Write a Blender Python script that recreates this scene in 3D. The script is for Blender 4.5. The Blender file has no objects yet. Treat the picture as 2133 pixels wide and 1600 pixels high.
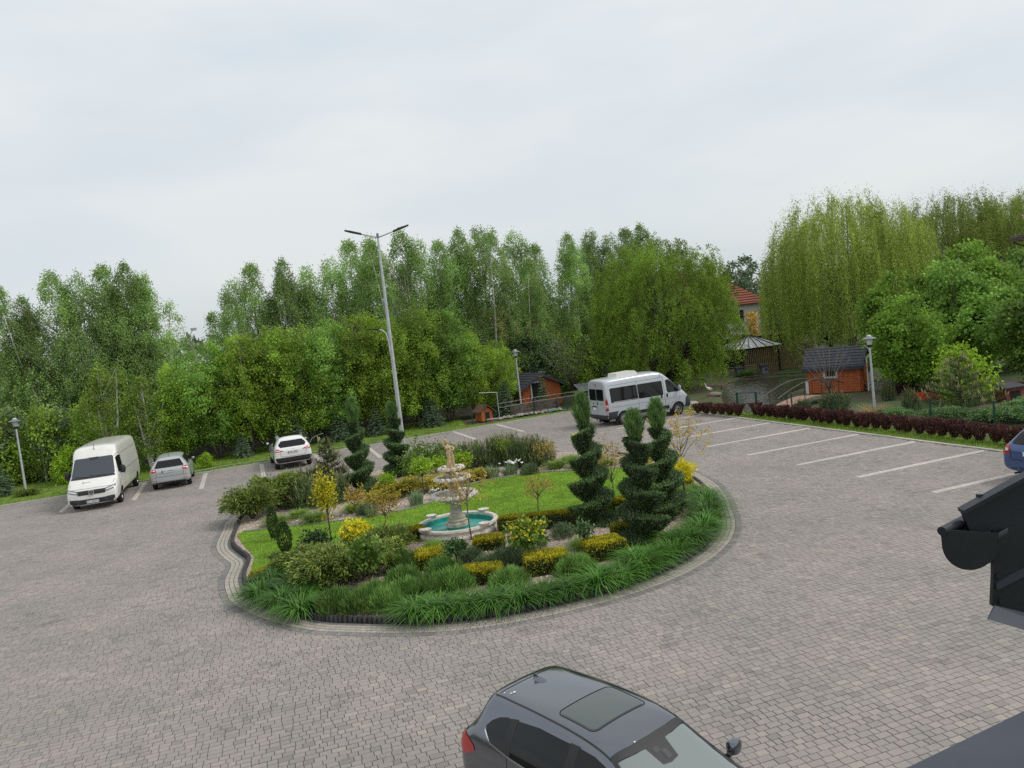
import bpy, bmesh, math, random
import numpy as np
from mathutils import Vector, Matrix
from mathutils.bvhtree import BVHTree
PI = math.pi
R = math.radians
rng = np.random.default_rng(7)
random.seed(7)
sc = bpy.context.scene
COL = sc.collection

# ------------------------------------------------------------------ camera
cam_d = bpy.data.cameras.new('camera')
cam = bpy.data.objects.new('camera', cam_d)
COL.objects.link(cam)
cam_d.sensor_fit = 'HORIZONTAL'
cam_d.sensor_width = 36.0
cam_d.lens = 27.43
cam_d.clip_start = 0.05
cam_d.clip_end = 6000
_r = Vector((0.99371435, -0.00784622, -0.11167014))
_u = Vector((0.11194545, 0.06964908, 0.99127051))
_f = Vector((0.0, 0.9975407, -0.07008964))
m = Matrix.Identity(4)
for i in range(3):
    m[i][0] = _r[i]; m[i][1] = _u[i]; m[i][2] = -_f[i]
m[0][3], m[1][3], m[2][3] = 0.0, 0.0, 5.618
cam.matrix_world = m
sc.camera = cam

# ------------------------------------------------------------------ world: overcast sky
SUN_EL, SUN_AZ = R(48), R(95)          # azimuth from +Y towards +X
w = bpy.data.worlds.new('World'); sc.world = w; w.use_nodes = True
nt = w.node_tree; nt.nodes.clear()
def N(nt, t, **k):
    n = nt.nodes.new(t)
    for a, b in k.items(): setattr(n, a, b)
    return n
out = N(nt, 'ShaderNodeOutputWorld')
sky = N(nt, 'ShaderNodeTexSky', sky_type='NISHITA', sun_disc=False, sun_elevation=SUN_EL, sun_rotation=SUN_AZ)
sky.dust_density = 2.5
bg1 = N(nt, 'ShaderNodeBackground'); bg1.inputs[1].default_value = 0.10
nt.links.new(sky.outputs[0], bg1.inputs[0])
tc = N(nt, 'ShaderNodeTexCoord')
mp = N(nt, 'ShaderNodeMapping'); mp.inputs['Scale'].default_value = (1.0, 1.0, 3.2)
nt.links.new(tc.outputs['Generated'], mp.inputs[0])
nz = N(nt, 'ShaderNodeTexNoise'); nz.inputs['Scale'].default_value = 1.9; nz.inputs['Detail'].default_value = 5; nz.inputs['Roughness'].default_value = 0.5
nt.links.new(mp.outputs[0], nz.inputs['Vector'])
cr = N(nt, 'ShaderNodeValToRGB')
cr.color_ramp.elements[0].position = 0.30; cr.color_ramp.elements[0].color = (0.545, 0.61, 0.665, 1)
cr.color_ramp.elements[1].position = 0.62; cr.color_ramp.elements[1].color = (0.69, 0.712, 0.705, 1)
nt.links.new(nz.outputs['Fac'], cr.inputs[0])
bg2 = N(nt, 'ShaderNodeBackground'); bg2.inputs[1].default_value = 1.0
nt.links.new(cr.outputs[0], bg2.inputs[0])
# the cloud sheet thins a little towards the horizon
sx = N(nt, 'ShaderNodeSeparateXYZ'); nt.links.new(tc.outputs['Generated'], sx.inputs[0])
mr = N(nt, 'ShaderNodeMapRange'); mr.inputs[1].default_value = 0.0; mr.inputs[2].default_value = 0.32; mr.inputs[3].default_value = 0.70; mr.inputs[4].default_value = 0.95
nt.links.new(sx.outputs[2], mr.inputs[0])
mx = N(nt, 'ShaderNodeMixShader')
nt.links.new(mr.outputs[0], mx.inputs[0]); nt.links.new(bg1.outputs[0], mx.inputs[1]); nt.links.new(bg2.outputs[0], mx.inputs[2])
nt.links.new(mx.outputs[0], out.inputs[0])

# ------------------------------------------------------------------ sun (soft, behind cloud)
sd = bpy.data.lights.new('sun', 'SUN'); sd.energy = 1.5; sd.angle = R(20); sd.color = (1.0, 0.95, 0.87)
sun = bpy.data.objects.new('sun', sd); COL.objects.link(sun)
sdir = Vector((math.sin(SUN_AZ)*math.cos(SUN_EL), math.cos(SUN_AZ)*math.cos(SUN_EL), math.sin(SUN_EL)))
sun.rotation_euler = sdir.to_track_quat('Z', 'Y').to_euler()
sun.location = (40, 10, 60)

vs = sc.view_settings
vs.view_transform = 'Standard'; vs.look = 'None'; vs.exposure = 0.32; vs.gamma = 1.0; vs.use_curve_mapping = False
sc.cycles.use_denoising = False
sc.cycles.max_bounces = 8; sc.cycles.transparent_max_bounces = 8

# ------------------------------------------------------------------ materials
M = {}
def mat(name, col, rough=0.6, metal=0.0, coat=0.0, spec=0.5, noise=0.0, nscale=8.0, bump=0.0, bscale=40.0, trans=0.0, emit=None):
    if name in M: return M[name]
    mt = bpy.data.materials.new(name); mt.use_nodes = True
    nt = mt.node_tree; b = nt.nodes['Principled BSDF']
    b.inputs['Base Color'].default_value = (*col, 1); b.inputs['Roughness'].default_value = rough
    b.inputs['Metallic'].default_value = metal; b.inputs['Specular IOR Level'].default_value = spec
    if coat: b.inputs['Coat Weight'].default_value = coat; b.inputs['Coat Roughness'].default_value = 0.05
    if trans: b.inputs['Transmission Weight'].default_value = trans
    tcn = N(nt, 'ShaderNodeTexCoord')
    if noise:
        n = N(nt, 'ShaderNodeTexNoise'); n.inputs['Scale'].default_value = nscale; n.inputs['Detail'].default_value = 6
        nt.links.new(tcn.outputs['Object'], n.inputs['Vector'])
        r_ = N(nt, 'ShaderNodeValToRGB')
        r_.color_ramp.elements[0].position = 0.3; r_.color_ramp.elements[1].position = 0.7
        r_.color_ramp.elements[0].color = (*[c*(1-noise) for c in col], 1); r_.color_ramp.elements[1].color = (*[min(1, c*(1+noise)) for c in col], 1)
        nt.links.new(n.outputs['Fac'], r_.inputs[0]); nt.links.new(r_.outputs[0], b.inputs['Base Color'])
    if bump:
        n = N(nt, 'ShaderNodeTexNoise'); n.inputs['Scale'].default_value = bscale; n.inputs['Detail'].default_value = 4
        nt.links.new(tcn.outputs['Object'], n.inputs['Vector'])
        bp = N(nt, 'ShaderNodeBump'); bp.inputs['Strength'].default_value = bump; bp.inputs['Distance'].default_value = 0.02
        nt.links.new(n.outputs['Fac'], bp.inputs['Height']); nt.links.new(bp.outputs[0], b.inputs['Normal'])
    M[name] = mt
    return mt

def fol(name, ca, cb, tr=0.25, rough=0.55, vs_=0.9, amt=0.3, stretch=None):
    """leaf material: each leaf its own tint between ca and cb, clumps lighter and darker"""
    if name in M: return M[name]
    ca = [min(.8, c*1.6) for c in ca]; cb = [min(.8, c*1.6) for c in cb]
    mt = bpy.data.materials.new(name); mt.use_nodes = True
    nt = mt.node_tree; b = nt.nodes['Principled BSDF']; o = nt.nodes['Material Output']
    g = N(nt, 'ShaderNodeNewGeometry')
    r_ = N(nt, 'ShaderNodeValToRGB'); r_.color_ramp.elements[0].color = (*ca, 1); r_.color_ramp.elements[1].color = (*cb, 1)
    nt.links.new(g.outputs['Random Per Island'], r_.inputs[0])
    n = N(nt, 'ShaderNodeTexNoise'); n.inputs['Scale'].default_value = vs_; n.inputs['Detail'].default_value = 3
    if stretch:
        mg = N(nt, 'ShaderNodeMapping'); mg.inputs['Scale'].default_value = stretch
        nt.links.new(g.outputs['Position'], mg.inputs[0]); nt.links.new(mg.outputs[0], n.inputs['Vector'])
    else: nt.links.new(g.outputs['Position'], n.inputs['Vector'])
    mp_ = N(nt, 'ShaderNodeMapRange'); mp_.inputs[1].default_value = 0.3; mp_.inputs[2].default_value = 0.7
    mp_.inputs[3].default_value = 1-amt; mp_.inputs[4].default_value = 1+amt
    nt.links.new(n.outputs['Fac'], mp_.inputs[0])
    oi = N(nt, 'ShaderNodeObjectInfo')
    mo = N(nt, 'ShaderNodeMapRange'); mo.inputs[3].default_value = 0.74; mo.inputs[4].default_value = 1.26
    nt.links.new(oi.outputs['Random'], mo.inputs[0])
    ml = N(nt, 'ShaderNodeMath', operation='MULTIPLY'); nt.links.new(mp_.outputs[0], ml.inputs[0]); nt.links.new(mo.outputs[0], ml.inputs[1])
    mxc = N(nt, 'ShaderNodeVectorMath', operation='SCALE')
    nt.links.new(r_.outputs[0], mxc.inputs[0]); nt.links.new(ml.outputs[0], mxc.inputs['Scale'])
    nt.links.new(mxc.outputs[0], b.inputs['Base Color'])
    b.inputs['Roughness'].default_value = rough; b.inputs['Specular IOR Level'].default_value = 0.3
    tl = N(nt, 'ShaderNodeBsdfTranslucent'); nt.links.new(mxc.outputs[0], tl.inputs[0])
    ms = N(nt, 'ShaderNodeMixShader'); ms.inputs[0].default_value = tr
    nt.links.new(b.outputs[0], ms.inputs[1]); nt.links.new(tl.outputs[0], ms.inputs[2]); nt.links.new(ms.outputs[0], o.inputs[0])
    M[name] = mt
    return mt

def stone(name, cols, rough=0.85, tint=True, bump=0.25):
    """pavers: every stone its own shade, stains across stones, gritty surface"""
    mt = bpy.data.materials.new(name); mt.use_nodes = True
    nt = mt.node_tree; b = nt.nodes['Principled BSDF']
    g = N(nt, 'ShaderNodeNewGeometry'); oi = N(nt, 'ShaderNodeObjectInfo')
    ad = N(nt, 'ShaderNodeMath', operation='ADD'); nt.links.new(g.outputs['Random Per Island'], ad.inputs[0]); nt.links.new(oi.outputs['Random'], ad.inputs[1])
    fr = N(nt, 'ShaderNodeMath', operation='FRACT'); nt.links.new(ad.outputs[0], fr.inputs[0])
    r_ = N(nt, 'ShaderNodeValToRGB'); el = r_.color_ramp.elements
    while len(el) < len(cols): el.new(0.5)
    for i, c in enumerate(cols): el[i].position = i/(len(cols)-1); el[i].color = (*c, 1)
    nt.links.new(fr.outputs[0], r_.inputs[0])
    n1 = N(nt, 'ShaderNodeTexNoise'); n1.inputs['Scale'].default_value = 0.45; n1.inputs['Detail'].default_value = 5
    n2 = N(nt, 'ShaderNodeTexNoise'); n2.inputs['Scale'].default_value = 22; n2.inputs['Detail'].default_value = 5
    for n in (n1, n2): nt.links.new(g.outputs['Position'], n.inputs['Vector'])
    ra = N(nt, 'ShaderNodeValToRGB'); ra.color_ramp.elements[0].position = .3; ra.color_ramp.elements[1].position = .7
    ra.color_ramp.elements[0].color = (.86, .88, .85, 1); ra.color_ramp.elements[1].color = (1.10, 1.06, 1.055, 1)
    nt.links.new(n1.outputs['Fac'], ra.inputs[0])
    rb = N(nt, 'ShaderNodeValToRGB'); rb.color_ramp.elements[0].position = .3; rb.color_ramp.elements[1].position = .72
    rb.color_ramp.elements[0].color = (.93, .93, .93, 1); rb.color_ramp.elements[1].color = (1.06, 1.06, 1.06, 1)
    nt.links.new(n2.outputs['Fac'], rb.inputs[0])
    m1 = N(nt, 'ShaderNodeVectorMath', operation='MULTIPLY'); nt.links.new(r_.outputs[0], m1.inputs[0]); nt.links.new(ra.outputs[0], m1.inputs[1])
    m2 = N(nt, 'ShaderNodeVectorMath', operation='MULTIPLY'); nt.links.new(m1.outputs[0], m2.inputs[0]); nt.links.new(rb.outputs[0], m2.inputs[1])
    n4 = N(nt, 'ShaderNodeTexNoise'); n4.inputs['Scale'].default_value = 1.1; n4.inputs['Detail'].default_value = 7; n4.inputs['Roughness'].default_value = .62
    nt.links.new(g.outputs['Position'], n4.inputs['Vector'])
    rc = N(nt, 'ShaderNodeValToRGB'); rc.color_ramp.elements[0].position = .60; rc.color_ramp.elements[1].position = .74
    rc.color_ramp.elements[0].color = (1, 1, 1, 1); rc.color_ramp.elements[1].color = (.66, .65, .63, 1)
    nt.links.new(n4.outputs['Fac'], rc.inputs[0])
    m3 = N(nt, 'ShaderNodeVectorMath', operation='MULTIPLY'); nt.links.new(m2.outputs[0], m3.inputs[0]); nt.links.new(rc.outputs[0], m3.inputs[1])
    nt.links.new(m3.outputs[0], b.inputs['Base Color'])
    b.inputs['Roughness'].default_value = rough; b.inputs['Specular IOR Level'].default_value = 0.3
    n3 = N(nt, 'ShaderNodeTexNoise'); n3.inputs['Scale'].default_value = 60; n3.inputs['Detail'].default_value = 3
    nt.links.new(g.outputs['Position'], n3.inputs['Vector'])
    bp = N(nt, 'ShaderNodeBump'); bp.inputs['Strength'].default_value = bump; bp.inputs['Distance'].default_value = 0.01
    nt.links.new(n3.outputs['Fac'], bp.inputs['Height']); nt.links.new(bp.outputs[0], b.inputs['Normal'])
    M[name] = mt
    return mt

PAVER = stone('paver_stone', [(0.232,0.215,0.206),(0.284,0.260,0.248),(0.304,0.273,0.264),(0.273,0.256,0.241),(0.319,0.286,0.271),(0.284,0.260,0.253),(0.348,0.314,0.283)])
LIGHTP = stone('pale_paver', [(.37,.34,.30),(.42,.39,.345),(.34,.315,.28),(.40,.37,.33)])
LINEP = stone('pale_line_paver', [(.50,.47,.43),(.56,.53,.49),(.47,.44,.405),(.53,.50,.46)])
DARKP = stone('dark_paver', [(.17,.165,.165),(.21,.20,.20),(.25,.235,.23),(.20,.19,.185)])
PALIS = stone('palisade_concrete', [(.045,.045,.048),(.065,.063,.065),(.085,.083,.083)])
KERBM = stone('kerb_concrete', [(.42,.40,.37),(.47,.45,.42),(.38,.37,.35)])
PEBBLE = stone('pale_pebble', [(.46,.37,.30),(.62,.54,.47),(.72,.67,.61),(.54,.45,.38),(.38,.31,.26)])

# ------------------------------------------------------------------ mesh helpers
class MB:
    def __init__(s): s.v = []; s.f = []; s.m = []
    def add(s, vs, fs, mi=0):
        o = len(s.v); s.v += [tuple(x) for x in vs]; s.f += [tuple(i+o for i in f) for f in fs]; s.m += [mi]*len(fs); return s
    def box(s, c, d, mi=0, rz=0.0, mtx=None):
        hx, hy, hz = d[0]/2, d[1]/2, d[2]/2
        p = [Vector((x*hx, y*hy, z*hz)) for z in (-1, 1) for y in (-1, 1) for x in (-1, 1)]
        if mtx is not None: p = [mtx @ q for q in p]
        elif rz: p = [Matrix.Rotation(rz, 3, 'Z') @ q for q in p]
        c = Vector(c)
        return s.add([q+c for q in p], [(0,2,3,1),(4,5,7,6),(0,1,5,4),(2,6,7,3),(0,4,6,2),(1,3,7,5)], mi)
    def prism(s, poly, d, mi=0):
        """polygon (list of 3-D points) swept by vector d"""
        n = len(poly); p = [Vector(q) for q in poly]; d = Vector(d)
        vs = p + [q+d for q in p]
        return s.add(vs, [tuple(range(n-1, -1, -1)), tuple(range(n, 2*n))] + [(i, (i+1) % n, n+(i+1) % n, n+i) for i in range(n)], mi)
    def bar(s, a, b, wd, hg=None, mi=0):
        a = Vector(a); b = Vector(b); hg = hg or wd; d = (b-a); L = d.length
        q = d.to_track_quat('X', 'Z').to_matrix()
        return s.box((a+b)/2, (L, wd, hg), mi, mtx=q)
    def tube(s, path, rad, n=8, mi=0, cap=True):
        path = [Vector(q) for q in path]; k = len(path)
        if not hasattr(rad, '__len__'): rad = [rad]*k
        vs = []; prev = None
        for i, q in enumerate(path):
            t = (path[min(i+1, k-1)]-path[max(i-1, 0)]).normalized()
            if prev is None:
                a = t.orthogonal().normalized()
            else:
                a = (prev-t*prev.dot(t))
                a = a.normalized() if a.length > 1e-6 else t.orthogonal().normalized()
            prev = a; bb = t.cross(a)
            for j in range(n):
                th = 2*PI*j/n; vs.append(q+(a*math.cos(th)+bb*math.sin(th))*rad[i])
        fs = [(i*n+j, i*n+(j+1) % n, (i+1)*n+(j+1) % n, (i+1)*n+j) for i in range(k-1) for j in range(n)]
        if cap: fs += [tuple(range(n-1, -1, -1)), tuple(range((k-1)*n, k*n))]
        return s.add(vs, fs, mi)
    def lathe(s, prof, n=24, c=(0,0,0), mi=0, fn=None, cap=True, axis='Z'):
        vs = []; k = len(prof)
        for i, (r_, z) in enumerate(prof):
            for j in range(n):
                th = 2*PI*j/n; rr = r_*(fn(th, i) if fn else 1.0)
                x, y = rr*math.cos(th), rr*math.sin(th)
                if axis == 'Z': q = (c[0]+x, c[1]+y, c[2]+z)
                elif axis == 'Y': q = (c[0]+x, c[1]+z, c[2]+y)
                else: q = (c[0]+z, c[1]+x, c[2]+y)
                vs.append(q)
        fs = [(i*n+j, i*n+(j+1) % n, (i+1)*n+(j+1) % n, (i+1)*n+j) for i in range(k-1) for j in range(n)]
        if cap: fs += [tuple(range(n-1, -1, -1)), tuple(range((k-1)*n, k*n))]
        return s.add(vs, fs, mi)
    def build(s, name, mats, parent=None, smooth=False, loc=None):
        me = bpy.data.meshes.new(name); me.from_pydata(s.v, [], s.f)
        for q in (mats if isinstance(mats, (list, tuple)) else [mats]): me.materials.append(q)
        if s.m and max(s.m) > 0: me.polygons.foreach_set('material_index', s.m)
        if smooth:
            me.polygons.foreach_set('use_smooth', [True]*len(s.f))
        bm = bmesh.new(); bm.from_mesh(me); bmesh.ops.recalc_face_normals(bm, faces=bm.faces)
        if smooth:
            for e in bm.edges:
                if len(e.link_faces) == 2 and e.calc_face_angle(0) > R(40): e.smooth = False
        bm.to_mesh(me); bm.free()
        return link(name, me, parent, loc)

def link(name, me, parent=None, loc=None, rz=None):
    o = bpy.data.objects.new(name, me); COL.objects.link(o)
    if parent is not None: o.parent = parent
    if loc is not None: o.location = loc
    if rz is not None: o.rotation_euler = (0, 0, rz)
    return o
def tag(o, label=None, cat=None, group=None, kind=None):
    if label: o['label'] = label
    if cat: o['category'] = cat
    if group: o['group'] = group
    if kind: o['kind'] = kind
    return o
def root(name, label, cat, loc=(0,0,0), rz=0.0, group=None, s=1.0):
    o = bpy.data.objects.new(name, None); COL.objects.link(o); o.location = loc; o.rotation_euler = (0, 0, rz)
    o.scale = s if hasattr(s, '__len__') else (s, s, s); o.empty_display_size = 0.2
    return tag(o, label, cat, group)
def copy_thing(src, label, loc, rz=0.0, s=1.0, group=None):
    c = src.copy(); COL.objects.link(c); c['label'] = label
    if group: c['group'] = group
    c.location = loc; c.rotation_euler = (0, 0, rz); c.scale = s if hasattr(s, '__len__') else (s, s, s)
    for ch in src.children:
        d = ch.copy(); COL.objects.link(d); d.parent = c
        for g in ch.children:
            e = g.copy(); COL.objects.link(e); e.parent = d
    return c
ORD = ['first','second','third','fourth','fifth','sixth','seventh','eighth','ninth','tenth','eleventh','twelfth','thirteenth','fourteenth','fifteenth','sixteenth','seventeenth','eighteenth','nineteenth','twentieth'] + \
      ['twenty-'+q for q in ('first','second','third','fourth','fifth','sixth','seventh','eighth','ninth')] + ['thirtieth'] + ['thirty-'+q for q in ('first','second','third','fourth','fifth','sixth','seventh','eighth','ninth')]

def np_mesh(name, V, quads=None, tris=None, mats=(), smooth=False, midx=None):
    me = bpy.data.meshes.new(name)
    V = np.asarray(V, np.float32).reshape(-1, 3)
    nq = 0 if quads is None else len(quads); ntri = 0 if tris is None else len(tris)
    me.vertices.add(len(V)); me.vertices.foreach_set('co', V.ravel())
    loops = []
    if nq: loops.append(np.asarray(quads, np.int32).ravel())
    if ntri: loops.append(np.asarray(tris, np.int32).ravel())
    loops = np.concatenate(loops); me.loops.add(len(loops)); me.loops.foreach_set('vertex_index', loops)
    st = np.concatenate([np.arange(nq)*4, nq*4+np.arange(ntri)*3]).astype(np.int32)
    me.polygons.add(nq+ntri); me.polygons.foreach_set('loop_start', st)
    if midx is not None: me.polygons.foreach_set('material_index', np.asarray(midx, np.int32))
    me.polygons.foreach_set('use_smooth', np.full(nq+ntri, bool(smooth)))
    me.update(calc_edges=True)
    for q in mats: me.materials.append(q)
    return me
def unit(a): return a/np.maximum(np.linalg.norm(a, axis=-1, keepdims=True), 1e-9)
def rnd_unit(n): return unit(rng.normal(size=(n, 3)))
def leaf_V(P, D, L, Wd, nrm=None):
    """rhombic leaves: P base points, D directions, length L, width Wd"""
    n = len(P); D = unit(D)
    if nrm is None: nrm = rnd_unit(n)
    S = unit(np.cross(D, nrm)); L = np.broadcast_to(L, (n,))[:, None]; Wd = np.broadcast_to(Wd, (n,))[:, None]
    a = P; b = P+D*L*0.45+S*Wd*0.5; c = P+D*L; d = P+D*L*0.45-S*Wd*0.5
    return np.stack([a, b, c, d], 1).reshape(-1, 3)
def leaf_mesh(name, parts, mats):
    """parts: list of (V from leaf_V, material index)"""
    V = np.concatenate([q[0] for q in parts]); n = len(V)//4
    mi = np.concatenate([np.full(len(q[0])//4, q[1]) for q in parts])
    return np_mesh(name, V, quads=np.arange(n*4).reshape(-1, 4), mats=mats, midx=mi)
def blades(base, az, L, lean, droop, wd, seg=5):
    """arching grass blades -> V, quads"""
    n = len(base); t = np.linspace(0, 1, seg+1)[None, :, None]
    o = np.stack([np.cos(az), np.sin(az), np.zeros(n)], 1)[:, None, :]; s = np.stack([-np.sin(az), np.cos(az), np.zeros(n)], 1)[:, None, :]
    L = L[:, None, None]; lean = lean[:, None, None]; droop = droop[:, None, None]
    hor = L*(lean*t+droop*0.55*t**2); ver = L*(np.sqrt(np.maximum(0.05, 1-lean**2))*t-droop*0.62*t**2.4)
    C = base[:, None, :]+o*hor+np.array([0, 0, 1.0])*ver
    wv = (wd[:, None, None] if hasattr(wd, '__len__') else wd)*(1-0.96*t**2.2)*0.5
    A = C+s*wv; B = C-s*wv
    V = np.stack([A, B], 2).reshape(-1, 3)
    k = (seg+1)*2; i0 = (np.arange(n)*k)[:, None]+(np.arange(seg)*2)[None, :]
    q = np.stack([i0, i0+1, i0+3, i0+2], -1).reshape(-1, 4)
    return V, q
def inpoly(P, poly):
    P = np.asarray(P); x, y = P[:, 0], P[:, 1]; c = np.zeros(len(P), bool); n = len(poly)
    for i in range(n):
        x1, y1 = poly[i]; x2, y2 = poly[(i+1) % n]
        cond = ((y1 > y) != (y2 > y)) & (x < (x2-x1)*(y-y1)/((y2-y1) or 1e-9)+x1)
        c ^= cond
    return c
def spline(pts, n, closed=True):
    p = np.array(pts, float); k = len(p); res = []
    for i in range(k if closed else k-1):
        a, b, c, d = (p[(i-1) % k], p[i], p[(i+1) % k], p[(i+2) % k]) if closed else (p[max(i-1, 0)], p[i], p[i+1], p[min(i+2, k-1)])
        for t in np.linspace(0, 1, n, endpoint=False):
            res.append(0.5*((2*b)+(-a+c)*t+(2*a-5*b+4*c-d)*t*t+(-a+3*b-3*c+d)*t**3))
    if not closed: res.append(p[-1])
    return np.array(res)
def offset_poly(p, d):
    """offset closed ccw/cw polyline outwards by d"""
    t = unit(np.roll(p, -1, 0)-np.roll(p, 1, 0)); nrm = np.stack([t[:, 1], -t[:, 0]], 1)
    ar = np.sum(p[:, 0]*np.roll(p[:, 1], -1)-np.roll(p[:, 0], -1)*p[:, 1])
    return p+nrm*d*(1 if ar > 0 else -1)
def resample(p, step, closed=True):
    q = np.vstack([p, p[:1]]) if closed else p
    sl = np.concatenate([[0], np.cumsum(np.linalg.norm(np.diff(q, axis=0), axis=1))]); n = max(2, int(round(sl[-1]/step)))
    s = np.linspace(0, sl[-1], n+(0 if closed else 1), endpoint=not closed)
    return np.stack([np.interp(s, sl, q[:, 0]), np.interp(s, sl, q[:, 1])], 1)
# ================================================================== SETTING
def kerb_y(x): return 36.57+(x+24.69)*0.4434
def kerb_x(y): return 9.61+(42.55-y)*0.3139
POND = spline([(11.9,41.2),(12.5,46),(13.9,51.5),(16,56.5),(18,58.6),(21,57.2),(24.5,54),(24.5,50.5),(19.5,49.3),(16.6,47.2),(15.4,43.4),(15.0,40.6),(13.4,39.8)], 6)
def pond_dist(P):
    d = np.full(len(P), 1e9)
    for i in range(len(POND)):
        a = POND[i]; b = POND[(i+1) % len(POND)]; ab = b-a
        t = np.clip(((P-a)@ab)/(ab@ab), 0, 1); d = np.minimum(d, np.linalg.norm(P-(a+t[:, None]*ab), axis=1))
    return np.where(inpoly(P, POND), -d, d)

gx = np.concatenate([[-3000,-1200,-500,-220,-120,-80], np.arange(-60, 8, 4.0), np.arange(8, 30, 0.5), np.arange(30, 61, 4.0), [80,120,220,500,1200,3000]])
gy = np.concatenate([[-300,-60,0,10,20,30], np.arange(36, 64, 0.5), np.arange(64, 121, 5.0), [160,240,400,900,2000,4500]])
GX, GY = np.meshgrid(gx, gy, indexing='ij'); P2 = np.stack([GX.ravel(), GY.ravel()], 1)
pd = pond_dist(P2)
GZ = np.where(pd < 0.4, -0.03-0.75*np.clip((0.4-pd)/1.6, 0, 1), -0.03)
GZ = GZ+np.where((P2[:, 1] > 40) & (pd > 0.8) & (np.abs(P2[:, 0]) < 100), rng.uniform(-0.02, 0.02, len(P2)), 0)
ii = (np.arange(len(gx)-1)[:, None]*len(gy)+np.arange(len(gy)-1)[None, :]).ravel()
gm = bpy.data.materials.new('earth_and_grass'); gm.use_nodes = True
nt = gm.node_tree; b = nt.nodes['Principled BSDF']; g = N(nt, 'ShaderNodeNewGeometry')
n1 = N(nt, 'ShaderNodeTexNoise'); n1.inputs['Scale'].default_value = 0.35; n1.inputs['Detail'].default_value = 8
n2 = N(nt, 'ShaderNodeTexNoise'); n2.inputs['Scale'].default_value = 9; n2.inputs['Detail'].default_value = 6
for n in (n1, n2): nt.links.new(g.outputs['Position'], n.inputs['Vector'])
r1 = N(nt, 'ShaderNodeValToRGB'); r1.color_ramp.elements[0].color = (.10,.075,.05,1); r1.color_ramp.elements[1].color = (.055,.085,.022,1)
r1.color_ramp.elements[0].position = .44; r1.color_ramp.elements[1].position = .56
nt.links.new(n1.outputs['Fac'], r1.inputs[0])
r2 = N(nt, 'ShaderNodeValToRGB'); r2.color_ramp.elements[0].color = (.6,.6,.6,1); r2.color_ramp.elements[1].color = (1.4,1.4,1.4,1)
nt.links.new(n2.outputs['Fac'], r2.inputs[0])
mm = N(nt, 'ShaderNodeVectorMath', operation='MULTIPLY'); nt.links.new(r1.outputs[0], mm.inputs[0]); nt.links.new(r2.outputs[0], mm.inputs[1])
nt.links.new(mm.outputs[0], b.inputs['Base Color']); b.inputs['Roughness'].default_value = .95
tag(link('ground', np_mesh('ground', np.stack([P2[:, 0], P2[:, 1], GZ], 1), quads=np.stack([ii, ii+len(gy), ii+len(gy)+1, ii+1], 1), mats=[gm])), kind='structure')

# pond water
wm = mat('pond_water', (.022,.022,.012), rough=.04, spec=.6)
nt = wm.node_tree; b = nt.nodes['Principled BSDF']; g = N(nt, 'ShaderNodeNewGeometry')
n1 = N(nt, 'ShaderNodeTexNoise'); n1.inputs['Scale'].default_value = 2.2; n1.inputs['Detail'].default_value = 3
mpp = N(nt, 'ShaderNodeMapping'); mpp.inputs['Scale'].default_value = (1, 2.2, 1); nt.links.new(g.outputs['Position'], mpp.inputs[0])
nt.links.new(mpp.outputs[0], n1.inputs['Vector'])
bp = N(nt, 'ShaderNodeBump'); bp.inputs['Strength'].default_value = .55; bp.inputs['Distance'].default_value = .12
nt.links.new(n1.outputs['Fac'], bp.inputs['Height']); nt.links.new(bp.outputs[0], b.inputs['Normal'])
o = MB().add([(q[0], q[1], -0.16) for q in offset_poly(POND, 0.9)], [tuple(range(len(POND)))]).build('water', wm); tag(o, kind='structure')

# ------------------------------------------------------------------ paved lot
ISL = spline([(-9.7,25.75),(-9.29,24.15),(-8.92,23.2),(-8.36,22.25),(-7.90,21.48),(-7.58,20.18),(-7.40,19.6),(-7.06,18.82),(-6.67,18.09),(-5.7,16.95),(-4.52,15.97),(-3.66,15.58),(-2.44,15.19),(-1.4,15.05),(-0.16,15.2),(1.1,15.6),(2.24,16.18),(3.1,16.85),(3.85,17.7),(4.45,18.7),(4.9,19.9),(5.2,21.3),(5.5,22.9),(5.65,24.9),(5.3,28),(4.4,30.9),(2.6,33.1),(0.3,34.1),(-2.5,34.6),(-5.6,34.5),(-8,32.9),(-9.6,30.1),(-10.1,27.6)], 10)
ISL = resample(ISL, 0.06)
EA = R(17.0); e1 = np.array([math.cos(EA), math.sin(EA)]); e2 = np.array([-math.sin(EA), math.cos(EA)])
LOT = [(-34, kerb_y(-34)), (7.0, kerb_y(7.0)), (kerb_x(50.5), 50.5), (kerb_x(4), 4.0), (-34, 4.0)]
sub = mat('joint_sand', (.06,.055,.047), rough=.95, noise=.3, nscale=30)
o = MB().add([(x, y, -0.007) for x, y in LOT], [tuple(range(5))]).build('pavement', sub); tag(o, kind='structure'); pavement = o
band_out = offset_poly(ISL, 0.53)
bo = resample(band_out, 0.3)
PITCH = 0.123; LENS = np.array([0.105, 0.145, 0.17, 0.205]); JW = 0.0095
us, vs_, ls = [], [], []
for j in range(-260, 420):
    n = 420; k = rng.choice(4, size=n, p=[.22,.26,.3,.22]); L = LENS[k]; u0 = np.cumsum(L)-L-28.0+rng.uniform(0, .2)
    v0 = j*PITCH
    x = (u0+L/2)*e1[0]+v0*e2[0]; y = (u0+L/2)*e1[1]+v0*e2[1]
    ok = (y > 5.5) & (y < kerb_y(x)-.10) & (x < kerb_x(y)-.10) & (np.abs(x+.02*y) < .76*y+1.2)
    us.append(u0[ok]); vs_.append(np.full(ok.sum(), v0)); ls.append(k[ok])
us = np.concatenate(us); vs_ = np.concatenate(vs_); ls = np.concatenate(ls)
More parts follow.
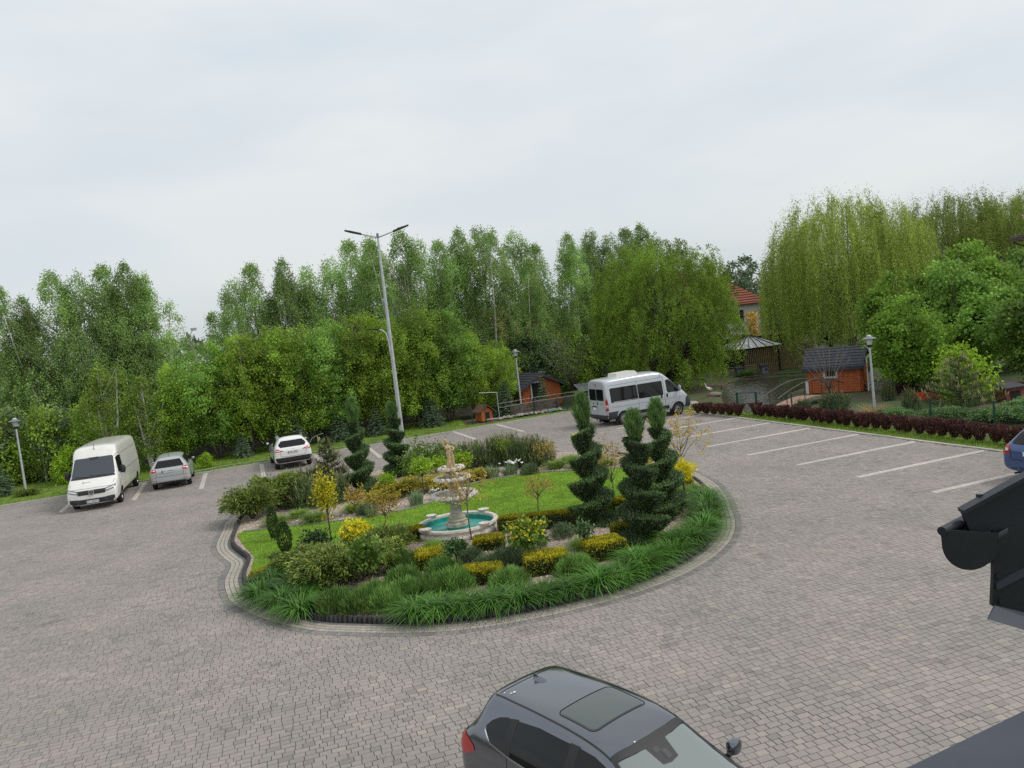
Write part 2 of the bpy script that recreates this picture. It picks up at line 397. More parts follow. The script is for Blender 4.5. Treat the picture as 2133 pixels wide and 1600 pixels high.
cx = (us+LENS[ls]/2)*e1[0]+vs_*e2[0]; cy = (us+LENS[ls]/2)*e1[1]+vs_*e2[1]
keep = ~inpoly(np.stack([cx, cy], 1), bo[::2]); us, vs_, ls, cx, cy = us[keep], vs_[keep], ls[keep], cx[keep], cy[keep]
# which stones show largest: nearest inside the view and clear of the car
px = 1066+1625*(cx*.9937-(-5.618)*.1117*0-0)/np.maximum(cy, 1)
vis = (cy > 8.6+np.maximum(0, 0)) & (np.abs(cx+.1*cy*0) < .62*cy-.4) & (cy > 9.9-.17*cx)
near = np.argsort(np.where(vis & ~((cx > -1.6) & (cx < 2.6) & (cy < 10.6)), cx**2+cy**2, 1e9))[:300]
isn = np.zeros(len(us), bool); isn[near] = True
def paver_V(u, v, L, z):
    n = len(u); hu = L/2-JW/2; hv = PITCH/2-JW/2
    c = np.stack([(u+L/2)*e1[0]+v*e2[0], (u+L/2)*e1[1]+v*e2[1]], 1)
    Vt = []
    for su, sv in ((-1,-1),(1,-1),(1,1),(-1,1)):
        q = c+(su*hu)[:, None]*e1+(sv*hv)*e2
        Vt.append(np.concatenate([q, (z+rng.uniform(-.0015, .0015, n))[:, None]], 1))
    B = [np.concatenate([q[:, :2], np.full((n, 1), -.022)], 1) for q in Vt]
    return np.stack(Vt+B, 1).reshape(-1, 3)
def box_quads(n):
    b = (np.arange(n)*8)[:, None, None]; q = np.array([(0,1,2,3),(0,4,5,1),(1,5,6,2),(2,6,7,3),(3,7,4,0)])[None]
    return (b+q).reshape(-1, 4)
fi = np.where(~isn)[0]; zf = rng.uniform(-.002, .002, len(fi))
o = link('paver_field', np_mesh('paver_field', paver_V(us[fi], vs_[fi], LENS[ls[fi]], zf), quads=box_quads(len(fi)), mats=[PAVER]), pavement); tag(o, kind='stuff')
pm = []
for L in LENS:
    hu, hv, c = L/2-JW/2, PITCH/2-JW/2, .004
    mb = MB(); vs8 = [(sx*(hu-d), sy*(hv-d), z) for z, d in ((0, c), (-c, 0), (-.022, 0)) for sx, sy in ((-1,-1),(1,-1),(1,1),(-1,1))]
    fs = [(0,1,2,3)]+[(a*4+i, a*4+4+i, a*4+4+(i+1) % 4, a*4+(i+1) % 4) for a in (0, 1) for i in range(4)]
    me = bpy.data.meshes.new('paver'); me.from_pydata(vs8, [], fs); me.materials.append(PAVER); pm.append(me)
for i in near:
    link('paver', pm[ls[i]], pavement, (cx[i], cy[i], rng.uniform(-.002, .002)), EA)

# pale curved border round the island
border = tag(MB().add([(q[0], q[1], -.004) for q in resample(offset_poly(ISL, .63), .25)], [tuple(range(len(resample(offset_poly(ISL, .63), .25))))]).build('island_border', sub), kind='structure')
tI = unit(np.roll(ISL, -3, 0)-np.roll(ISL, 3, 0)); nI = np.stack([tI[:, 1], -tI[:, 0]], 1)
if np.sum(ISL[:, 0]*np.roll(ISL[:, 1], -1)-np.roll(ISL[:, 0], -1)*ISL[:, 1]) < 0: nI = -nI
arcI = np.concatenate([[0], np.cumsum(np.linalg.norm(np.diff(np.vstack([ISL, ISL[:1]]), axis=0), axis=1))])
def isl_at(s, d):
    s = np.mod(s, arcI[-1]); Pw = np.vstack([ISL, ISL[:1]]); Nw = np.vstack([nI, nI[:1]])
    q = np.stack([np.interp(s, arcI, Pw[:, i]) for i in (0, 1)], 1); nn = unit(np.stack([np.interp(s, arcI, Nw[:, i]) for i in (0, 1)], 1))
    return q+nn*d
pieces = []
for d0, d1, step, mi in ((.02,.100,.20,1),(.112,.212,.118,0),(.226,.326,.118,0),(.340,.440,.118,0),(.452,.605,.105,1)):
    n = int(arcI[-1]/step); s = np.arange(n)*arcI[-1]/n+rng.uniform(0, .1); e = arcI[-1]/n-.010
    Q = np.stack([isl_at(s, d0), isl_at(s+e, d0), isl_at(s+e, d1), isl_at(s, d1)], 1)
    pieces.append((Q, np.full(n, mi)))
Q = np.concatenate([q[0] for q in pieces]); mi = np.concatenate([q[1] for q in pieces])
dist = np.linalg.norm(Q.mean(1), axis=1); order = np.argsort(dist)
def quad_box(Q, zt, zb):
    n = len(Q); T = np.concatenate([Q, np.broadcast_to(np.asarray(zt).reshape(-1, 1, 1), (n, 4, 1))], 2); Bq = np.concatenate([Q, np.full((n, 4, 1), zb)], 2)
    return np.concatenate([T, Bq], 1).reshape(-1, 3)
rest = order[300:]
o = link('border_field', np_mesh('border_field', quad_box(Q[rest], .006+rng.uniform(-.0015, .0015, len(rest)), -.01), quads=box_quads(len(rest)), mats=[LIGHTP, DARKP], midx=np.repeat(mi[rest], 5)), border); tag(o, kind='stuff')
for i in order[:300]:
    c = Q[i].mean(0); me = np_mesh('border_paver', quad_box((Q[i]-c)[None], .006+rng.uniform(-.0015, .0015), -.01), quads=box_quads(1), mats=[LIGHTP if mi[i] == 0 else DARKP])
    link('border_paver', me, border, (c[0], c[1], 0))

# palisade edging stones of the island
pal = root('palisade_edging', 'dark concrete palisade edging wrapped round the planted island', 'edging')
n = int(arcI[-1]/0.115); s = np.arange(n)*arcI[-1]/n
mb = MB(); ang_ = [2*PI*k/8 for k in range(8)]
mb.lathe([(.052, 0), (.052, .155), (.040, .172)], 8); pme = None
for k in range(n):
    q = isl_at(np.array([s[k]]), -.045)[0]
    if q[1] > 30 and q[0] < 4: continue
    if pme is None:
        o = mb.build('palisade_stone', PALIS, pal, smooth=True); pme = o.data; o.location = (q[0], q[1], -.02)
    else:
        o = link('palisade_stone', pme, pal, (q[0], q[1], -.02+rng.uniform(-.008, .008)), rng.uniform(0, 3))

# kerbs along the verges, bay lines of pale pavers
def kerb(name, a, b, off):
    a = np.array(a); b = np.array(b); L = np.linalg.norm(b-a); d = (b-a)/L; n = int(L/1.0); rz = math.atan2(d[1], d[0])
    base = tag(MB().bar((*a, -.03), (*b, -.03), .05, .02).build(name, KERBM), kind='structure')
    me = None
    for k in range(n):
        c = a+d*(k+.5)*L/n
        if me is None:
            o = MB().box((0,0,0), (L/n-.012, .14, .13)).build('kerb_stone', KERBM, base); me = o.data; o.location = (c[0], c[1], -.03); o.rotation_euler = (0, 0, rz)
        else: link('kerb_stone', me, base, (c[0], c[1], -.03+rng.uniform(-.004, .004)), rz)
kerb('kerb_left', (-33, kerb_y(-33)), (6.9, kerb_y(6.9)), 0)
kerb('kerb_right', (kerb_x(50.2), 50.2), (kerb_x(14), 14.0), 0)
def bayline(a, b, rows=2):
    a = np.array(a); b = np.array(b); L = np.linalg.norm(b-a); d = (b-a)/L; pn = np.array([-d[1], d[0]]); n = int(L/.17); Qs = []
    for r_ in range(rows):
        o_ = (r_-(rows-1)/2)*.105
        for k in range(n):
            s0 = (k+(.5 if r_ else 0))*L/n; s1 = min(L, s0+L/n-.008); s0 = min(s0, L-.02)
            Qs.append([a+d*s0+pn*(o_-.048), a+d*s1+pn*(o_-.048), a+d*s1+pn*(o_+.048), a+d*s0+pn*(o_+.048)])
    Qs = np.array(Qs)
    tag(link('bay_line', np_mesh('bay_line', quad_box(Qs, .006+rng.uniform(-.001, .001, len(Qs)), -.01), quads=box_quads(len(Qs)), mats=[LINEP])), kind='structure')
RT = [11.02, 0]
BL = [((-19.75,32.95),(-21.5,37.85)),((-17.11,33.98),(-18.86,38.9)),((-14.53,35.04),(-16.22,39.95)),((-11.97,36.05),(-13.67,41.05)),((-9.4,37.2),(-11.1,42.3)),((-6.85,38.35),(-8.5,43.5)),((-2.2,41.1),(-3.75,45.7)),((.35,42.2),(-1.2,46.8))]
for a, b in BL: bayline(a, b)
for k in range(-3, 8):
    y = 38.31-2.67*k
    q = np.array([kerb_x(y)-.15, y]); bayline(q, q-5.2*np.array([math.cos(R(19.0)), math.sin(R(19.0))]))

# grass verges
gv = mat('verge_turf', (.12,.19,.025), rough=.9, noise=.45, nscale=2.2, bump=.5, bscale=30)
x0, x1 = -34.0, 6.6
pL = [(x0, kerb_y(x0)+.08), (x1, kerb_y(x1)+.08), (x1, kerb_y(x1)+1.0), (2, kerb_y(2)+1.1), (-2.0, kerb_y(-2)+1.0), (-3.2, kerb_y(-3.2)+2.2), (-4, kerb_y(-4)+8.5), (x0, kerb_y(x0)+8.5)]
pR = [(kerb_x(49)+.08, 49), (kerb_x(49)+1.2, 49), (kerb_x(41)+1.3, 41), (kerb_x(38)+1.35, 38), (kerb_x(14)+1.7, 14), (kerb_x(14)+.08, 14)]
for nm, pp in (('grass_verge_left', pL), ('grass_verge_right', pR)):
    tag(MB().add([(x, y, .012) for x, y in pp], [tuple(range(len(pp)))]).build(nm, gv), kind='structure')
def scatter(poly, n):
    p = np.array(poly); lo, hi = p.min(0), p.max(0); out_ = []
    tot = 0
    while tot < n:
        q = rng.uniform(lo, hi, (n*2, 2)); q = q[inpoly(q, poly)]; out_.append(q); tot += len(q)
    return np.concatenate(out_)[:n]
GRASS = fol('grass_blade', (.075,.135,.012), (.17,.235,.03), tr=.2, vs_=.8, amt=.35)
def grass(name, poly, n, z, h, wd, label):
    q = scatter(poly, n); B = np.concatenate([q, np.full((n, 1), z)], 1)
    D = np.stack([rng.normal(0, .45, n), rng.normal(0, .45, n), np.ones(n)], 1)
    o = link(name, leaf_mesh(name, [(leaf_V(B, D, rng.uniform(.5, 1.2, n)*h, wd), 0)], [GRASS])); return tag(o, label, 'grass', kind='stuff')
grass('verge_grass', pL, 26000, .0, .10, .03, 'short green grass on the verge under the trees')
grass('hedge_verge_grass', pR, 16000, .0, .09, .025, 'short green grass between kerb and red hedge')

# ------------------------------------------------------------------ island surface
LAWN = spline([(-9.15,24.75),(-7.39,24.75),(-5.75,24.78),(-4.02,25.29),(-3.10,26.16),(-2.44,27.75),(-1.38,28.8),(.55,29.14),(1.77,28.85),(3.14,28.5),(4.1,27.9),(4.5,26.3),(4.2,24.3),(3.2,22.6),(1.3,21.5),(-.6,22.0),(-1.5,20.9),(-3.2,21.2),(-4.6,21.2),(-5.6,20.5),(-6.5,19.55),(-7.0,18.95),(-7.25,19.7),(-7.55,20.9),(-7.75,21.6),(-8.35,22.7),(-8.85,23.7)], 6)
soil = mat('bark_and_gravel', (.33,.26,.21), rough=.95, noise=.45, nscale=14, bump=.6, bscale=40)
ii_ = resample(offset_poly(ISL, -.07), .2)
tag(MB().add([(x, y, .085) for x, y in ii_], [tuple(range(len(ii_)))]).build('gravel_bed', soil), kind='structure')
lt = mat('lawn_turf', (.12,.21,.02), rough=.9, noise=.3, nscale=3, bump=.5, bscale=60)
tag(MB().add([(x, y, .10) for x, y in LAWN], [tuple(range(len(LAWN)))]).build('lawn', lt), kind='structure')
LG = fol('lawn_blade', (.115,.21,.012), (.225,.35,.03), tr=.2, vs_=.7, amt=.22)
n = 60000; q = scatter(LAWN, n)
B = np.concatenate([q, np.full((n, 1), .098)], 1); D = np.stack([rng.normal(0, .5, n), rng.normal(0, .5, n), np.ones(n)], 1)
tag(link('lawn_grass', leaf_mesh('lawn_grass', [(leaf_V(B, D, rng.uniform(.03, .065, n), .018), 0)], [LG])), 'bright green mown lawn in the middle of the island', 'lawn', kind='stuff')
# pebbles
n = 26000; q = scatter(offset_poly(ISL, -.12)[::4], n); q = q[~inpoly(q, LAWN)]; n = len(q)
sz = rng.uniform(.018, .042, n); th = rng.uniform(0, PI, n); c_, s_ = np.cos(th), np.sin(th)
oct_ = np.array([(1,0,0),(0,.75,0),(-1,0,0),(0,-.75,0),(0,0,.55)])
Vp = np.stack([oct_[None, :, 0]*c_[:, None]-oct_[None, :, 1]*s_[:, None], oct_[None, :, 0]*s_[:, None]+oct_[None, :, 1]*c_[:, None], np.broadcast_to(oct_[None, :, 2], (n, 5))], 2)*sz[:, None, None]
Vp[:, :, :2] += q[:, None, :]; Vp[:, :, 2] += .088
b_ = (np.arange(n)*5)[:, None, None]; tr = (b_+np.array([(0,1,4),(1,2,4),(2,3,4),(3,0,4)])[None]).reshape(-1, 3)
tag(link('gravel_mulch', np_mesh('gravel_mulch', Vp.reshape(-1, 3), tris=tr, mats=[PEBBLE])), 'pale pinkish gravel spread between the island plants', 'gravel', kind='stuff')
# stone strip between lawn and back bed
edge = root('lawn_edging', 'grey concrete edging strip curving along the back of the lawn', 'edging')
ep = spline([(-9.15,24.8),(-7.39,24.8),(-5.75,24.83),(-4.02,25.34),(-3.10,26.21),(-2.44,27.8),(-1.38,28.85),(.55,29.19),(1.77,28.9),(3.14,28.55),(4.0,27.95)], 12, closed=False)
ep = resample(ep, .5, closed=False); EDG = stone('edging_concrete', [(.22,.21,.19),(.28,.27,.25),(.25,.24,.22)])
for a, b in zip(ep[:-1], ep[1:]):
    d = unit(b-a); MB().bar((*(a+d*.006), .10), (*(b-d*.006), .10), .08, .09).build('edging_stone', EDG, edge)
# ================================================================== VEHICLES
GLASS = mat('tinted_glass', (.008,.009,.011), rough=.04, spec=.35)
GLASS2 = mat('clear_car_glass', (.10,.12,.125), rough=.03, spec=.9, coat=.6)
BLACKP = mat('black_plastic', (.018,.018,.02), rough=.55, noise=.2, nscale=30)
GREYP = mat('grey_bumper_plastic', (.035,.037,.045), rough=.55, noise=.2, nscale=20)
RUBBER = mat('tyre_rubber', (.016,.016,.016), rough=.85, noise=.3, nscale=25)
ALLOY = mat('alloy_rim', (.42,.42,.44), rough=.3, metal=.8)
STEELR = mat('steel_rim', (.30,.30,.31), rough=.4, metal=.6)
SEAM = mat('panel_gap', (.01,.01,.01), rough=.9)
REDL = mat('red_lamp', (.42,.012,.010), rough=.12, coat=.6)
CLEARL = mat('clear_lamp', (.62,.62,.62), rough=.12, coat=.5)
CHROME = mat('chrome', (.75,.75,.76), rough=.12, metal=1.0)
PLATE = mat('plate_white', (.72,.72,.70), rough=.4)
PLATEB = mat('plate_blue', (.02,.05,.35), rough=.4)
INK = mat('plate_ink', (.02,.02,.02), rough=.6)
VANW = mat('van_white_paint', (.74,.73,.70), rough=.28, coat=.7, noise=.05, nscale=3)
WHITEP = mat('white_paint', (.78,.78,.77), rough=.2, coat=.9)
SILVER = mat('silver_paint', (.42,.44,.45), rough=.3, metal=.15, coat=.5)
MSILV = mat('minibus_silver', (.47,.50,.54), rough=.32, metal=.15, coat=.5)
DARKB = mat('dark_slate_paint', (.165,.176,.205), rough=.16, metal=.9, coat=.6)
BLUEP = mat('blue_paint', (.03,.075,.22), rough=.22, metal=.4, coat=1.0)

def car_body(st, crown=.03, lev=2):
    """loft of cross-sections; st rows: x, bottom, belt, top, half width low, belt, roof"""
    V = []; F = []; ring = None
    for (x, zb, zs, zr, wl, ws, wr) in st:
        h = zs-zb; gh = zr-zs
        half = [(wl*.80, zb), (wl*.965, zb+.05), (wl, zb+h*.32), (wl*.998, zb+h*.70), (ws, zs), (ws+(wr-ws)*.42, zs+gh*.45), (wr+.012, zs+gh*.84), (wr-.07, zr-gh*.015), (wr*.5, zr+crown*.7)]
        pts = [(0, zb)]+half+[(0, zr+crown)]+[(-a, b) for a, b in reversed(half)]
        ring = len(pts); V += [(x, a, b) for a, b in pts]
    k = len(st)
    for i in range(k-1):
        for j in range(ring): F.append((i*ring+j, (i+1)*ring+j, (i+1)*ring+(j+1) % ring, i*ring+(j+1) % ring))
    for base, flip in ((0, False), ((k-1)*ring, True)):
        for j in range(1, ring//2):                       # close the ends with quads
            q = (base+j, base+j+1, base+(ring-j-1), base+(ring-j)) if j+1 < ring-j-1 else (base+j, base+j+1, base+(ring-j))
            F.append(tuple(q) if not flip else tuple(reversed(q)))
        F.append((base, base+1, base+ring-1) if not flip else (base+ring-1, base+1, base))
    me = bpy.data.meshes.new('cage'); me.from_pydata(V, [], F)
    bm = bmesh.new(); bm.from_mesh(me); bmesh.ops.remove_doubles(bm, verts=bm.verts, dist=1e-5); bmesh.ops.recalc_face_normals(bm, faces=bm.faces); bm.to_mesh(me); bm.free()
    o = bpy.data.objects.new('cage', me); COL.objects.link(o)
    sb = o.modifiers.new('s', 'SUBSURF'); sb.levels = lev; sb.render_levels = lev
    return o
def evaluated(o):
    dg = bpy.context.evaluated_depsgraph_get(); return bpy.data.meshes.new_from_object(o.evaluated_get(dg), depsgraph=dg)

class Car:
    def __init__(s, name, label, cat, loc, rz, st, paint, wheels, wr, ww, group=None, scale=1.0, arch=.06, crown=.03, rim='alloy'):
        cage = car_body(st, crown); me = evaluated(cage)
        s.bvh = BVHTree.FromPolygons([v.co.copy() for v in me.vertices], [tuple(p.vertices) for p in me.polygons])
        mb = MB()
        for (x, y) in wheels:
            for sg in (-1, 1): mb.lathe([(wr+arch, -.32), (wr+arch, .4)], 28, (x, sg*(y-.02), wr), axis='Y')
        cut = mb.build('cutter', BLACKP)
        cage.data.materials.append(paint)
        bo = cage.modifiers.new('b', 'BOOLEAN'); bo.object = cut; bo.operation = 'DIFFERENCE'; bo.solver = 'EXACT'
        try: bo.material_mode = 'TRANSFER'
        except Exception: pass
        me2 = evaluated(cage); bpy.data.objects.remove(cage); bpy.data.objects.remove(cut)
        me2.name = 'body'
        for p in me2.polygons: p.use_smooth = True
        bm = bmesh.new(); bm.from_mesh(me2)
        for e in bm.edges:
            if len(e.link_faces) == 2 and (e.calc_face_angle(0) > R(38) or e.link_faces[0].material_index != e.link_faces[1].material_index): e.smooth = False
        bm.to_mesh(me2); bm.free()
        if not any(m_ is BLACKP for m_ in me2.materials): me2.materials.append(BLACKP)
        s.root = root(name, label, cat, loc, rz, group, scale); s.body = link('body', me2, s.root)
        s.paint = paint; s.wr = wr
        tyre = MB(); r_ = wr
        tyre.lathe([(r_*.60, -ww/2+.02), (r_*.66, -ww/2), (r_*.93, -ww/2+.005), (r_, -ww/2+.035), (r_, ww/2-.035), (r_*.93, ww/2-.005), (r_*.66, ww/2), (r_*.60, ww/2-.02)], 28, axis='Y', cap=False)
        rm = MB()
        rm.lathe([(r_*.64, .5*ww-.015), (r_*.60, .5*ww-.03), (r_*.55, .5*ww-.06), (r_*.12, .5*ww-.035), (.001, .5*ww-.03)], 24, axis='Y', cap=False)
        if rim == 'alloy':
            for k in range(5):
                a = 2*PI*k/5; rm.prism([(r_*.10*math.cos(a+.9), .5*ww-.02, r_*.10*math.sin(a+.9)), (r_*.10*math.cos(a-.9), .5*ww-.02, r_*.10*math.sin(a-.9)), (r_*.60*math.cos(a-.14), .5*ww-.012, r_*.60*math.sin(a-.14)), (r_*.60*math.cos(a+.14), .5*ww-.012, r_*.60*math.sin(a+.14))], (0, .012, 0))
        else:
            for k in range(12):
                a = 2*PI*k/12; rm.lathe([(.02, 0), (.02, .006)], 6, (r_*.44*math.cos(a), .5*ww-.05, r_*.44*math.sin(a)), mi=1, axis='Y')
            rm.lathe([(r_*.13, .5*ww-.045), (r_*.12, .5*ww+.0)], 12, axis='Y', mi=1)
        tm = rmm = None
        for (x, y) in wheels:
            for sg in (1, -1):
                if tm is None:
                    t = tyre.build('wheel', RUBBER, s.root, smooth=True); tm = t.data
                    q = rm.build('rim', [ALLOY if rim == 'alloy' else STEELR, BLACKP], t, smooth=True); rmm = q.data
                else:
                    t = link('wheel', tm, s.root); q = link('rim', rmm, t)
                t.location = (x, sg*(y-ww/2), wr); t.rotation_euler = (0, 0, 0 if sg > 0 else PI)
    def proj(s, a, b, ax, sg):
        if ax == 'y': o, d = Vector((a, sg*6, b)), Vector((0, -sg, 0))
        elif ax == 'x': o, d = Vector((sg*20, a, b)), Vector((-sg, 0, 0))
        else: o, d = Vector((a, b, 8)), Vector((0, 0, -1))
        h, n, _, _ = s.bvh.ray_cast(o, d)
        if h is None:
            h, n, _, _ = s.bvh.find_nearest(Vector((a, sg*.9, b)) if ax == 'y' else Vector((0 if sg < 0 else 5, a, b)) if ax == 'x' else Vector((a, b, 1.6)))
        if n.dot(d) > 0: n = -n
        return h, n
    def patch(s, name, poly, ax, sg, mt, off=.004, parent=None, res=.10, thick=0.0):
        bm = bmesh.new(); bm.faces.new([bm.verts.new((a, b, 0)) for a, b in poly])
        bmesh.ops.triangulate(bm, faces=bm.faces)
        for _ in range(5):
            es = [e for e in bm.edges if e.calc_length() > res]
            if not es: break
            bmesh.ops.subdivide_edges(bm, edges=es, cuts=1); bmesh.ops.triangulate(bm, faces=[f for f in bm.faces if len(f.verts) > 3])
        for v in bm.verts:
            h, n = s.proj(v.co.x, v.co.y, ax, sg); v.co = h+n*off
        if thick: bmesh.ops.solidify(bm, geom=bm.faces[:], thickness=thick)
        bmesh.ops.recalc_face_normals(bm, faces=bm.faces)
        me = bpy.data.meshes.new(name); bm.to_mesh(me); bm.free(); me.materials.append(mt)
        for p in me.polygons: p.use_smooth = True
        ob = link(name, me, parent or s.root)
        # faces must look outwards
        if len(me.polygons):
            want = Vector((0, sg, 0)) if ax == 'y' else Vector((sg, 0, 0)) if ax == 'x' else Vector((0, 0, 1))
            if sum((p.normal.dot(want) for p in me.polygons)) < 0 and not thick: me.flip_normals()
        return ob
    def seam(s, name, pts, ax, sg, wd=.010, mt=None, off=.003, parent=None):
        """thin line along a polyline on the bodywork"""
        P = []; 
        for (a, b), (c, d) in zip(pts[:-1], pts[1:]):
            n = max(1, int(math.hypot(c-a, d-b)/.08))
            for k in range(n): P.append((a+(c-a)*k/n, b+(d-b)*k/n))
        P.append(pts[-1]); mb = MB(); V = []
        H = [s.proj(a, b, ax, sg) for a, b in P]
        for i, (h, n) in enumerate(H):
            t = (H[min(i+1, len(H)-1)][0]-H[max(i-1, 0)][0]); t = t.normalized() if t.length > 1e-6 else Vector((1, 0, 0))
            w_ = t.cross(n).normalized()*wd/2; V += [h+n*off+w_, h+n*off-w_]
        mb.add(V, [(2*i, 2*i+1, 2*i+3, 2*i+2) for i in range(len(H)-1)])
        return mb.build(name, mt or SEAM, parent or s.body)
    def plate(s, text, x, y, z, sg, w_=.50, h=.11, tilt=0):
        """number plate with its characters; sg -1 at the back, +1 at the front"""
        hh, n = s.proj(y, z, 'x', sg); x = hh.x+sg*.012
        p = MB().box((x, y, z), (.012, w_, h)).build('number_plate', PLATE, s.root)
        MB().box((x+sg*.007, y+sg*(-w_/2+.022)*1, z), (.004, .04, h-.008)).build('blue_strip', PLATEB, p)
        cu = bpy.data.curves.new('t', 'FONT'); cu.body = text; cu.size = .098; cu.align_x = 'CENTER'; cu.align_y = 'CENTER'; cu.extrude = .001
        to = bpy.data.objects.new('t', cu); COL.objects.link(to); me = evaluated(to); bpy.data.objects.remove(to)
        me.materials.append(INK); t = link('lettering', me, p, (x+sg*.0095, y+.018*sg, z)); t.rotation_euler = (PI/2, 0, PI/2*sg)
        return p
    def mirror(s, x, y, z, mt, sz=(.13,.22,.16), shell=None):
        for sg in (1, -1):
            mb = MB(); k = 10
            prof = [(.02, -.5), (.75, -.42), (1.0, -.1), (1.0, .2), (.72, .44), (.02, .5)]
            mb.lathe([(r_, zz) for r_, zz in prof], 12)
            mb.v = [(v[0]*sz[0]/2, v[1]*sz[1]/2, v[2]*sz[2]) for v in mb.v]
            mb.v = [(v[0]+x, v[1]+sg*(y+sz[1]*.45), v[2]+z) for v in mb.v]
            mb.bar((x+.02, sg*(y-.06), z-.04), (x, sg*(y+.06), z-.03), .05, .04, mi=1)
            m_ = mb.build('mirror', [mt, BLACKP], s.root, smooth=True)
            MB().box((x-sz[0]*.36, sg*(y+sz[1]*.45), z), (.01, sz[1]*.72, sz[2]*.70)).build('mirror_glass', GLASS2, m_)
def sym(poly): return [(-a, b) for a, b in reversed(poly)]
def fan(c, n, r_, z=0): return [(c[0]+r_*math.cos(2*PI*k/n), c[1]+r_*math.sin(2*PI*k/n)) for k in range(n)]
def rrect(x0, x1, z0, z1, r_=.04, n=3):
    P = []
    for cx_, cz_, a0 in ((x1-r_, z0+r_, -PI/2), (x1-r_, z1-r_, 0), (x0+r_, z1-r_, PI/2), (x0+r_, z0+r_, PI)):
        for k in range(n+1): a = a0+PI/2*k/n; P.append((cx_+r_*math.cos(a), cz_+r_*math.sin(a)))
    return P

# ---------------- white panel van, nose towards the camera
L = 6.75
st = [(0,.55,1.25,2.30,.88,.90,.76),(.03,.42,1.25,2.44,.965,.965,.84),(.12,.38,1.25,2.50,.99,.99,.865),(.5,.36,1.25,2.52,1.0,1.0,.875),(2.5,.36,1.25,2.55,1.0,1.0,.88),(4.2,.36,1.25,2.55,1.0,1.0,.88),
      (4.75,.36,1.25,2.52,1.0,1.0,.875),(5.0,.36,1.25,2.40,1.0,.995,.87),(5.18,.36,1.25,2.16,1.0,.99,.85),(5.95,.36,1.22,1.34,1.0,.975,.82),(6.1,.30,1.16,1.23,.995,.965,.78),(6.5,.27,1.00,1.06,.98,.93,.70),(6.68,.25,.84,.89,.95,.88,.66),(6.76,.27,.70,.74,.88,.80,.60)]
van = Car('delivery_van', 'tall white panel van parked nose out beside the lamp, at left', 'van', (-18.55,33.55,0), 0, st, VANW, [(1.15,.97),(5.62,.97)], .34, .22, rim='steel')
fwd = np.array([1.41,-4.47]); van.root.rotation_euler = (0, 0, math.atan2(fwd[1], fwd[0]))
van.root.location = (-18.48-5.62*fwd[0]/4.687, 33.72-5.62*fwd[1]/4.687, 0)
van.patch('windscreen', [(-.80,1.33),(.80,1.33),(.84,1.40),(.76,2.02),(.70,2.08),(-.70,2.08),(-.76,2.02),(-.84,1.40)], 'x', 1, mat('van_windscreen', (.045,.055,.07), rough=.03, spec=.6), .006)
van.patch('windscreen_edge', [(-.86,1.27),(.86,1.27),(.84,1.345),(-.84,1.345)], 'x', 1, BLACKP, .009)
van.patch('sun_strip', [(-.14,1.98),(.14,1.98),(.20,2.09),(-.20,2.09)], 'x', 1, BLACKP, .010)
for sg in (1, -1):
    van.patch('side_window', [(4.72,1.35),(5.62,1.32),(5.30,1.95),(5.12,2.02),(4.72,2.02)], 'y', sg, GLASS, .005)
    van.patch('headlight', [(sg*.52,.72),(sg*.86,.80),(sg*.93,.94),(sg*.90,.97),(sg*.52,.86)][::sg], 'x', 1, mat('smoked_lamp', (.16,.17,.18), rough=.1, coat=.6), .008)
    van.patch('headlight_mask', [(sg*.57,.775),(sg*.85,.85),(sg*.88,.915),(sg*.57,.825)][::sg], 'x', 1, CLEARL, .012)
    van.patch('lower_grille', [(sg*.58,.32),(sg*.82,.35),(sg*.85,.46),(sg*.64,.44)][::sg], 'x', 1, BLACKP, .012)
    van.seam('door_gap', [(4.62,.45),(4.62,2.1),(5.1,2.12),(5.4,1.95)], 'y', sg, .016); van.seam('door_gap', [(5.78,.8),(5.78,1.25)], 'y', sg, .016)
    van.seam('body_crease', [(.2,1.28),(4.5,1.28)], 'y', sg, .02, GREYP, .002); van.seam('body_crease', [(.2,2.05),(4.5,2.05)], 'y', sg, .014, GREYP, .002)
    van.patch('sill_trim', [(1.65,.40),(5.1,.40),(5.1,.50),(1.65,.50)], 'y', sg, GREYP, .006); van.patch('door_handle', rrect(4.5,4.58,1.12,1.26,.02), 'y', sg, BLACKP, .02)
van.patch('lower_bumper', [(-.84,.29),(.84,.29),(.93,.40),(.93,.54),(.62,.52),(.46,.50),(-.46,.50),(-.62,.52),(-.93,.54),(-.93,.40)], 'x', 1, GREYP, .006)
gr = van.patch('grille', [(-.52,.68),(.52,.68),(.55,.86),(-.55,.86)], 'x', 1, BLACKP, .008)
for z in (.715,.765,.815): van.seam('grille_bar', [(-.50,z),(.50,z)], 'x', 1, .014, GREYP, .014, gr)
van.patch('lower_intake', [(-.50,.31),(.50,.31),(.44,.46),(-.44,.46)], 'x', 1, BLACKP, .011)
h, n_ = van.proj(0, .765, 'x', 1); bx = h.x+.02
em = MB().lathe([(.115,0),(.115,.012),(.10,.016),(.001,.012)], 24, (bx-.008,0,.765), axis='X').build('round_badge', BLACKP, van.root, smooth=True)
ring = MB(); ring.tube([(bx+.012, .105*math.cos(a), .765+.105*math.sin(a)) for a in np.linspace(0, 2*PI, 25)], .011, 6)
ring.build('badge_ring', CHROME, em, smooth=True)
lv = MB()
for sg in (1, -1):
    lv.bar((bx+.012, sg*.055, .855), (bx+.012, 0, .785), .018); lv.bar((bx+.012, sg*.095, .805), (bx+.012, sg*.045, .675), .018); lv.bar((bx+.012, sg*.045, .675), (bx+.012, 0, .765), .018)
lv.build('badge_letters', CHROME, em)
van.plate('NO 4847W', 0, 0, .38, 1)
van.mirror(5.38, .98, 1.42, BLACKP, (.16,.24,.36))
h, n_ = van.proj(0, 2.40, 'x', 1)
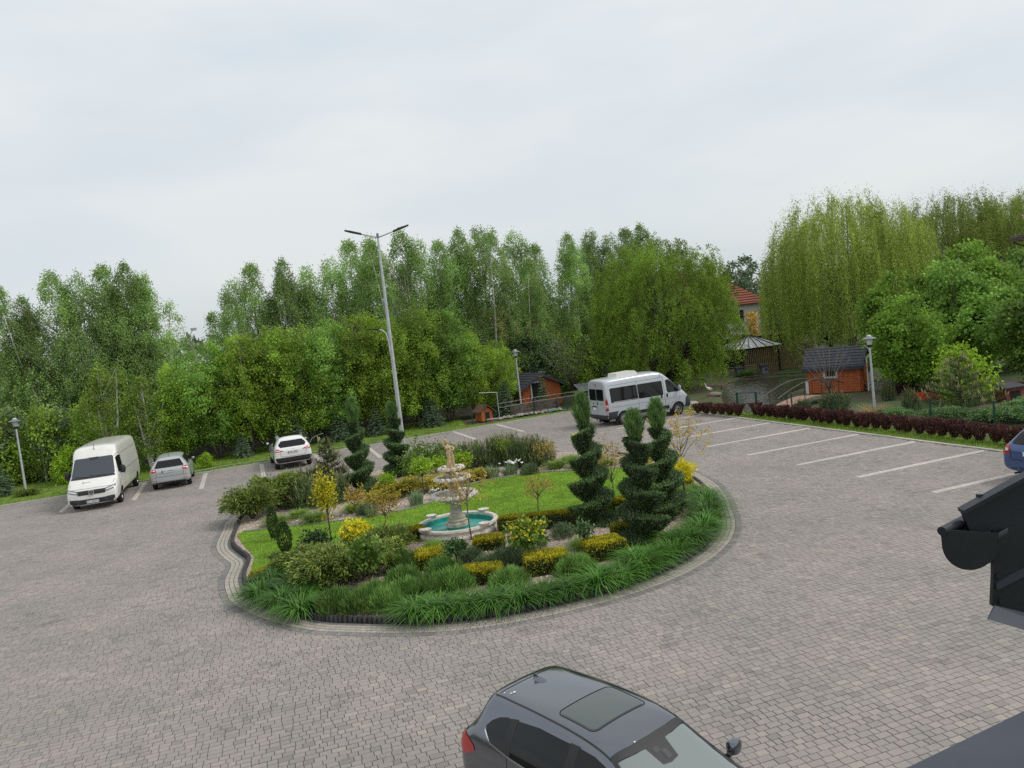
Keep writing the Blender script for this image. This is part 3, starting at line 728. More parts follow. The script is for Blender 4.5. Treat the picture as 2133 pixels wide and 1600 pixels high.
MB().tube([(h.x, 0, 2.40), (h.x+.02, 0, 2.44), (h.x-.05, 0, 2.66)], [.02,.012,.008], 6).build('aerial', BLACKP, van.root)
cu = bpy.data.curves.new('t', 'FONT'); cu.body = 'J'; cu.size = .15; to = bpy.data.objects.new('t', cu); COL.objects.link(to); me = evaluated(to); bpy.data.objects.remove(to); me.materials.append(GREYP)
ow = mat('windscreen_wiper', (.012,.012,.012), rough=.5)
for y0, y1 in ((.55,-.15),(-.1,-.75)): van.seam('wiper', [(y0,1.33),(y1,1.38)], 'x', 1, .02, ow, .015, van.root)
van.seam('bonnet_gap', [(-.86,1.14),(-.80,.93),(.80,.93),(.86,1.14)], 'x', 1, .012)
cu2 = van.patch('bonnet_sticker', [(-.30,1.135),(-.06,1.150),(-.06,1.162),(-.30,1.147)], 'x', 1, GREYP, .004); van.patch('bonnet_sticker', [(-.36,1.12),(-.33,1.12),(-.33,1.19),(-.36,1.19)], 'x', 1, BLACKP, .004)

# ---------------- silver estate car, seen from behind
st = [(0,.42,.78,.84,.72,.72,.55),(.05,.32,.90,.96,.82,.81,.64),(.12,.28,.96,1.02,.855,.83,.66),(.42,.24,.97,1.38,.865,.84,.54),(.55,.22,.97,1.42,.865,.84,.545),(1.2,.2,.95,1.48,.865,.84,.56),(2.0,.2,.93,1.49,.865,.84,.57),(2.45,.2,.92,1.43,.865,.84,.555),(3.2,.2,.91,.96,.865,.83,.62),(3.75,.22,.84,.89,.85,.79,.58),(4.1,.26,.72,.77,.80,.70,.5),(4.22,.34,.62,.65,.68,.58,.42)]
wag = Car('estate_car', 'silver estate car parked between the white van and white crossover', 'car', (-16.55,36.25,0), 0, st, SILVER, [(.78,.845),(3.25,.845)], .30, .19)
th = math.atan2(4.93,-1.72); wag.root.rotation_euler = (0,0,th); wag.root.location = (-16.52-.78*math.cos(th), 36.82-.78*math.sin(th)-.1, 0)
def rear_bits(c, win, lamps, bumper, plate, ptxt, paint_seams, lampm=REDL, lipz=None, bumpm=BLACKP):
    c.patch('rear_window', win, 'x', -1, GLASS, .006)
    for sg in (1, -1):
        for lp, mt_, of in lamps:
            q = [(sg*a, b) for a, b in lp]; c.patch('tail_lamp', q, 'x', -1, mt_, of)
    if bumper: c.patch('bumper_trim', bumper, 'x', -1, bumpm, .006)
    c.plate(ptxt, *plate, -1)
    for q in paint_seams: c.seam('tailgate_gap', q, 'x', -1, .012)
rear_bits(wag, [(-.60,1.02),(.60,1.02),(.62,1.06),(.48,1.33),(-.48,1.33),(-.62,1.06)], [([(.56,.86),(.80,.83),(.81,.97),(.74,1.01),(.57,.99)], REDL, .008), ([(.60,.92),(.70,.91),(.70,.96),(.60,.965)], CLEARL, .011)], [(-.72,.30),(.72,.30),(.74,.37),(-.74,.37)], (0,.08,.86), 'GW 5G04A', [[(-.60,1.0),(-.58,.62),(.58,.62),(.60,1.0)],[(-.8,.62),(-.58,.60)],[(.58,.60),(.8,.62)]])
for sg in (1, -1):
    wag.patch('side_window', [(.62,1.03),(2.95,.99),(2.42,1.34),(1.9,1.39),(.85,1.36),(.68,1.25)], 'y', sg, GLASS, .004); wag.patch('reflector', [(sg*.55,.43),(sg*.72,.46),(sg*.72,.48),(sg*.55,.455)][::sg], 'x', -1, REDL, .008)
    wag.seam('door_gap', [(1.25,.35),(1.15,.95)], 'y', sg); wag.seam('door_gap', [(2.1,.3),(2.1,1.36)], 'y', sg, .03, BLACKP, .008)
wag.mirror(2.75, .85, 1.02, SILVER, (.10,.15,.11)); MB().tube([(.75,0,1.45),(.62,0,1.60)], [.012,.006], 6).build('aerial', BLACKP, wag.root)
wag.patch('tailgate_badge', [(.38,.80),(.52,.80),(.52,.825),(.38,.825)], 'x', -1, CHROME, .006)

# ---------------- white crossover, seen from behind
SUV = [(0,.50,.84,.90,.74,.73,.58),(.05,.36,.98,1.04,.85,.83,.68),(.14,.30,1.05,1.12,.89,.86,.70),(.40,.26,1.06,1.50,.90,.87,.585),(.55,.25,1.06,1.545,.90,.87,.59),(1.2,.24,1.04,1.60,.90,.88,.61),(2.0,.24,1.02,1.605,.90,.88,.62),(2.5,.24,1.01,1.54,.90,.88,.60),(3.3,.24,.99,1.04,.90,.86,.65),(3.85,.25,.92,.97,.89,.82,.61),(4.22,.29,.80,.86,.84,.74,.53),(4.36,.38,.68,.72,.72,.62,.45)]
suv = Car('crossover_car', 'white crossover car with black roof rails and dark rear window', 'car', (0,0,0), 0, SUV, WHITEP, [(.82,.885),(3.46,.885)], .345, .22)
th = math.atan2(3.06,-1.21); suv.root.rotation_euler = (0,0,th); suv.root.location = (-11.33-.82*math.cos(th), 38.79-.82*math.sin(th), 0)
rear_bits(suv, [(-.58,1.10),(.58,1.10),(.66,1.20),(.62,1.28),(.50,1.40),(-.50,1.40),(-.62,1.28),(-.66,1.20)], [([(.42,.93),(.83,.90),(.88,1.06),(.80,1.09),(.62,1.0)], REDL, .008), ([(.58,.945),(.78,.94),(.80,.99),(.64,.985)], CLEARL, .011)], [(-.80,.36),(.80,.36),(.86,.55),(.84,.62),(-.84,.62),(-.86,.55)], (0,0,.86), 'GSL 4J501', [[(-.64,1.05),(-.60,.70),(-.5,.66),(.5,.66),(.60,.70),(.64,1.05)]])
for sg in (1, -1):
    suv.patch('side_window', [(.62,1.20),(.78,1.12),(3.0,1.07),(2.5,1.45),(1.9,1.50),(.95,1.45)], 'y', sg, GLASS, .004); suv.patch('wheel_arch_trim', [(1.25,.27),(3.05,.27),(3.05,.42),(1.25,.42)], 'y', sg, BLACKP, .006)
    MB().tube([(.62,sg*.565,1.545),(.75,sg*.575,1.60),(2.0,sg*.60,1.645),(2.3,sg*.60,1.60)], .018, 6).build('roof_rail', ALLOY, suv.root, smooth=True)
    suv.seam('door_gap', [(1.3,.4),(1.2,1.05)], 'y', sg); suv.seam('door_gap', [(2.15,.35),(2.15,1.48)], 'y', sg, .03, BLACKP, .008)
suv.patch('glass_roof', [(.72,-.50),(2.3,-.52),(2.3,.52),(.72,.50)], 'z', 1, GLASS, .006); suv.mirror(2.85, .90, 1.12, WHITEP, (.10,.14,.12))
suv.patch('tailgate_badge', [(-.06,.985),(.06,.985),(.06,1.01),(-.06,1.01)], 'x', -1, CHROME, .006); suv.patch('tailgate_badge', [(-.58,.90),(-.50,.90),(-.50,.94),(-.58,.94)], 'x', -1, CHROME, .006)
MB().box((.16,0,.34), (.06,1.0,.05)).build('lower_skid_plate', GREYP, suv.root)

# ---------------- silver minibus, seen from its right rear
st = [(0,.45,1.3,2.28,.90,.90,.74),(.03,.36,1.3,2.38,.975,.97,.83),(.14,.33,1.3,2.43,1.0,.995,.86),(.5,.33,1.3,2.46,1.02,1.0,.875),(2.2,.33,1.3,2.50,1.02,1.0,.885),(3.2,.33,1.3,2.50,1.02,1.0,.885),(3.6,.33,1.3,2.45,1.02,1.0,.875),(3.85,.33,1.3,2.30,1.02,1.0,.86),(4.85,.33,1.24,1.40,1.02,.97,.80),(5.05,.33,1.12,1.22,1.0,.92,.72),(5.28,.33,.90,.98,.96,.84,.62),(5.38,.40,.72,.78,.86,.74,.52)]
bus = Car('minibus', 'silver minibus with dark windows and roof unit at the far bays', 'van', (0,0,0), 0, st, MSILV, [(.98,1.0),(4.43,1.0)], .345, .22, rim='steel')
th = math.atan2(1.39,3.15); bus.root.rotation_euler = (0,0,th); c0 = np.array([5.6,40.6])+.89*np.array([-math.sin(th), math.cos(th)])
bus.root.location = (c0[0]-.98*math.cos(th), c0[1]-.98*math.sin(th), 0)
for sg in (1, -1):
    sw = bus.patch('side_window', rrect(.28,1.93,1.22,1.98,.06), 'y', sg, GLASS, .005); bus.patch('side_window', rrect(1.98,3.54,1.22,1.98,.06), 'y', sg, GLASS, .005)
    bus.seam('window_rail', [(.42,1.25),(1.88,1.25)], 'y', sg, .02, CHROME, .009, sw)
    bus.patch('cab_window', [(3.78,1.42),(3.86,1.30),(4.72,1.28),(4.80,1.40),(4.12,1.97),(3.98,2.0),(3.78,1.96)], 'y', sg, GLASS, .005)
    bus.patch('side_moulding', [(.32,.99),(5.0,.99),(5.0,1.03),(.32,1.03)], 'y', sg, MSILV, .014)
    bus.patch('sill_trim', [(1.55,.45),(3.85,.45),(3.85,.63),(1.55,.63)], 'y', sg, BLACKP, .006)
    bus.patch('rear_corner_bumper', [(.02,.36),(.60,.36),(.58,.60),(.68,.76),(.02,.76)], 'y', sg, GREYP, .010)
    bus.patch('front_bumper_corner', [(4.86,.36),(5.36,.40),(5.36,.86),(5.08,.98),(4.96,.90)], 'y', sg, GREYP, .008)
    bus.patch('door_handle', rrect(3.36,3.46,1.04,1.24,.03), 'y', sg, BLACKP, .012); bus.patch('door_handle', rrect(3.72,3.82,1.06,1.26,.03), 'y', sg, BLACKP, .012)
    bus.seam('door_gap', [(1.95,.4),(1.95,2.2)], 'y', sg, .012); bus.seam('door_gap', [(3.62,.4),(3.62,2.2)], 'y', sg, .014); bus.seam('door_gap', [(4.62,1.26),(4.55,.9),(4.0,.7)], 'y', sg, .010)
    bus.seam('roof_crease', [(.2,2.12),(3.7,2.16)], 'y', sg, .012, GREYP, .002)
    bus.patch('tail_lamp', [(sg*.84,.80),(sg*.94,.80),(sg*.97,.95),(sg*.95,1.50),(sg*.86,1.36)][::sg], 'x', -1, REDL, .010); bus.patch('tail_lamp', [(.01,.80),(.10,.80),(.09,1.36),(.02,1.50)], 'y', sg, REDL, .010)
    bus.patch('reversing_lamp', [(.015,.95),(.09,.95),(.08,1.15),(.015,1.15)], 'y', sg, CLEARL, .014)
    MB().box((.60, sg*.85, .20), (.02,.24,.28)).build('mud_flap', BLACKP, bus.root); MB().box((4.02, sg*.88, .22), (.02,.22,.26)).build('mud_flap', BLACKP, bus.root)
for y0, y1 in ((-.72,-.03),(.03,.72)): bus.patch('rear_window', rrect(y0,y1,1.36,1.96,.05), 'x', -1, GLASS, .006)
bus.patch('rear_bumper', [(-.95,.36),(.95,.36),(.96,.60),(-.96,.60)], 'x', -1, GREYP, .012); bus.seam('door_gap', [(0,.6),(0,2.2)], 'x', -1, .014); bus.patch('brake_lamp', rrect(-.12,.12,2.17,2.21,.01), 'x', -1, REDL, .008)
bus.plate('', 0, .30, .92, -1, .42, .13); bus.patch('plate_recess', [(.05,.98),(.56,.98),(.54,1.06),(.07,1.06)], 'x', -1, BLACKP, .007); bus.patch('rear_badge', fan((.35,1.2),12,.045), 'x', -1, BLACKP, .006); bus.patch('rear_badge', [(-.60,1.18),(-.40,1.18),(-.40,1.205),(-.60,1.205)], 'x', -1, BLACKP, .006); bus.patch('door_handle', rrect(-.12,-.05,1.12,1.28,.02), 'x', -1, BLACKP, .01)
ru = MB(); ru.prism([(1.05,-.42,2.47),(2.45,-.42,2.49),(2.30,-.38,2.68),(1.15,-.38,2.66)], (0,.84,0)); ru.build('roof_unit', mat('roof_unit_cream', (.66,.64,.58), rough=.4), bus.root)
bus.mirror(4.55, 1.0, 1.46, MSILV, (.14,.2,.34)); MB().tube([(3.45,-.87,2.2),(3.48,-.95,2.24),(3.40,-.97,2.38)], .012, 6).build('aerial', BLACKP, bus.root)
MB().tube([(-.02,0,.34),(-.10,0,.34),(-.12,0,.40)], .025, 8).build('tow_hook', BLACKP, bus.root)

# ---------------- blue estate at the right edge (only its rear corner shows)
st = [(q[0]*1.0, *q[1:]) for q in SUV]
st = [(x, zb*.88, zs*.90, zr*.92, a, b, c) for x, zb, zs, zr, a, b, c in st]
blu = Car('blue_car', 'blue estate car at the right edge above the gutter', 'car', (0,0,0), 0, st, BLUEP, [(.82,.88),(3.46,.88)], .31, .2)
blu.root.rotation_euler = (0,0,R(17.5)); blu.root.location = (13.35,20.25,0)
rear_bits(blu, [(-.58,1.02),(.58,1.02),(.62,1.08),(.50,1.34),(-.50,1.34),(-.62,1.08)], [([(.60,.76),(.83,.74),(.84,.95),(.76,1.0),(.64,.98)], REDL, .008), ([(.66,.84),(.76,.84),(.76,.91),(.66,.91)], CLEARL, .011)], None, (0,0,.80), '', [[(-.60,.98),(-.58,.62),(.58,.62),(.60,.98)]])
for sg in (1, -1): blu.patch('side_window', [(.62,1.08),(2.95,.99),(2.5,1.36),(1.9,1.40),(.90,1.36)], 'y', sg, GLASS, .004)
MB().tube([(.15,.5,.24),(-.02,.5,.24)], .03, 8).build('exhaust_pipe', CHROME, blu.root)
MB().box((.02,.36,.80),(.01,.05,.08)).build('blue_strip', PLATEB, blu.root)
# ---------------- dark car right below the camera
st = [(0,.50,.88,.95,.76,.75,.58),(.05,.36,1.02,1.08,.87,.85,.66),(.14,.30,1.10,1.16,.91,.88,.68),(.30,.28,1.10,1.40,.915,.885,.60),(.40,.26,1.10,1.585,.92,.89,.585),(.52,.26,1.10,1.615,.92,.89,.59),(.9,.25,1.09,1.635,.92,.89,.60),(1.4,.24,1.07,1.655,.92,.90,.615),(2.0,.24,1.05,1.65,.92,.90,.625),(2.42,.24,1.04,1.605,.92,.90,.62),(2.62,.24,1.035,1.54,.92,.90,.615),(3.4,.24,1.02,1.07,.92,.88,.66),(3.95,.25,.95,1.0,.91,.84,.62),(4.32,.29,.83,.89,.87,.76,.55),(4.48,.38,.70,.75,.76,.64,.46)]
CX, CY, CH = -.495, 9.44, -51.9
dk = Car('dark_car', 'dark slate crossover car with sunroof parked in the foreground', 'car', (CX,CY,0), R(CH), st, DARKB, [(.84,.905),(3.54,.905)], .36, .225, scale=.905)
dk.patch('sunroof', rrect(1.62,2.20,-.42,.42,.07,5), 'z', 1, mat('sunroof_glass', (.085,.10,.10), rough=.05, spec=.5), .004)
dk.seam('sunroof_gap', rrect(1.60,2.22,-.44,.44,.08,5)+[rrect(1.60,2.22,-.44,.44,.08,5)[0]], 'z', 1, .014)
WS = mat('windscreen_glass', (.17,.20,.195), rough=.02, spec=.9, coat=.8)
dk.patch('windscreen', [(2.66,-.545),(2.70,-.3),(2.71,0),(2.70,.3),(2.66,.545),(3.36,.70),(3.42,.4),(3.44,0),(3.42,-.4),(3.36,-.70)], 'z', 1, WS, .005)
fr = [(2.56,-.57),(2.60,-.3),(2.61,0),(2.60,.3),(2.56,.57),(2.64,.56),(2.69,.34),(2.71,.16),(2.92,.12),(2.94,0),(2.92,-.12),(2.71,-.16),(2.69,-.34),(2.64,-.56)]
dk.patch('windscreen_frit', fr, 'z', 1, BLACKP, .008)
dk.patch('rain_sensor', [(2.80,-.02),(2.90,-.02),(2.90,.06),(2.80,.06)], 'z', 1, GREYP, .011); dk.patch('rain_sensor', [(2.74,-.10),(2.80,-.10),(2.80,-.02),(2.74,-.02)], 'z', 1, GREYP, .011)
for sg in (1, -1):
    dk.patch('windscreen_frit', [(2.56,sg*.565),(2.64,sg*.535),(3.36,sg*.655),(3.36,sg*.72)][::sg], 'z', 1, BLACKP, .008)
    dk.patch('rear_side_window', [(.58,1.30),(.64,1.21),(.74,1.165),(1.02,1.13),(1.02,1.475),(.92,1.47),(.78,1.435),(.66,1.375)], 'y', sg, GLASS, .004)
    dk.patch('side_window', [(1.10,1.125),(2.06,1.10),(2.06,1.525),(1.5,1.525),(1.10,1.485)], 'y', sg, GLASS, .004); dk.patch('side_window', [(2.16,1.095),(3.10,1.07),(3.04,1.13),(2.87,1.27),(2.70,1.39),(2.55,1.46),(2.40,1.505),(2.16,1.525)], 'y', sg, GLASS, .004)
    dk.patch('window_pillar', [(1.00,1.11),(1.12,1.11),(1.12,1.50),(1.00,1.48)], 'y', sg, BLACKP, .006); dk.patch('window_pillar', [(2.04,1.09),(2.18,1.09),(2.18,1.535),(2.04,1.535)], 'y', sg, BLACKP, .006)
    dk.seam('window_trim', [(.58,1.26),(.72,1.15),(1.1,1.11),(3.15,1.05)], 'y', sg, .022, CHROME if sg < 0 else BLACKP, .006)
    dk.seam('roof_gap', [(.50,sg*.520),(.9,sg*.535),(1.5,sg*.55),(2.2,sg*.56),(2.6,sg*.565)], 'z', 1, .022, BLACKP, .004)
    dk.seam('door_gap', [(1.28,.5),(1.12,.8),(1.08,1.1)], 'y', sg, .010); dk.seam('door_gap', [(2.12,.35),(2.12,1.1)], 'y', sg, .010); dk.seam('door_gap', [(3.3,.45),(3.2,1.02)], 'y', sg, .010)
    dk.patch('door_handle', rrect(1.35,1.52,.93,.97,.015), 'y', sg, DARKB, .03); dk.patch('door_handle', rrect(2.30,2.47,.92,.96,.015), 'y', sg, DARKB, .03)
    dk.patch('tail_lamp', [(.0,.92),(.22,.86),(.44,.98),(.40,1.03),(.16,1.13),(.06,1.12)], 'y', sg, REDL, .008)
    dk.patch('tail_lamp', [(sg*.52,.98),(sg*.86,.90),(sg*.88,1.10),(sg*.70,1.10),(sg*.54,1.05)][::sg], 'x', -1, REDL, .008)
dk.patch('rear_window', [(-.56,1.18),(.56,1.18),(.50,1.46),(-.50,1.46)], 'x', -1, GLASS, .006)
dk.seam('tailgate_gap', [(.55,-.54),(.58,-.3),(.59,0),(.58,.3),(.55,.54)], 'z', 1, .012); dk.seam('tailgate_gap', [(.46,-.53),(.50,-.3),(.51,0),(.50,.3),(.46,.53)], 'z', 1, .010)
dk.plate('', 0, 0, .80, -1)
h, n_ = dk.proj(.78, 0, 'z', 1)
fn = MB(); fn.prism([(.90,-.004,h.z-.004),(.66,-.004,h.z-.004),(.64,-.004,h.z+.085),(.70,-.004,h.z+.06)], (0,.008,0)); fn.lathe([(.13,-.004),(.11,.012),(.05,.03),(.001,.04)], 14, (0,0,0))
fn.v = fn.v[:8]+[(v[0]*1.0+.78, v[1]*.40, v[2]+h.z) for v in fn.v[8:]]
fn.build('shark_fin_aerial', DARKB, dk.root, smooth=True)
dk.mirror(2.98, .92, 1.12, DARKB, (.14,.22,.17))
ww_ = mat('wiper_black', (.012,.012,.012), rough=.5)
for a in ([(3.40,.55),(3.36,-.10)], [(3.42,-.05),(3.36,-.62)]): dk.seam('wiper', a, 'z', 1, .03, ww_, .02, dk.root)
BIRD = mat('white_dropping', (.75,.75,.72), rough=.8)
for x, y, s_ in ((.72,-.44,.014),(.74,-.40,.02),(.62,-.47,.012),(2.60,-.20,.014),(2.63,.05,.012)): dk.patch('white_speck', fan((x,y),7,s_), 'z', 1, BIRD, .006)
# ================================================================== FOUNTAIN, LAMPS, SHEDS, YARD
CAST = mat('weathered_cast_stone', (.42,.38,.31), rough=.85, noise=.35, nscale=6, bump=.4, bscale=30)
CASTW = mat('whitewashed_stone', (.62,.58,.53), rough=.8, noise=.22, nscale=9, bump=.35, bscale=30)
TEAL = mat('teal_pool_paint', (.012,.30,.24), rough=.5, noise=.25, nscale=5)
POOLW = mat('pool_water', (.10,.42,.38), rough=.05, spec=.6, bump=.15, bscale=6)
SAND = mat('sandstone_figure', (.50,.37,.21), rough=.8, noise=.25, nscale=10, bump=.3, bscale=40)
FX, FY, FZ = -1.98, 21.85, .10
fo = root('fountain', 'three tiered cast stone fountain with round teal pool on the island', 'fountain', (FX, FY, FZ))
seg = lambda th, i: 1.0+.012*abs(math.sin(th*14))
wall = MB(); wall.lathe([(1.14,0),(1.15,.07),(1.10,.14),(1.12,.19),(1.16,.23),(1.145,.28),(1.085,.30),(1.03,.28),(1.015,.24),(1.025,.20)], 84, fn=seg, cap=False); wall.build('pool_rim', CASTW, fo, smooth=True)
inn = MB(); inn.lathe([(1.035,.22),(1.02,.02),(.001,.015)], 48, cap=False); inn.build('pool_lining', TEAL, fo, smooth=True)
MB().lathe([(1.022,.085),(.001,.085)], 48, cap=False).build('pool_water', POOLW, fo)
ped = MB(); ped.lathe([(.30,.03),(.30,.16),(.34,.17),(.34,.26),(.27,.28),(.29,.33),(.24,.36),(.25,.42),(.20,.46),(.17,.54),(.15,.62),(.16,.70),(.14,.76),(.18,.84)], 8, cap=False); ped.build('pedestal', CAST, fo)
MB().lathe([(.305,.03),(.305,.14)], 8, cap=False).build('pedestal_foot', TEAL, fo)
def bowl(z, r_, h, nsc, nm):
    f = lambda th, i: 1.0+(.05*abs(math.sin(th*nsc/2)) if i in (4,5,6,7) else 0.012*math.cos(th*nsc))
    mb = MB(); mb.lathe([(r_*.28,z-h),(r_*.34,z-h*.9),(r_*.62,z-h*.55),(r_*.86,z-h*.18),(r_*.97,z-.02),(r_,z+.03),(r_*.95,z+.06),(r_*.87,z+.035),(r_*.7,z-h*.10),(r_*.4,z-h*.25),(.001,z-h*.3)], nsc*6, fn=f, cap=False)
    b_ = mb.build('basin', CAST, fo, smooth=True)
    rm = MB()
    for k in range(nsc):
        a = 2*PI*(k+.5)/nsc; s_ = r_*PI/nsc
        rm.lathe([(s_*.3,-s_*.6),(s_*.95,-s_*.35),(s_,0),(s_*.75,s_*.5),(s_*.02,s_*.7)], 8, (r_*.955*math.cos(a), r_*.955*math.sin(a), z+.03))
    rm.build('scalloped_rim', CASTW, b_, smooth=True)
bowl(1.02,.62,.22,20,'large'); bowl(1.50,.47,.17,16,'middle'); bowl(1.78,.33,.12,12,'small')
MB().lathe([(.15,.95),(.13,1.05),(.12,1.2),(.15,1.33),(.17,1.36)], 8, cap=False).build('stem', CAST, fo); MB().lathe([(.11,1.45),(.10,1.55),(.12,1.68)], 8, cap=False).build('stem', CAST, fo)
for a in (R(225),R(315),R(50),R(135)):
    sh = MB(); sh.lathe([(.03,0),(.09,.03),(.135,.09),(.15,.13),(.12,.125),(.05,.07),(.001,.06)], 24, (1.14*math.cos(a), 1.14*math.sin(a), .22), fn=lambda th, i: 1+.10*abs(math.sin(th*4)), cap=False); sh.build('shell_bowl', CASTW, fo, smooth=True)
# the figure: one continuous draped body with the right arm raised over the head
fg = MB(); n = 20; V = []; rows = [(0,.105,.10),(.05,.115,.105),(.15,.10,.09),(.28,.09,.078),(.38,.098,.075),(.44,.10,.072),(.50,.078,.058),(.54,.075,.056),(.60,.088,.062),(.645,.085,.055),(.67,.045,.04),(.70,.030,.030)]
def sway(z): return .03*math.sin(z*6.0)-.015
for i, (z, a, b) in enumerate(rows):
    for k in range(n):
        th = 2*PI*k/n; f = 1+(.10*math.sin(th*7+z*5) if z < .40 else 0); V.append((a*f*math.cos(th)+sway(z), b*f*math.sin(th), z))
fg.add(V, [(i*n+k, i*n+(k+1) % n, (i+1)*n+(k+1) % n, (i+1)*n+k) for i in range(len(rows)-1) for k in range(n)]+[tuple(range(n-1,-1,-1)), tuple(range((len(rows)-1)*n, len(rows)*n))])
hx = sway(.70)
fg.lathe([(.005,-.062),(.036,-.05),(.046,-.01),(.050,.02),(.040,.05),(.005,.064)], 14, (hx-.005,0,.765)); fg.lathe([(.005,-.03),(.034,-.015),(.034,.015),(.005,.03)], 10, (hx+.0,.045,.785))   # head, hair knot
fg.lathe([(.004,-.012),(.009,0),(.004,.012)], 8, (hx-.002,-.052,.760))                                          # nose
for s_ in (-1, 1): fg.lathe([(.005,-.03),(.032,-.012),(.034,.01),(.006,.032)], 10, (sway(.6)+s_*.042,-.052,.595))
fg.tube([(sway(.64)-.08,0,.640),(-.155,-.01,.70),(-.165,-.01,.76),(-.10,-.015,.825),(-.02,-.02,.828)], [.034,.030,.026,.021,.018], 10)
fg.tube([(sway(.64)+.08,0,.635),(.135,-.02,.56),(.11,-.075,.52),(.03,-.095,.555)], [.034,.028,.023,.018], 10)
for k in range(4): fg.tube([(-.03+.002*k,-.015-.006*k,.83),(.005,-.03-.010*k,.822)], [.007,.005], 6); fg.tube([(.035,-.095,.55+.008*k),(-.005,-.095,.565+.008*k)], [.007,.005], 6)
fg.tube([(.06,-.06,.50),(.085,-.07,.35),(.08,-.075,.15),(.085,-.07,.02)], [.022,.03,.034,.038], 10); fg.tube([(-.01,-.07,.44),(-.045,-.085,.30),(-.05,-.085,.10)], [.016,.022,.024], 8)
o = fg.build('statue', SAND); rmd = o.modifiers.new('r', 'REMESH'); rmd.mode = 'VOXEL'; rmd.voxel_size = .0075; rmd.use_smooth_shade = True
sm = o.modifiers.new('s', 'SMOOTH'); sm.iterations = 3
me = evaluated(o); bpy.data.objects.remove(o); me.materials.clear(); me.materials.append(SAND)
o = link('statue', me, None, (FX, FY, FZ+1.80), R(15)); tag(o, 'sandstone draped figure with raised arm on top of the fountain', 'statue')

# ---------------- lamps
POST = mat('galvanised_post', (.50,.52,.54), rough=.45, metal=.3, noise=.12, nscale=6)
HEADG = mat('lamp_grey_metal', (.20,.22,.23), rough=.45, metal=.4)
HEADB = mat('lamp_black', (.02,.021,.025), rough=.5)
LGL = mat('lamp_clear_shade', (.55,.58,.58), rough=.2, spec=.6)
def garden_lamp(label, loc, h, arm=False):
    t = root('garden_lamp', label, 'lamp post', (*loc, 0), 0, 'hat shaped lamps round the car park')
    MB().tube([(0,0,-.05),(0,0,h*.5),(0,0,h-.52)], [.065,.05,.04], 12).build('post', POST, t, smooth=True)
    MB().lathe([(.05,h-.56),(.085,h-.52),(.09,h-.44),(.06,h-.42)], 14).build('lamp_socket', HEADB, t, smooth=True)
    MB().lathe([(.10,h-.43),(.14,h-.25),(.145,h-.17),(.10,h-.16)], 18).build('lamp_glass', LGL, t, smooth=True)
    hd = MB().lathe([(.30,h-.185),(.31,h-.165),(.16,h-.10),(.11,h-.07),(.001,h-.07)], 24, cap=False).build('hat_shade', HEADG, t, smooth=True)
    MB().lathe([(.10,h-.075),(.09,h-.02),(.05,h),(.001,h+.005)], 16, cap=False).build('cap', LGL, hd, smooth=True)
    if arm:
        MB().tube([(.02,0,h-.95),(-.05,0,h-.62),(-.14,0,h-.50),(-.30,0,h-.42)], .022, 8).build('side_arm', POST, t, smooth=True); MB().prism([(-.28,-.06,h-.43),(-.62,-.04,h-.33),(-.62,.04,h-.33),(-.28,.06,h-.43)], (0,0,.035)).build('side_lamp', HEADB, t)
    return t
garden_lamp('hat shaped garden lamp on the grass beside the white van', (-25.29,39.58), 3.95)
garden_lamp('hat shaped garden lamp standing before the left wooden hut', (.45,51.3), 4.25)
garden_lamp('hat shaped lamp with small side arm behind the red hedge', (15.85,34.3), 3.6, True)
t = root('street_light', 'tall grey street light with two opposed arms behind the fountain', 'street light', (-5.08,34.3,.08))
MB().tube([(0,0,0),(0,0,4.5),(0,0,10.2)], [.105,.085,.045], 14).build('mast', POST, t, smooth=True)
MB().box((-.0,-.095,1.0), (.13,.05,.45)).build('service_hatch', POST, t); MB().tube([(0,0,10.1),(0,0,10.3)], .055, 10).build('mast_cap', HEADG, t)
for sg in (-1, 1):
    d = Vector((sg*math.cos(R(10)), sg*math.sin(R(10)), .30 if sg > 0 else .30)); q = Vector((0,0,10.12)); m_ = q+d*.72; e = q+d*1.38
    MB().tube([q, m_], [.035,.028], 8).build('arm', POST, t, smooth=True)
    sd_ = Vector((-d.y, d.x, 0)).normalized(); up = Vector((0,0,1))
    hb = MB(); a0 = m_-d*.04; P = [a0+sd_*.10, a0-sd_*.10, m_+d*.4-sd_*.14, e-sd_*.03, e+sd_*.03, m_+d*.4+sd_*.14]; hb.prism([tuple(p+up*(-.03)) for p in P], (0,0,.07)); hb.build('lamp_head', HEADB, t)
MB().tube([(-.06,-.09,5.0),(-.08,-.10,5.6),(-.14,-.10,5.95),(-.30,-.11,6.12),(-.42,-.11,6.14)], .028, 8).build('low_bracket', POST, t, smooth=True); MB().prism([(-.40,-.17,6.12),(-.95,-.15,6.18),(-.95,-.07,6.18),(-.40,-.05,6.12)], (0,0,.05)).build('low_lamp_head', HEADB, t)

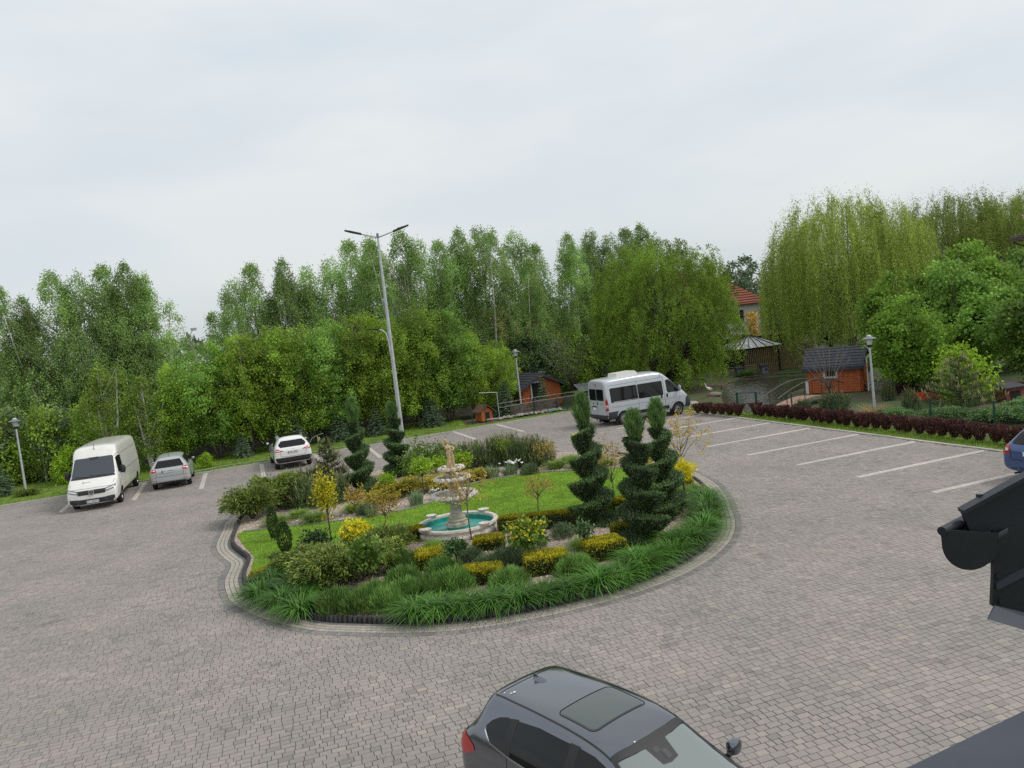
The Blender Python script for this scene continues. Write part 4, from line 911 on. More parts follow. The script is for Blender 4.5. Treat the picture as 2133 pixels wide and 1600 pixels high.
# ---------------- wooden huts
WOODO = mat('orange_stained_boards', (.46,.125,.034), rough=.7, noise=.25, nscale=5)
WOODR = mat('red_brown_stained_boards', (.42,.105,.032), rough=.7, noise=.25, nscale=5)
SHING = mat('dark_bitumen_shingle', (.045,.048,.06), rough=.85, noise=.3, nscale=8)
WHITEW = mat('white_painted_wood', (.62,.60,.56), rough=.6, noise=.1)
DARKIN = mat('dark_interior', (.012,.012,.012), rough=.9)
def hut(name, label, loc, rz, L, W, hw, hr, wood, oh=.35, ohx=None, board=.14):
    """gable hut: ridge along x, L long, W wide, wall height hw, ridge height hr"""
    t = root(name, label, 'shed', (*loc, 0), rz); ohx = ohx or oh
    k = int(hw/board); wl = MB()
    for i in range(k):                                   # boards proud of the joints
        z = (i+.5)*hw/k
        for sy in (-1, 1): wl.box((0, sy*(W/2), z), (L, .05, hw/k-.012))
        for sx in (-1, 1): wl.box((sx*(L/2), 0, z), (.05, W, hw/k-.012))
    kg = max(1, int((hr-hw)/board))
    for i in range(kg):
        z = hw+(i+.5)*(hr-hw)/kg; w_ = W*(1-(i+.5)/kg)
        for sx in (-1, 1): wl.box((sx*L/2, 0, z), (.05, w_, (hr-hw)/kg-.012))
    wl.box((0,0,hw/2), (L-.06, W-.06, hw-.02))
    wl.build('board_wall', wood, t)
    cp = MB()
    for sx in (-1, 1):
        for sy in (-1, 1): cp.box((sx*(L/2-.12), sy*(W/2+.03), hw/2), (.10,.10,hw)); cp.box((sx*(L/2+.03), sy*(W/2-.12), hw/2), (.10,.10,hw))
    cp.build('corner_post', wood, t)
    sl = (hr-hw)/(W/2)
    for sy in (-1, 1):
        rf = MB(); y1 = sy*(W/2+oh); z1 = hr-sl*(W/2+oh)
        rf.prism([(-L/2-ohx,0,hr+.03),(L/2+ohx,0,hr+.03),(L/2+ohx,y1,z1+.03),(-L/2-ohx,y1,z1+.03)], (0,0,.07)); rp = rf.build('roof', SHING, t)
        nn = 7
        for i in range(nn):
            f = (i+.5)/nn; MB().bar((-L/2-ohx,y1*f,hr+(z1-hr)*f+.108),(L/2+ohx,y1*f,hr+(z1-hr)*f+.108),.05,.012).build('shingle_course', SHING, rp)
        MB().bar((-L/2-ohx,y1,z1-.02),(L/2+ohx,y1,z1-.02),.03,.16).build('eaves_board', SHING, t)
        for sx in (-1, 1): MB().bar((sx*(L/2+ohx),0,hr-.02),(sx*(L/2+ohx),y1,z1-.02),.03,.16).build('barge_board', SHING, t)
    return t
a = np.array([.98,59.09]); b = np.array([3.92,62.27])
rzl = math.atan2(b[1]-a[1], b[0]-a[0])
# left hut: gable wall a-b faces the camera; ridge runs back
gw = 3.1; gd = np.array([math.cos(R(28)), math.sin(R(28))]); a0 = np.array([.55,53.0]); c = a0+gd*gw/2; bk = np.array([-gd[1], gd[0]])
cc = c+bk*1.6
h1 = hut('wooden_hut', 'orange wooden hut with dark roof behind the middle lamp', cc, math.atan2(-bk[1],-bk[0]), 3.2, gw, 1.55, 2.30, WOODO, .42)
dr = MB(); dr.box((1.64,-.35,.88), (.03,.80,1.72)); dp = dr.build('doorway', DARKIN, h1)
fm = MB(); fm.box((1.67,-.78,.90),(.05,.09,1.8)); fm.box((1.67,.08,.90),(.05,.09,1.8)); fm.box((1.67,-.35,1.80),(.05,.95,.09)); fm.build('door_frame', WHITEW, dp)
wn = MB(); wn.box((.5,-1.585,.95),(.62,.04,.55)); w1 = wn.build('window', DARKIN, h1)
fm = MB(); fm.box((.5,-1.61,.66),(.75,.05,.08)); fm.box((.5,-1.61,1.24),(.75,.05,.06)); fm.box((.16,-1.61,.95),(.07,.05,.6)); fm.box((.84,-1.61,.95),(.07,.05,.6)); fm.build('window_frame', WHITEW, w1)
MB().prism([(1.3,.1,2.36),(1.3,.6,2.30),(1.5,.6,2.38),(1.5,.1,2.44)], (0,0,.03)).build('solar_panel', POST, h1)
# right hut: long wall faces the camera
a0 = np.array([17.0,44.75]); gd = np.array([math.cos(R(-35)), math.sin(R(-35))]); cc = a0+gd*1.42+np.array([-gd[1], gd[0]])*1.0
h2 = hut('duck_house', 'red brown wooden hut with slate grey roof beside the pond', cc, R(-35), 2.85, 2.0, 1.62, 2.42, WOODR, .30, .22)
wn = MB(); wn.box((-.18,-1.035,1.12),(.56,.04,.34)); w1 = wn.build('window', DARKIN, h2)
fm = MB(); fm.box((-.18,-1.06,.88),(.76,.05,.09)); fm.box((-.18,-1.06,1.28),(.76,.05,.09)); fm.box((-.51,-1.06,1.08),(.10,.05,.4)); fm.box((.15,-1.06,1.08),(.10,.05,.4)); fm.build('window_frame', WHITEW, w1)
dr = MB(); dr.box((1.75,-.62,.95),(.06,.75,1.9)); d_ = dr.build('open_door', WHITEW, h2); MB().box((1.79,-.62,1.42),(.03,.55,.75)).build('door_pane', GLASS2, d_); MB().box((1.715,-.62,1.42),(.03,.55,.75)).build('door_pane', GLASS2, d_)
MB().box((-1.5,-1.05,.35),(.16,.04,.7)).build('hatch', WHITEW, h2)
MB().prism([(.75,-1.12,1.42),(1.10,-1.12,1.42),(1.10,-1.0,1.50),(.75,-1.0,1.50)], (0,0,.05)).build('solar_panel', POST, h2)
# dog house
ROOFB = mat('brown_felt_roof', (.13,.075,.045), rough=.85, noise=.2)
t = root('dog_house', 'small orange dog house with brown roof beside the gate posts', 'dog house', (-2.0,49.35,0), R(-62)); bw = MB()
for i in range(6):
    z = (i+.5)*.10+.05
    for sy in (-1,1): bw.box((0,sy*.38,z),(.9,.03,.09))
    for sx in (-1,1): bw.box((sx*.45,0,z),(.03,.76,.09))
for i in range(3): bw.box((.45,0,.70+.09*i),(.03,.62-.22*i,.08)); bw.box((-.45,0,.70+.09*i),(.03,.62-.22*i,.08))
bw.box((0,0,.35),(.86,.72,.6)); bw.build('board_wall', WOODO, t)
for sy in (-1,1): MB().prism([(-.6,0,1.02),(.6,0,1.02),(.6,sy*.56,.58),(-.6,sy*.56,.58)], (0,0,.05)).build('roof', ROOFB, t)
MB().box((.47,.02,.36),(.02,.30,.46)).build('opening', DARKIN, t)

# ---------------- fence, posts and rails at the yard
GREENM = mat('green_fence_paint', (.006,.055,.035), rough=.5)
GREENS = mat('green_mesh_wire', (.01,.07,.05), rough=.5)
def fence_post(x, y, h, nm='fence_post', lab='', grp='green posts of the yard fence', r_=.035, mt_=None):
    o = MB().tube([(0,0,-.05),(0,0,h-.02),(0,0,h)], [r_,r_,r_*.6], 8).build(nm, mt_ or GREENM); o.location = (x, y, 0); return tag(o, lab, 'post', grp)
fence_post(-2.69,48.0,1.15,lab='dark green fence post left of the dog house'); fence_post(-1.85,48.05,1.15,lab='dark green fence post in front of the dog house')
fence_post(1.2,49.3,1.1,lab='dark green fence post below the plank border'); fence_post(3.35,49.9,1.1,lab='dark green fence post beside the turquoise sheet')
for i, (x, y) in enumerate([(11.6,40.5),(12.35,39.75)]): fence_post(x, y, 1.05, 'gate_post', ['left thick green gate post at the pond edge','right thick green gate post at the pond edge'][i], 'gate posts at the pond', .06)
o = MB().tube([(11.6,40.5,.98),(12.35,39.75,.98)], .02, 6).build('gate_rail', GREENM); tag(o, 'thin green rail joining the two pond gate posts', 'rail')
rp = [(8.9,44.6,'green fence post just right of the minibus nose'),(13.35,37.5,'green fence post left of the small bridge'),(14.3,34.95,'green fence post under the bare tree'),(16.5,30.9,'green fence post left of the flowering pine'),(17.5,28.4,'green fence post right of the flowering pine')]
for x, y, lb in rp: fence_post(x, y, 1.05, lab=lb)
mesh = MB()
for (a, b) in [((13.35,37.5),(14.3,34.95)),((14.3,34.95),(16.5,30.9)),((16.5,30.9),(17.5,28.4)),((17.5,28.4),(19.6,22.5))]:
    for z in (.15,.35,.55,.75,.95): mesh.bar((*a, z), (*b, z), .006)
    n = int(math.dist(a, b)/.12)
    for k in range(n): f = (k+.5)/n; x = a[0]+(b[0]-a[0])*f; y = a[1]+(b[1]-a[1])*f; mesh.bar((x,y,.05),(x,y,1.0),.004)
o = mesh.build('mesh_fence', GREENS); tag(o, 'green wire mesh fence behind the red hedge', 'fence')
# white clothes-line like goal frame, plank border with stones
t = root('pipe_frame', 'thin grey pipe frame standing right of the dog house', 'frame', (-1.35,49.0,0), R(20))
for a, b in (((.35,0,-.03),(.35,0,1.75)), ((.35,0,1.75),(-.75,.2,1.85)), ((.35,0,.10),(-.5,0,.14))): MB().tube([a,b], .022, 6).build('pipe', POST, t)
t = root('rope_rail', 'white rope rail running from pipe frame towards the minibus', 'rail', (0,0,0))
for z0, z1 in ((.75,.80),(1.0,1.05)): MB().tube([(-.95,49.2,z0),(1.5,50.0,z0+.1),(5.2,51.6,z1)], .007, 6).build('rope', WHITEW, t)
DRIFT = mat('old_grey_timber', (.10,.085,.07), rough=.9, noise=.4, nscale=4)
t = root('plank_border', 'stack of old grey timber planks behind the middle lamp', 'planks', (0,0,0))
for i in range(4):
    z = .16+.17*i; MB().bar((-.2-.05*i,50.1,z),(2.9+.05*(i % 2),51.35,z+.02),.06,.14).build('plank', DRIFT, t)
for x, y in ((-.2,50.0),(1.4,50.65),(2.9,51.25)): MB().box((x,y,.45),(.12,.12,.95)).build('post', DRIFT, t)
ROCK = stone('field_stone', [(.20,.18,.16),(.30,.28,.25),(.36,.33,.30),(.24,.20,.17)])
def rock_mesh(nm, sd_=0):
    bm = bmesh.new(); bmesh.ops.create_icosphere(bm, subdivisions=2, radius=1)
    rr = random.Random(sd_)
    ph = [(rr.uniform(0,6), rr.uniform(0,6), rr.uniform(.8,2.2)) for _ in range(5)]
    for v in bm.verts:
        f = 1+sum(.09*math.sin(v.co.x*c_*2+a_)*math.cos(v.co.y*c_*2+b_+v.co.z) for a_, b_, c_ in ph); v.co *= f; v.co.z *= .62
    me = bpy.data.meshes.new(nm); bm.to_mesh(me); bm.free(); me.materials.append(ROCK)
    for p in me.polygons: p.use_smooth = True
    return me
RK = [rock_mesh('stone', k) for k in range(4)]
rb = root('rubble_bed', 'bed of small pale stones at the foot of the timber planks', 'stones', (0,0,0))
for k in range(120):
    f = rng.uniform(0,1); o = link('stone', RK[k % 4], rb, (-1.2+4.2*f+rng.normal(0,.1), 48.95+1.55*f+rng.uniform(0,.8), .03+rng.uniform(0,.08)), rng.uniform(0,6)); s_ = rng.uniform(.05,.13); o.scale = (s_*1.3,s_,s_)
TURQ = mat('turquoise_tarp', (.0,.28,.25), rough=.6, noise=.2)
for (x, y, lb, s_) in ((2.65,50.35,'crumpled turquoise sheet on the grass before the left hut',1.0),(4.3,51.2,'small turquoise sheet close to the minibus rear',.6)):
    mb = MB(); q = 10
    V = [((i/q-.5)*1.0*s_, (j/q-.5)*.5*s_, .05+.10*s_*abs(math.sin(i*1.3)*math.cos(j*1.1+i))*(1-abs(i/q-.5)*1.6)) for i in range(q+1) for j in range(q+1)]
    mb.add(V, [(i*(q+1)+j,(i+1)*(q+1)+j,(i+1)*(q+1)+j+1,i*(q+1)+j+1) for i in range(q) for j in range(q)]); o = mb.build('tarpaulin', TURQ, smooth=True); o.location = (x,y,0); o.rotation_euler = (0,0,R(20)); tag(o, lb, 'tarpaulin')
# dark corrugated coop
t = root('animal_coop', 'dark low coop with corrugated grey roof behind the minibus', 'coop', (5.6,52.8,0), R(20)); cw = MB()
for k in range(22): cw.box((-1.3+.122*k,-.75,.5),(.10,.04,1.0)); cw.box((-1.3+.122*k,.75,.5),(.10,.04,1.0))
for k in range(12): cw.box((-1.35,-.7+.125*k,.55),(.04,.10,1.1)); cw.box((1.35,-.7+.125*k,.55),(.04,.10,1.1))
cw.build('plank_wall', DRIFT, t)
CORR = mat('corrugated_sheet', (.14,.14,.145), rough=.7, noise=.25, nscale=4); V = []; nx = 60
for sy, nm in ((-1,0),(1,1)):
    V = []
    for i in range(nx+1):
        x = -1.6+3.2*i/nx; dz = .03*math.sin(i*2*PI/6)
        V += [(x, 0, 1.45+dz), (x, sy*.5, 1.22+dz), (x, sy*1.0, .99+dz)]
    MB().add(V, [(i*3+j,(i+1)*3+j,(i+1)*3+j+1,i*3+j+1) for i in range(nx) for j in range(2)]).build('corrugated_roof', CORR, t, smooth=True)
# bird on the bank, a duck by it
BW = mat('white_plumage', (.62,.58,.52), rough=.8, noise=.1); BBK = mat('black_plumage', (.02,.02,.02), rough=.7); BILL = mat('red_bill', (.45,.07,.02), rough=.5)
def bird(label, loc, rz, s_, cat, col, tail, bill, nm):
    mb = MB(); V = []; n = 14
    rows = [(-.26,.012,.50,.012),(-.20,.06,.505,.05),(-.10,.105,.54,.09),(.02,.125,.58,.11),(.12,.10,.62,.095),(.19,.055,.69,.055),(.225,.036,.78,.036),(.235,.032,.86,.034),(.25,.046,.915,.045),(.285,.038,.925,.036),(.315,.010,.920,.010)]
    for (x, a, z, c_) in rows:
        for k in range(n): th = 2*PI*k/n; V.append((x+(.03*math.sin(th) if .15 < x < .27 else 0), a*math.cos(th), z+c_*math.sin(th)))
    mb.add(V, [(i*n+k,i*n+(k+1) % n,(i+1)*n+(k+1) % n,(i+1)*n+k) for i in range(len(rows)-1) for k in range(n)]+[tuple(range(n-1,-1,-1)), tuple(range((len(rows)-1)*n,len(rows)*n))])
    t = root(nm, label, cat, loc, rz, None, s_); b_ = mb.build('body', col, t, smooth=True)
    tl = MB(); tl.prism([(-.34,-.05,.44),(-.06,-.10,.60),(-.06,.10,.60),(-.34,.05,.44)], (0,0,.03)); tl.build('wing_feathers', tail, t)
    MB().tube([(.30,0,.92),(.40,0,.905),(.50,0,.885)], [.016,.011,.003], 8).build('bill', bill, t, smooth=True)
    for sy in (-1,1): MB().tube([(-.01,sy*.05,.50),(.03,sy*.05,.26),(.0,sy*.05,.02),(.07,sy*.05,.0)], [.03,.011,.010,.008], 8).build('leg', bill, t, smooth=True)
    return t
bird('white stork with black wing tips standing on the pond bank', (12.25,48.6,-.03), R(150), .95, 'stork', BW, BBK, BILL, 'stork')
bird('small pale duck standing below the stork', (11.6,44.6,-.03), R(-90), .40, 'duck', mat('pale_duck', (.5,.46,.38), rough=.8), mat('brown_plumage', (.12,.08,.05), rough=.8), BILL, 'duck')
for x, y, s_, lb in ((10.15,44.9,.62,'large pale boulder right of the minibus nose'),(12.7,49.3,.42,'brown boulder behind the stork at the water')):
    o = link('boulder', RK[1 if s_ > .7 else 0], None, (x,y,.05), rng.uniform(0,6)); o.scale = (s_*1.1,s_*.8,s_*.7); tag(o, lb, 'boulder')
# foot bridge with arched rail
PLK = mat('pinkish_deck_plank', (.36,.22,.16), rough=.75, noise=.25, nscale=5); RAILM = mat('dark_rail', (.05,.052,.055), rough=.5)
br = root('foot_bridge', 'small arched plank footbridge with dark handrail before the pond hut', 'bridge', (0,0,0)); A = np.array([12.95,39.0]); Bq = np.array([17.3,41.9]); d = unit(Bq-A); pn = np.array([-d[1], d[0]]); n = 26
dme = None
for k in range(n):
    f = (k+.5)/n; q = A+(Bq-A)*f; z = .03+.36*math.sin(PI*f); sl_ = math.atan(.36*PI*math.cos(PI*f)/np.linalg.norm(Bq-A))
    if dme is None: o = MB().box((0,0,0),(.185,1.0,.04)).build('deck_plank', PLK, br); dme = o.data
    else: o = link('deck_plank', dme, br)
    o.location = (q[0],q[1],z); o.rotation_euler = (0,-sl_,math.atan2(d[1],d[0]))
for sg in (-.52,.52):
    pts = [(*(A+(Bq-A)*f+pn*sg), .80+.50*math.sin(PI*f)) for f in np.linspace(-.06,1.02,18)]; MB().tube(pts, .028, 8).build('handrail', RAILM, br, smooth=True)
    for f in (.08,.36,.64,.92): q = A+(Bq-A)*f+pn*sg; MB().tube([(*q,.0),(*q,.80+.50*math.sin(PI*f))], .022, 6).build('baluster', RAILM, br)
# bank timbers round the far shore
bt = root('bank_edging', 'low wooden stakes and rail along the far pond bank', 'edging', (0,0,0)); pts = [(14.2,53.0),(15.6,56.3),(17.6,58.9),(19.6,58.7),(21.6,57.4),(23.6,55.8)]
for (x, y) in pts: MB().tube([(x,y,-.3),(x,y,.18)], .05, 6).build('stake', DRIFT, bt)
for a, b in zip(pts[:-1], pts[1:]): MB().tube([(*a,.02),(*b,.02)], .05, 6).build('rail', DRIFT, bt)
# crates on the right yard
REDC = mat('red_crate_plastic', (.55,.045,.02), rough=.5); DREDC = mat('dark_red_crate_plastic', (.30,.03,.02), rough=.5); GREYC = mat('grey_crate_plastic', (.42,.40,.36), rough=.6)
def crate(x, y, rz, mt_, lb, s_=1.0):
    t = root('crate', lb, 'crate', (x,y,-.02), rz, None, s_); MB().box((0,0,.02),(.58,.38,.04)).build('crate_floor', mt_, t)
    for sy in (-1,1):
        w_ = MB(); w_.box((0,sy*.19,.07),(.6,.02,.07)); w_.box((0,sy*.19,.22),(.6,.02,.06))
        for k in range(6): w_.box((-.28+.112*k,sy*.19,.14),(.04,.02,.1))
        w_.build('crate_side', mt_, t)
    for sx in (-1,1): w_ = MB(); w_.box((sx*.29,0,.07),(.02,.38,.07)); w_.box((sx*.29,0,.22),(.02,.38,.06)); w_.box((sx*.29,-.1,.14),(.02,.06,.1)); w_.box((sx*.29,.1,.14),(.02,.06,.1)); w_.build('crate_end', mt_, t)
    return t
crate(19.55,37.6,R(10),REDC,'bright red plastic crate lying left of the pair',1.3); crate(20.25,37.3,R(-8),DREDC,'dark red plastic crate lying right of the pair',1.3); crate(20.1,43.4,R(5),GREYC,'pale grey crate right of the pond hut',1.5); crate(19.35,43.6,R(0),DREDC,'dark red crate beside the pond hut door',1.2)
BRICKR = mat('brown_red_hutch', (.16,.05,.035), rough=.8, noise=.25)
for x, y, lb, s_ in ((19.9,40.5,'brown red wooden hutch behind the red crates',1.0),(22.0,34.5,'brown red wooden hutch right of the flowering pine',1.0)):
    t = root('hutch', lb, 'hutch', (x,y,-.03), R(12), None, s_); MB().box((0,0,.30),(.95,.6,.6)).build('hutch_box', BRICKR, t); MB().prism([(-.58,-.42,.60),(.58,-.42,.60),(.58,.42,.74),(-.58,.42,.74)], (0,0,.04)).build('hutch_roof', SHING, t); MB().box((0,-.31,.28),(.5,.02,.35)).build('hutch_opening', DARKIN, t)
# ---------------- concrete panel wall behind the left trees
CONC = mat('grey_concrete_panel', (.16,.15,.14), rough=.9, noise=.3, nscale=3, bump=.4, bscale=20)
wl_ = root('panel_wall', 'grey precast concrete panel wall with lattice top behind the trees', 'wall', (0,0,0)); xs = np.arange(-24.0, 1.0, 2.05); pme_ = lme_ = tme_ = None
for x in xs:
    y = kerb_y(x)+9.2; rz = math.atan(.4434); 
    if pme_ is None:
        o1 = MB().box((0,0,.55),(1.9,.06,1.15)).build('panel', CONC, wl_); pme_ = o1.data
        lt_ = MB()
        for k in range(12):
            for sg in (1,-1): lt_.bar((-.95+.16*k+.0,0,1.14),(-.95+.16*k+sg*.30,0,1.62),.035,.04)
        lt_.box((0,0,1.66),(1.9,.07,.08)); o2 = lt_.build('lattice', mat('pale_lattice_concrete', (.34,.32,.29), rough=.9, noise=.3), wl_); lme_ = o2.data; o3 = MB().box((1.02,0,.85),(.14,.16,1.75)).build('wall_post', CONC, wl_); tme_ = o3.data
    else: o1, o2, o3 = link('panel', pme_, wl_), link('lattice', lme_, wl_), link('wall_post', tme_, wl_)
    for q in (o1,o2,o3): q.location = (x,y,0); q.rotation_euler = (0,0,rz)
IRON = mat('black_wrought_iron', (.012,.012,.013), rough=.5)
fn_ = root('iron_fence', 'black wrought iron fence with spear tops behind the left lamp', 'fence', (-34.0,44.4,0), R(2)); bme = None
for k in range(72):
    x = .15*k; 
    if bme is None:
        b_ = MB(); b_.tube([(0,0,.1),(0,0,1.45)], .014, 5); b_.lathe([(.03,0),(.001,.12)], 5, (0,0,1.45)); o = b_.build('bar', IRON, fn_); bme = o.data
    else: o = link('bar', bme, fn_)
    o.location = (x,0,.12*math.sin(x*.9))
for z in (.22,.8,1.3): MB().bar((0,0,z),(10.8,0,z),.03,.04).build('rail', IRON, fn_)
for x in (0,3.6,7.2,10.8): MB().box((x,0,.85),(.12,.12,1.7)).build('fence_post', IRON, fn_)
# hose along the verge and pipe stand
HOSE = mat('pale_green_hose', (.20,.28,.20), rough=.5)
hp = [(x, kerb_y(x)+.75+.25*math.sin(x*1.1)+.12*math.sin(x*2.7), .05) for x in np.arange(-19.5,-6.5,.3)]; o = MB().tube(hp, .028, 6).build('garden_hose', HOSE, smooth=True); tag(o, 'pale garden hose lying along the grass behind the parked cars', 'hose')
t = root('hose_stand', 'green pipe stand on the grass right of the white crossover', 'tap', (-11.6,45.2,0), R(20))
MB().tube([(0,0,-.02),(0,0,.75),(.35,0,.80)], .025, 6).build('pipe', HOSE, t, smooth=True); MB().tube([(-.05,0,.74),(-.35,-.1,.6),(-.7,-.3,.1)], .02, 6).build('pipe', HOSE, t, smooth=True)
# ---------------- houses beyond
TILE = stone('red_roof_tile', [(.24,.085,.055),(.29,.105,.07),(.21,.075,.05)]); ORROOF = mat('orange_tile', (.36,.15,.085), rough=.8, noise=.25)
WALLW = mat('white_render', (.62,.60,.56), rough=.85, noise=.08); WALLO = mat('salmon_render', (.50,.22,.13), rough=.85, noise=.1)
def house(label, c_, rz, L, W, hw, hr, wall_, roofm, courses, lvl):
    t = root('house', label, 'house', (*c_,0), rz); MB().box((0,0,hw/2),(L,W,hw)).build('wall', wall_, t); V = [(-L/2-.6,-W/2-.6,hw),(L/2+.6,-W/2-.6,hw),(L/2+.6,W/2+.6,hw),(-L/2-.6,W/2+.6,hw),(-L*.18,0,hr),(L*.18,0,hr)]
    rf = MB(); rf.add(V, [(0,1,5,4),(1,2,5),(2,3,4,5),(3,0,4),(0,3,2,1)]); r_ = rf.build('roof', roofm, t)
    for k in range(courses):                              # tile courses
        f = (k+.5)/courses
        for a, b, e, g_ in ((0,1,4,5),(3,0,4,4),(1,2,5,5)):
            A_ = Vector(V[a]).lerp(Vector(V[e]), f); B_ = Vector(V[b]).lerp(Vector(V[g_]), f); up = Vector((0,0,.05)); MB().bar(A_+up,B_+up,.12,.05).build('tile_course', roofm, r_)
    for sy in (-1,1):
        for x in (-L*.3,0,L*.3):
            for z in ((1.5,4.2) if lvl else (1.5,)):
                w_ = MB().box((x,sy*(W/2+.01),z),(1.1,.06,1.3)).build('window', DARKIN, t); MB().box((x,sy*(W/2+.05),z-.70),(1.3,.08,.08)).build('sill', WHITEW, w_); MB().box((x,sy*(W/2+.05),z),(.06,.04,1.3)).build('frame', WHITEW, w_)
    MB().box((L*.12,W*.1,hr-.2),(.7,.5,1.6)).build('chimney', mat('brick_chimney', (.25,.09,.06), rough=.9, noise=.3), r_)
    return t
house('white and salmon house with red tiled hip roof beyond the pond', (20.8,92.0), R(8), 15, 11, 5.5, 10.0, WALLW, TILE, 16, True)
house('house with orange roof glimpsed behind the birches, left of the mast', (-15.5,74), R(20), 10, 9, 4.2, 8.6, WALLO, ORROOF, 8, False)
house('house with orange roof glimpsed behind the birches, above the dog house', (-1.2,76), R(20), 11, 9, 3.6, 7.8, WALLO, ORROOF, 8, False)
# pavilion on the far bank
POLY = mat('milky_roof_sheet', (.58,.58,.58), rough=.5, noise=.35, nscale=3); PAVW = mat('pale_slat_wood', (.24,.175,.09), rough=.8, noise=.25)
t = root('pavilion', 'square garden pavilion with grey sheet roof and slatted walls', 'pavilion', (19.3,62.8,0), R(14)); V = [(-1.9,-1.9,2.05),(1.9,-1.9,2.05),(1.9,1.9,2.05),(-1.9,1.9,2.05),(0,0,3.05)]
MB().add(V, [(0,1,4),(1,2,4),(2,3,4),(3,0,4)]).build('roof', POLY, t)
for a in range(4):
    A_, B_, T_ = Vector(V[a]), Vector(V[(a+1) % 4]), Vector(V[4])
    for k in range(1,5): MB().bar(A_.lerp(B_,k/5)+Vector((0,0,.03)), T_.lerp(A_.lerp(B_,k/5),.06)+Vector((0,0,.03)), .05).build('roof_rib', DARKIN, t)
    MB().bar(A_,T_,.07).build('hip_rib', DARKIN, t)
for sx in (-1.6,1.6):
    for sy in (-1.6,1.6): MB().box((sx,sy,1.0),(.12,.12,2.1)).build('post', DARKIN, t)
sm_ = None
for k in range(20):
    x = -1.55+3.1*k/19
    if sm_ is None: o = MB().box((0,0,.95),(.07,.03,1.9)).build('slat', PAVW, t); sm_ = o.data
    else: o = link('slat', sm_, t)
    o.location = (x,-1.55,0)
for k in range(20): o = link('slat', sm_, t); o.location = (1.55,-1.55+3.1*k/19,0); o.rotation_euler = (0,0,PI/2)
o = MB().box((0,0,0),(3.4,.10,1.9)).build('garden_wall', mat('ochre_render', (.24,.19,.10), rough=.85, noise=.2)); o.location = (22.6,62.6,.93); o.rotation_euler = (0,0,R(-12)); tag(o, 'ochre rendered wall right of the pavilion behind the willow', 'wall')
for x, y, lb in ((19.5,60.2,'small grey duck box in front of the pavilion, right one'),(17.7,60.6,'small grey duck box in front of the pavilion, left one')):
    t = root('nest_box', lb, 'box', (x,y,-.02), R(10)); MB().box((0,0,.32),(.5,.45,.6)).build('box_wall', mat('grey_board', (.16,.17,.19), rough=.8), t); MB().prism([(-.36,-.34,.62),(.36,-.34,.62),(.36,.34,.70),(-.36,.34,.70)], (0,0,.04)).build('box_roof', SHING, t); MB().box((.1,-.23,.34),(.14,.02,.18)).build('box_hole', DARKIN, t)
# utility pole with nest on the right, another pole far left
POLEM = mat('concrete_pole', (.24,.235,.22), rough=.9, noise=.2)
t = root('utility_pole', 'concrete pole with transformer under the stork nest, right edge', 'pole', (20.45,30.2,0)); MB().tube([(0,0,-.1),(0,0,6.4)], [.16,.11], 10).build('shaft', POLEM, t, smooth=True)
MB().box((.25,0,5.9),(.42,.40,.75)).build('transformer', mat('transformer_grey', (.09,.095,.10), rough=.6), t); MB().tube([(0,0,6.2),(0,0,6.75)], .05, 8).build('nest_stalk', DARKIN, t)
for a in range(5): MB().tube([(0,0,6.45),(.55*math.cos(a*1.257),.55*math.sin(a*1.257),6.78)], .025, 6).build('nest_strut', DARKIN, t)
for z in (6.05,5.85): MB().box((-.2,-.05,z),(.22,.05,.09)).build('insulator', LGL, t)
MB().box((-.05,-.16,4.75),(.16,.06,.26)).build('meter_box', mat('cream_box', (.55,.50,.42), rough=.6), t)
NESTM = fol('nest_twig', (.07,.055,.045), (.16,.13,.11), tr=0); n = 700; a = rng.uniform(0,2*PI,n); r_ = np.sqrt(rng.uniform(0,1,n))*.62
P_ = np.stack([r_*np.cos(a), r_*np.sin(a), rng.uniform(0,.22,n)+.05*r_], 1); D_ = np.stack([-np.sin(a)+rng.normal(0,.5,n), np.cos(a)+rng.normal(0,.5,n), rng.normal(0,.15,n)], 1)
o = link('nest', leaf_mesh('nest', [(leaf_V(P_-unit(D_)*.22, D_, .45, .022), 0)], [NESTM]), None, (20.45,30.2,6.78)); tag(o, 'large stork nest of twigs on the utility pole', 'nest')
bird('white stork standing in the twig nest at the right edge', (20.55,30.25,6.92), R(160), .9, 'stork', BW, BBK, BILL, 'stork')
t = root('utility_pole', 'weathered concrete power pole with lamp in the gap between birches', 'pole', (-30.2,75.5,0)); MB().tube([(0,0,0),(0,0,7.9)], [.30,.24], 8).build('shaft', POLEM, t)
MB().tube([(0,0,7.9),(0,0,8.6),(.25,0,8.95)], .04, 6).build('lamp_arm', POST, t); MB().box((.35,0,9.0),(.5,.3,.25)).build('lamp_head', POST, t)
o = MB().tube([(-75,74,3.6),(-50,74.5,4.8),(-30.2,75.5,7.55),(-15,76.5,6.0),(0,78,5.5)], .035, 5).build('power_cable', DARKIN); tag(o, 'thin black power cable strung through the far trees', 'cable')
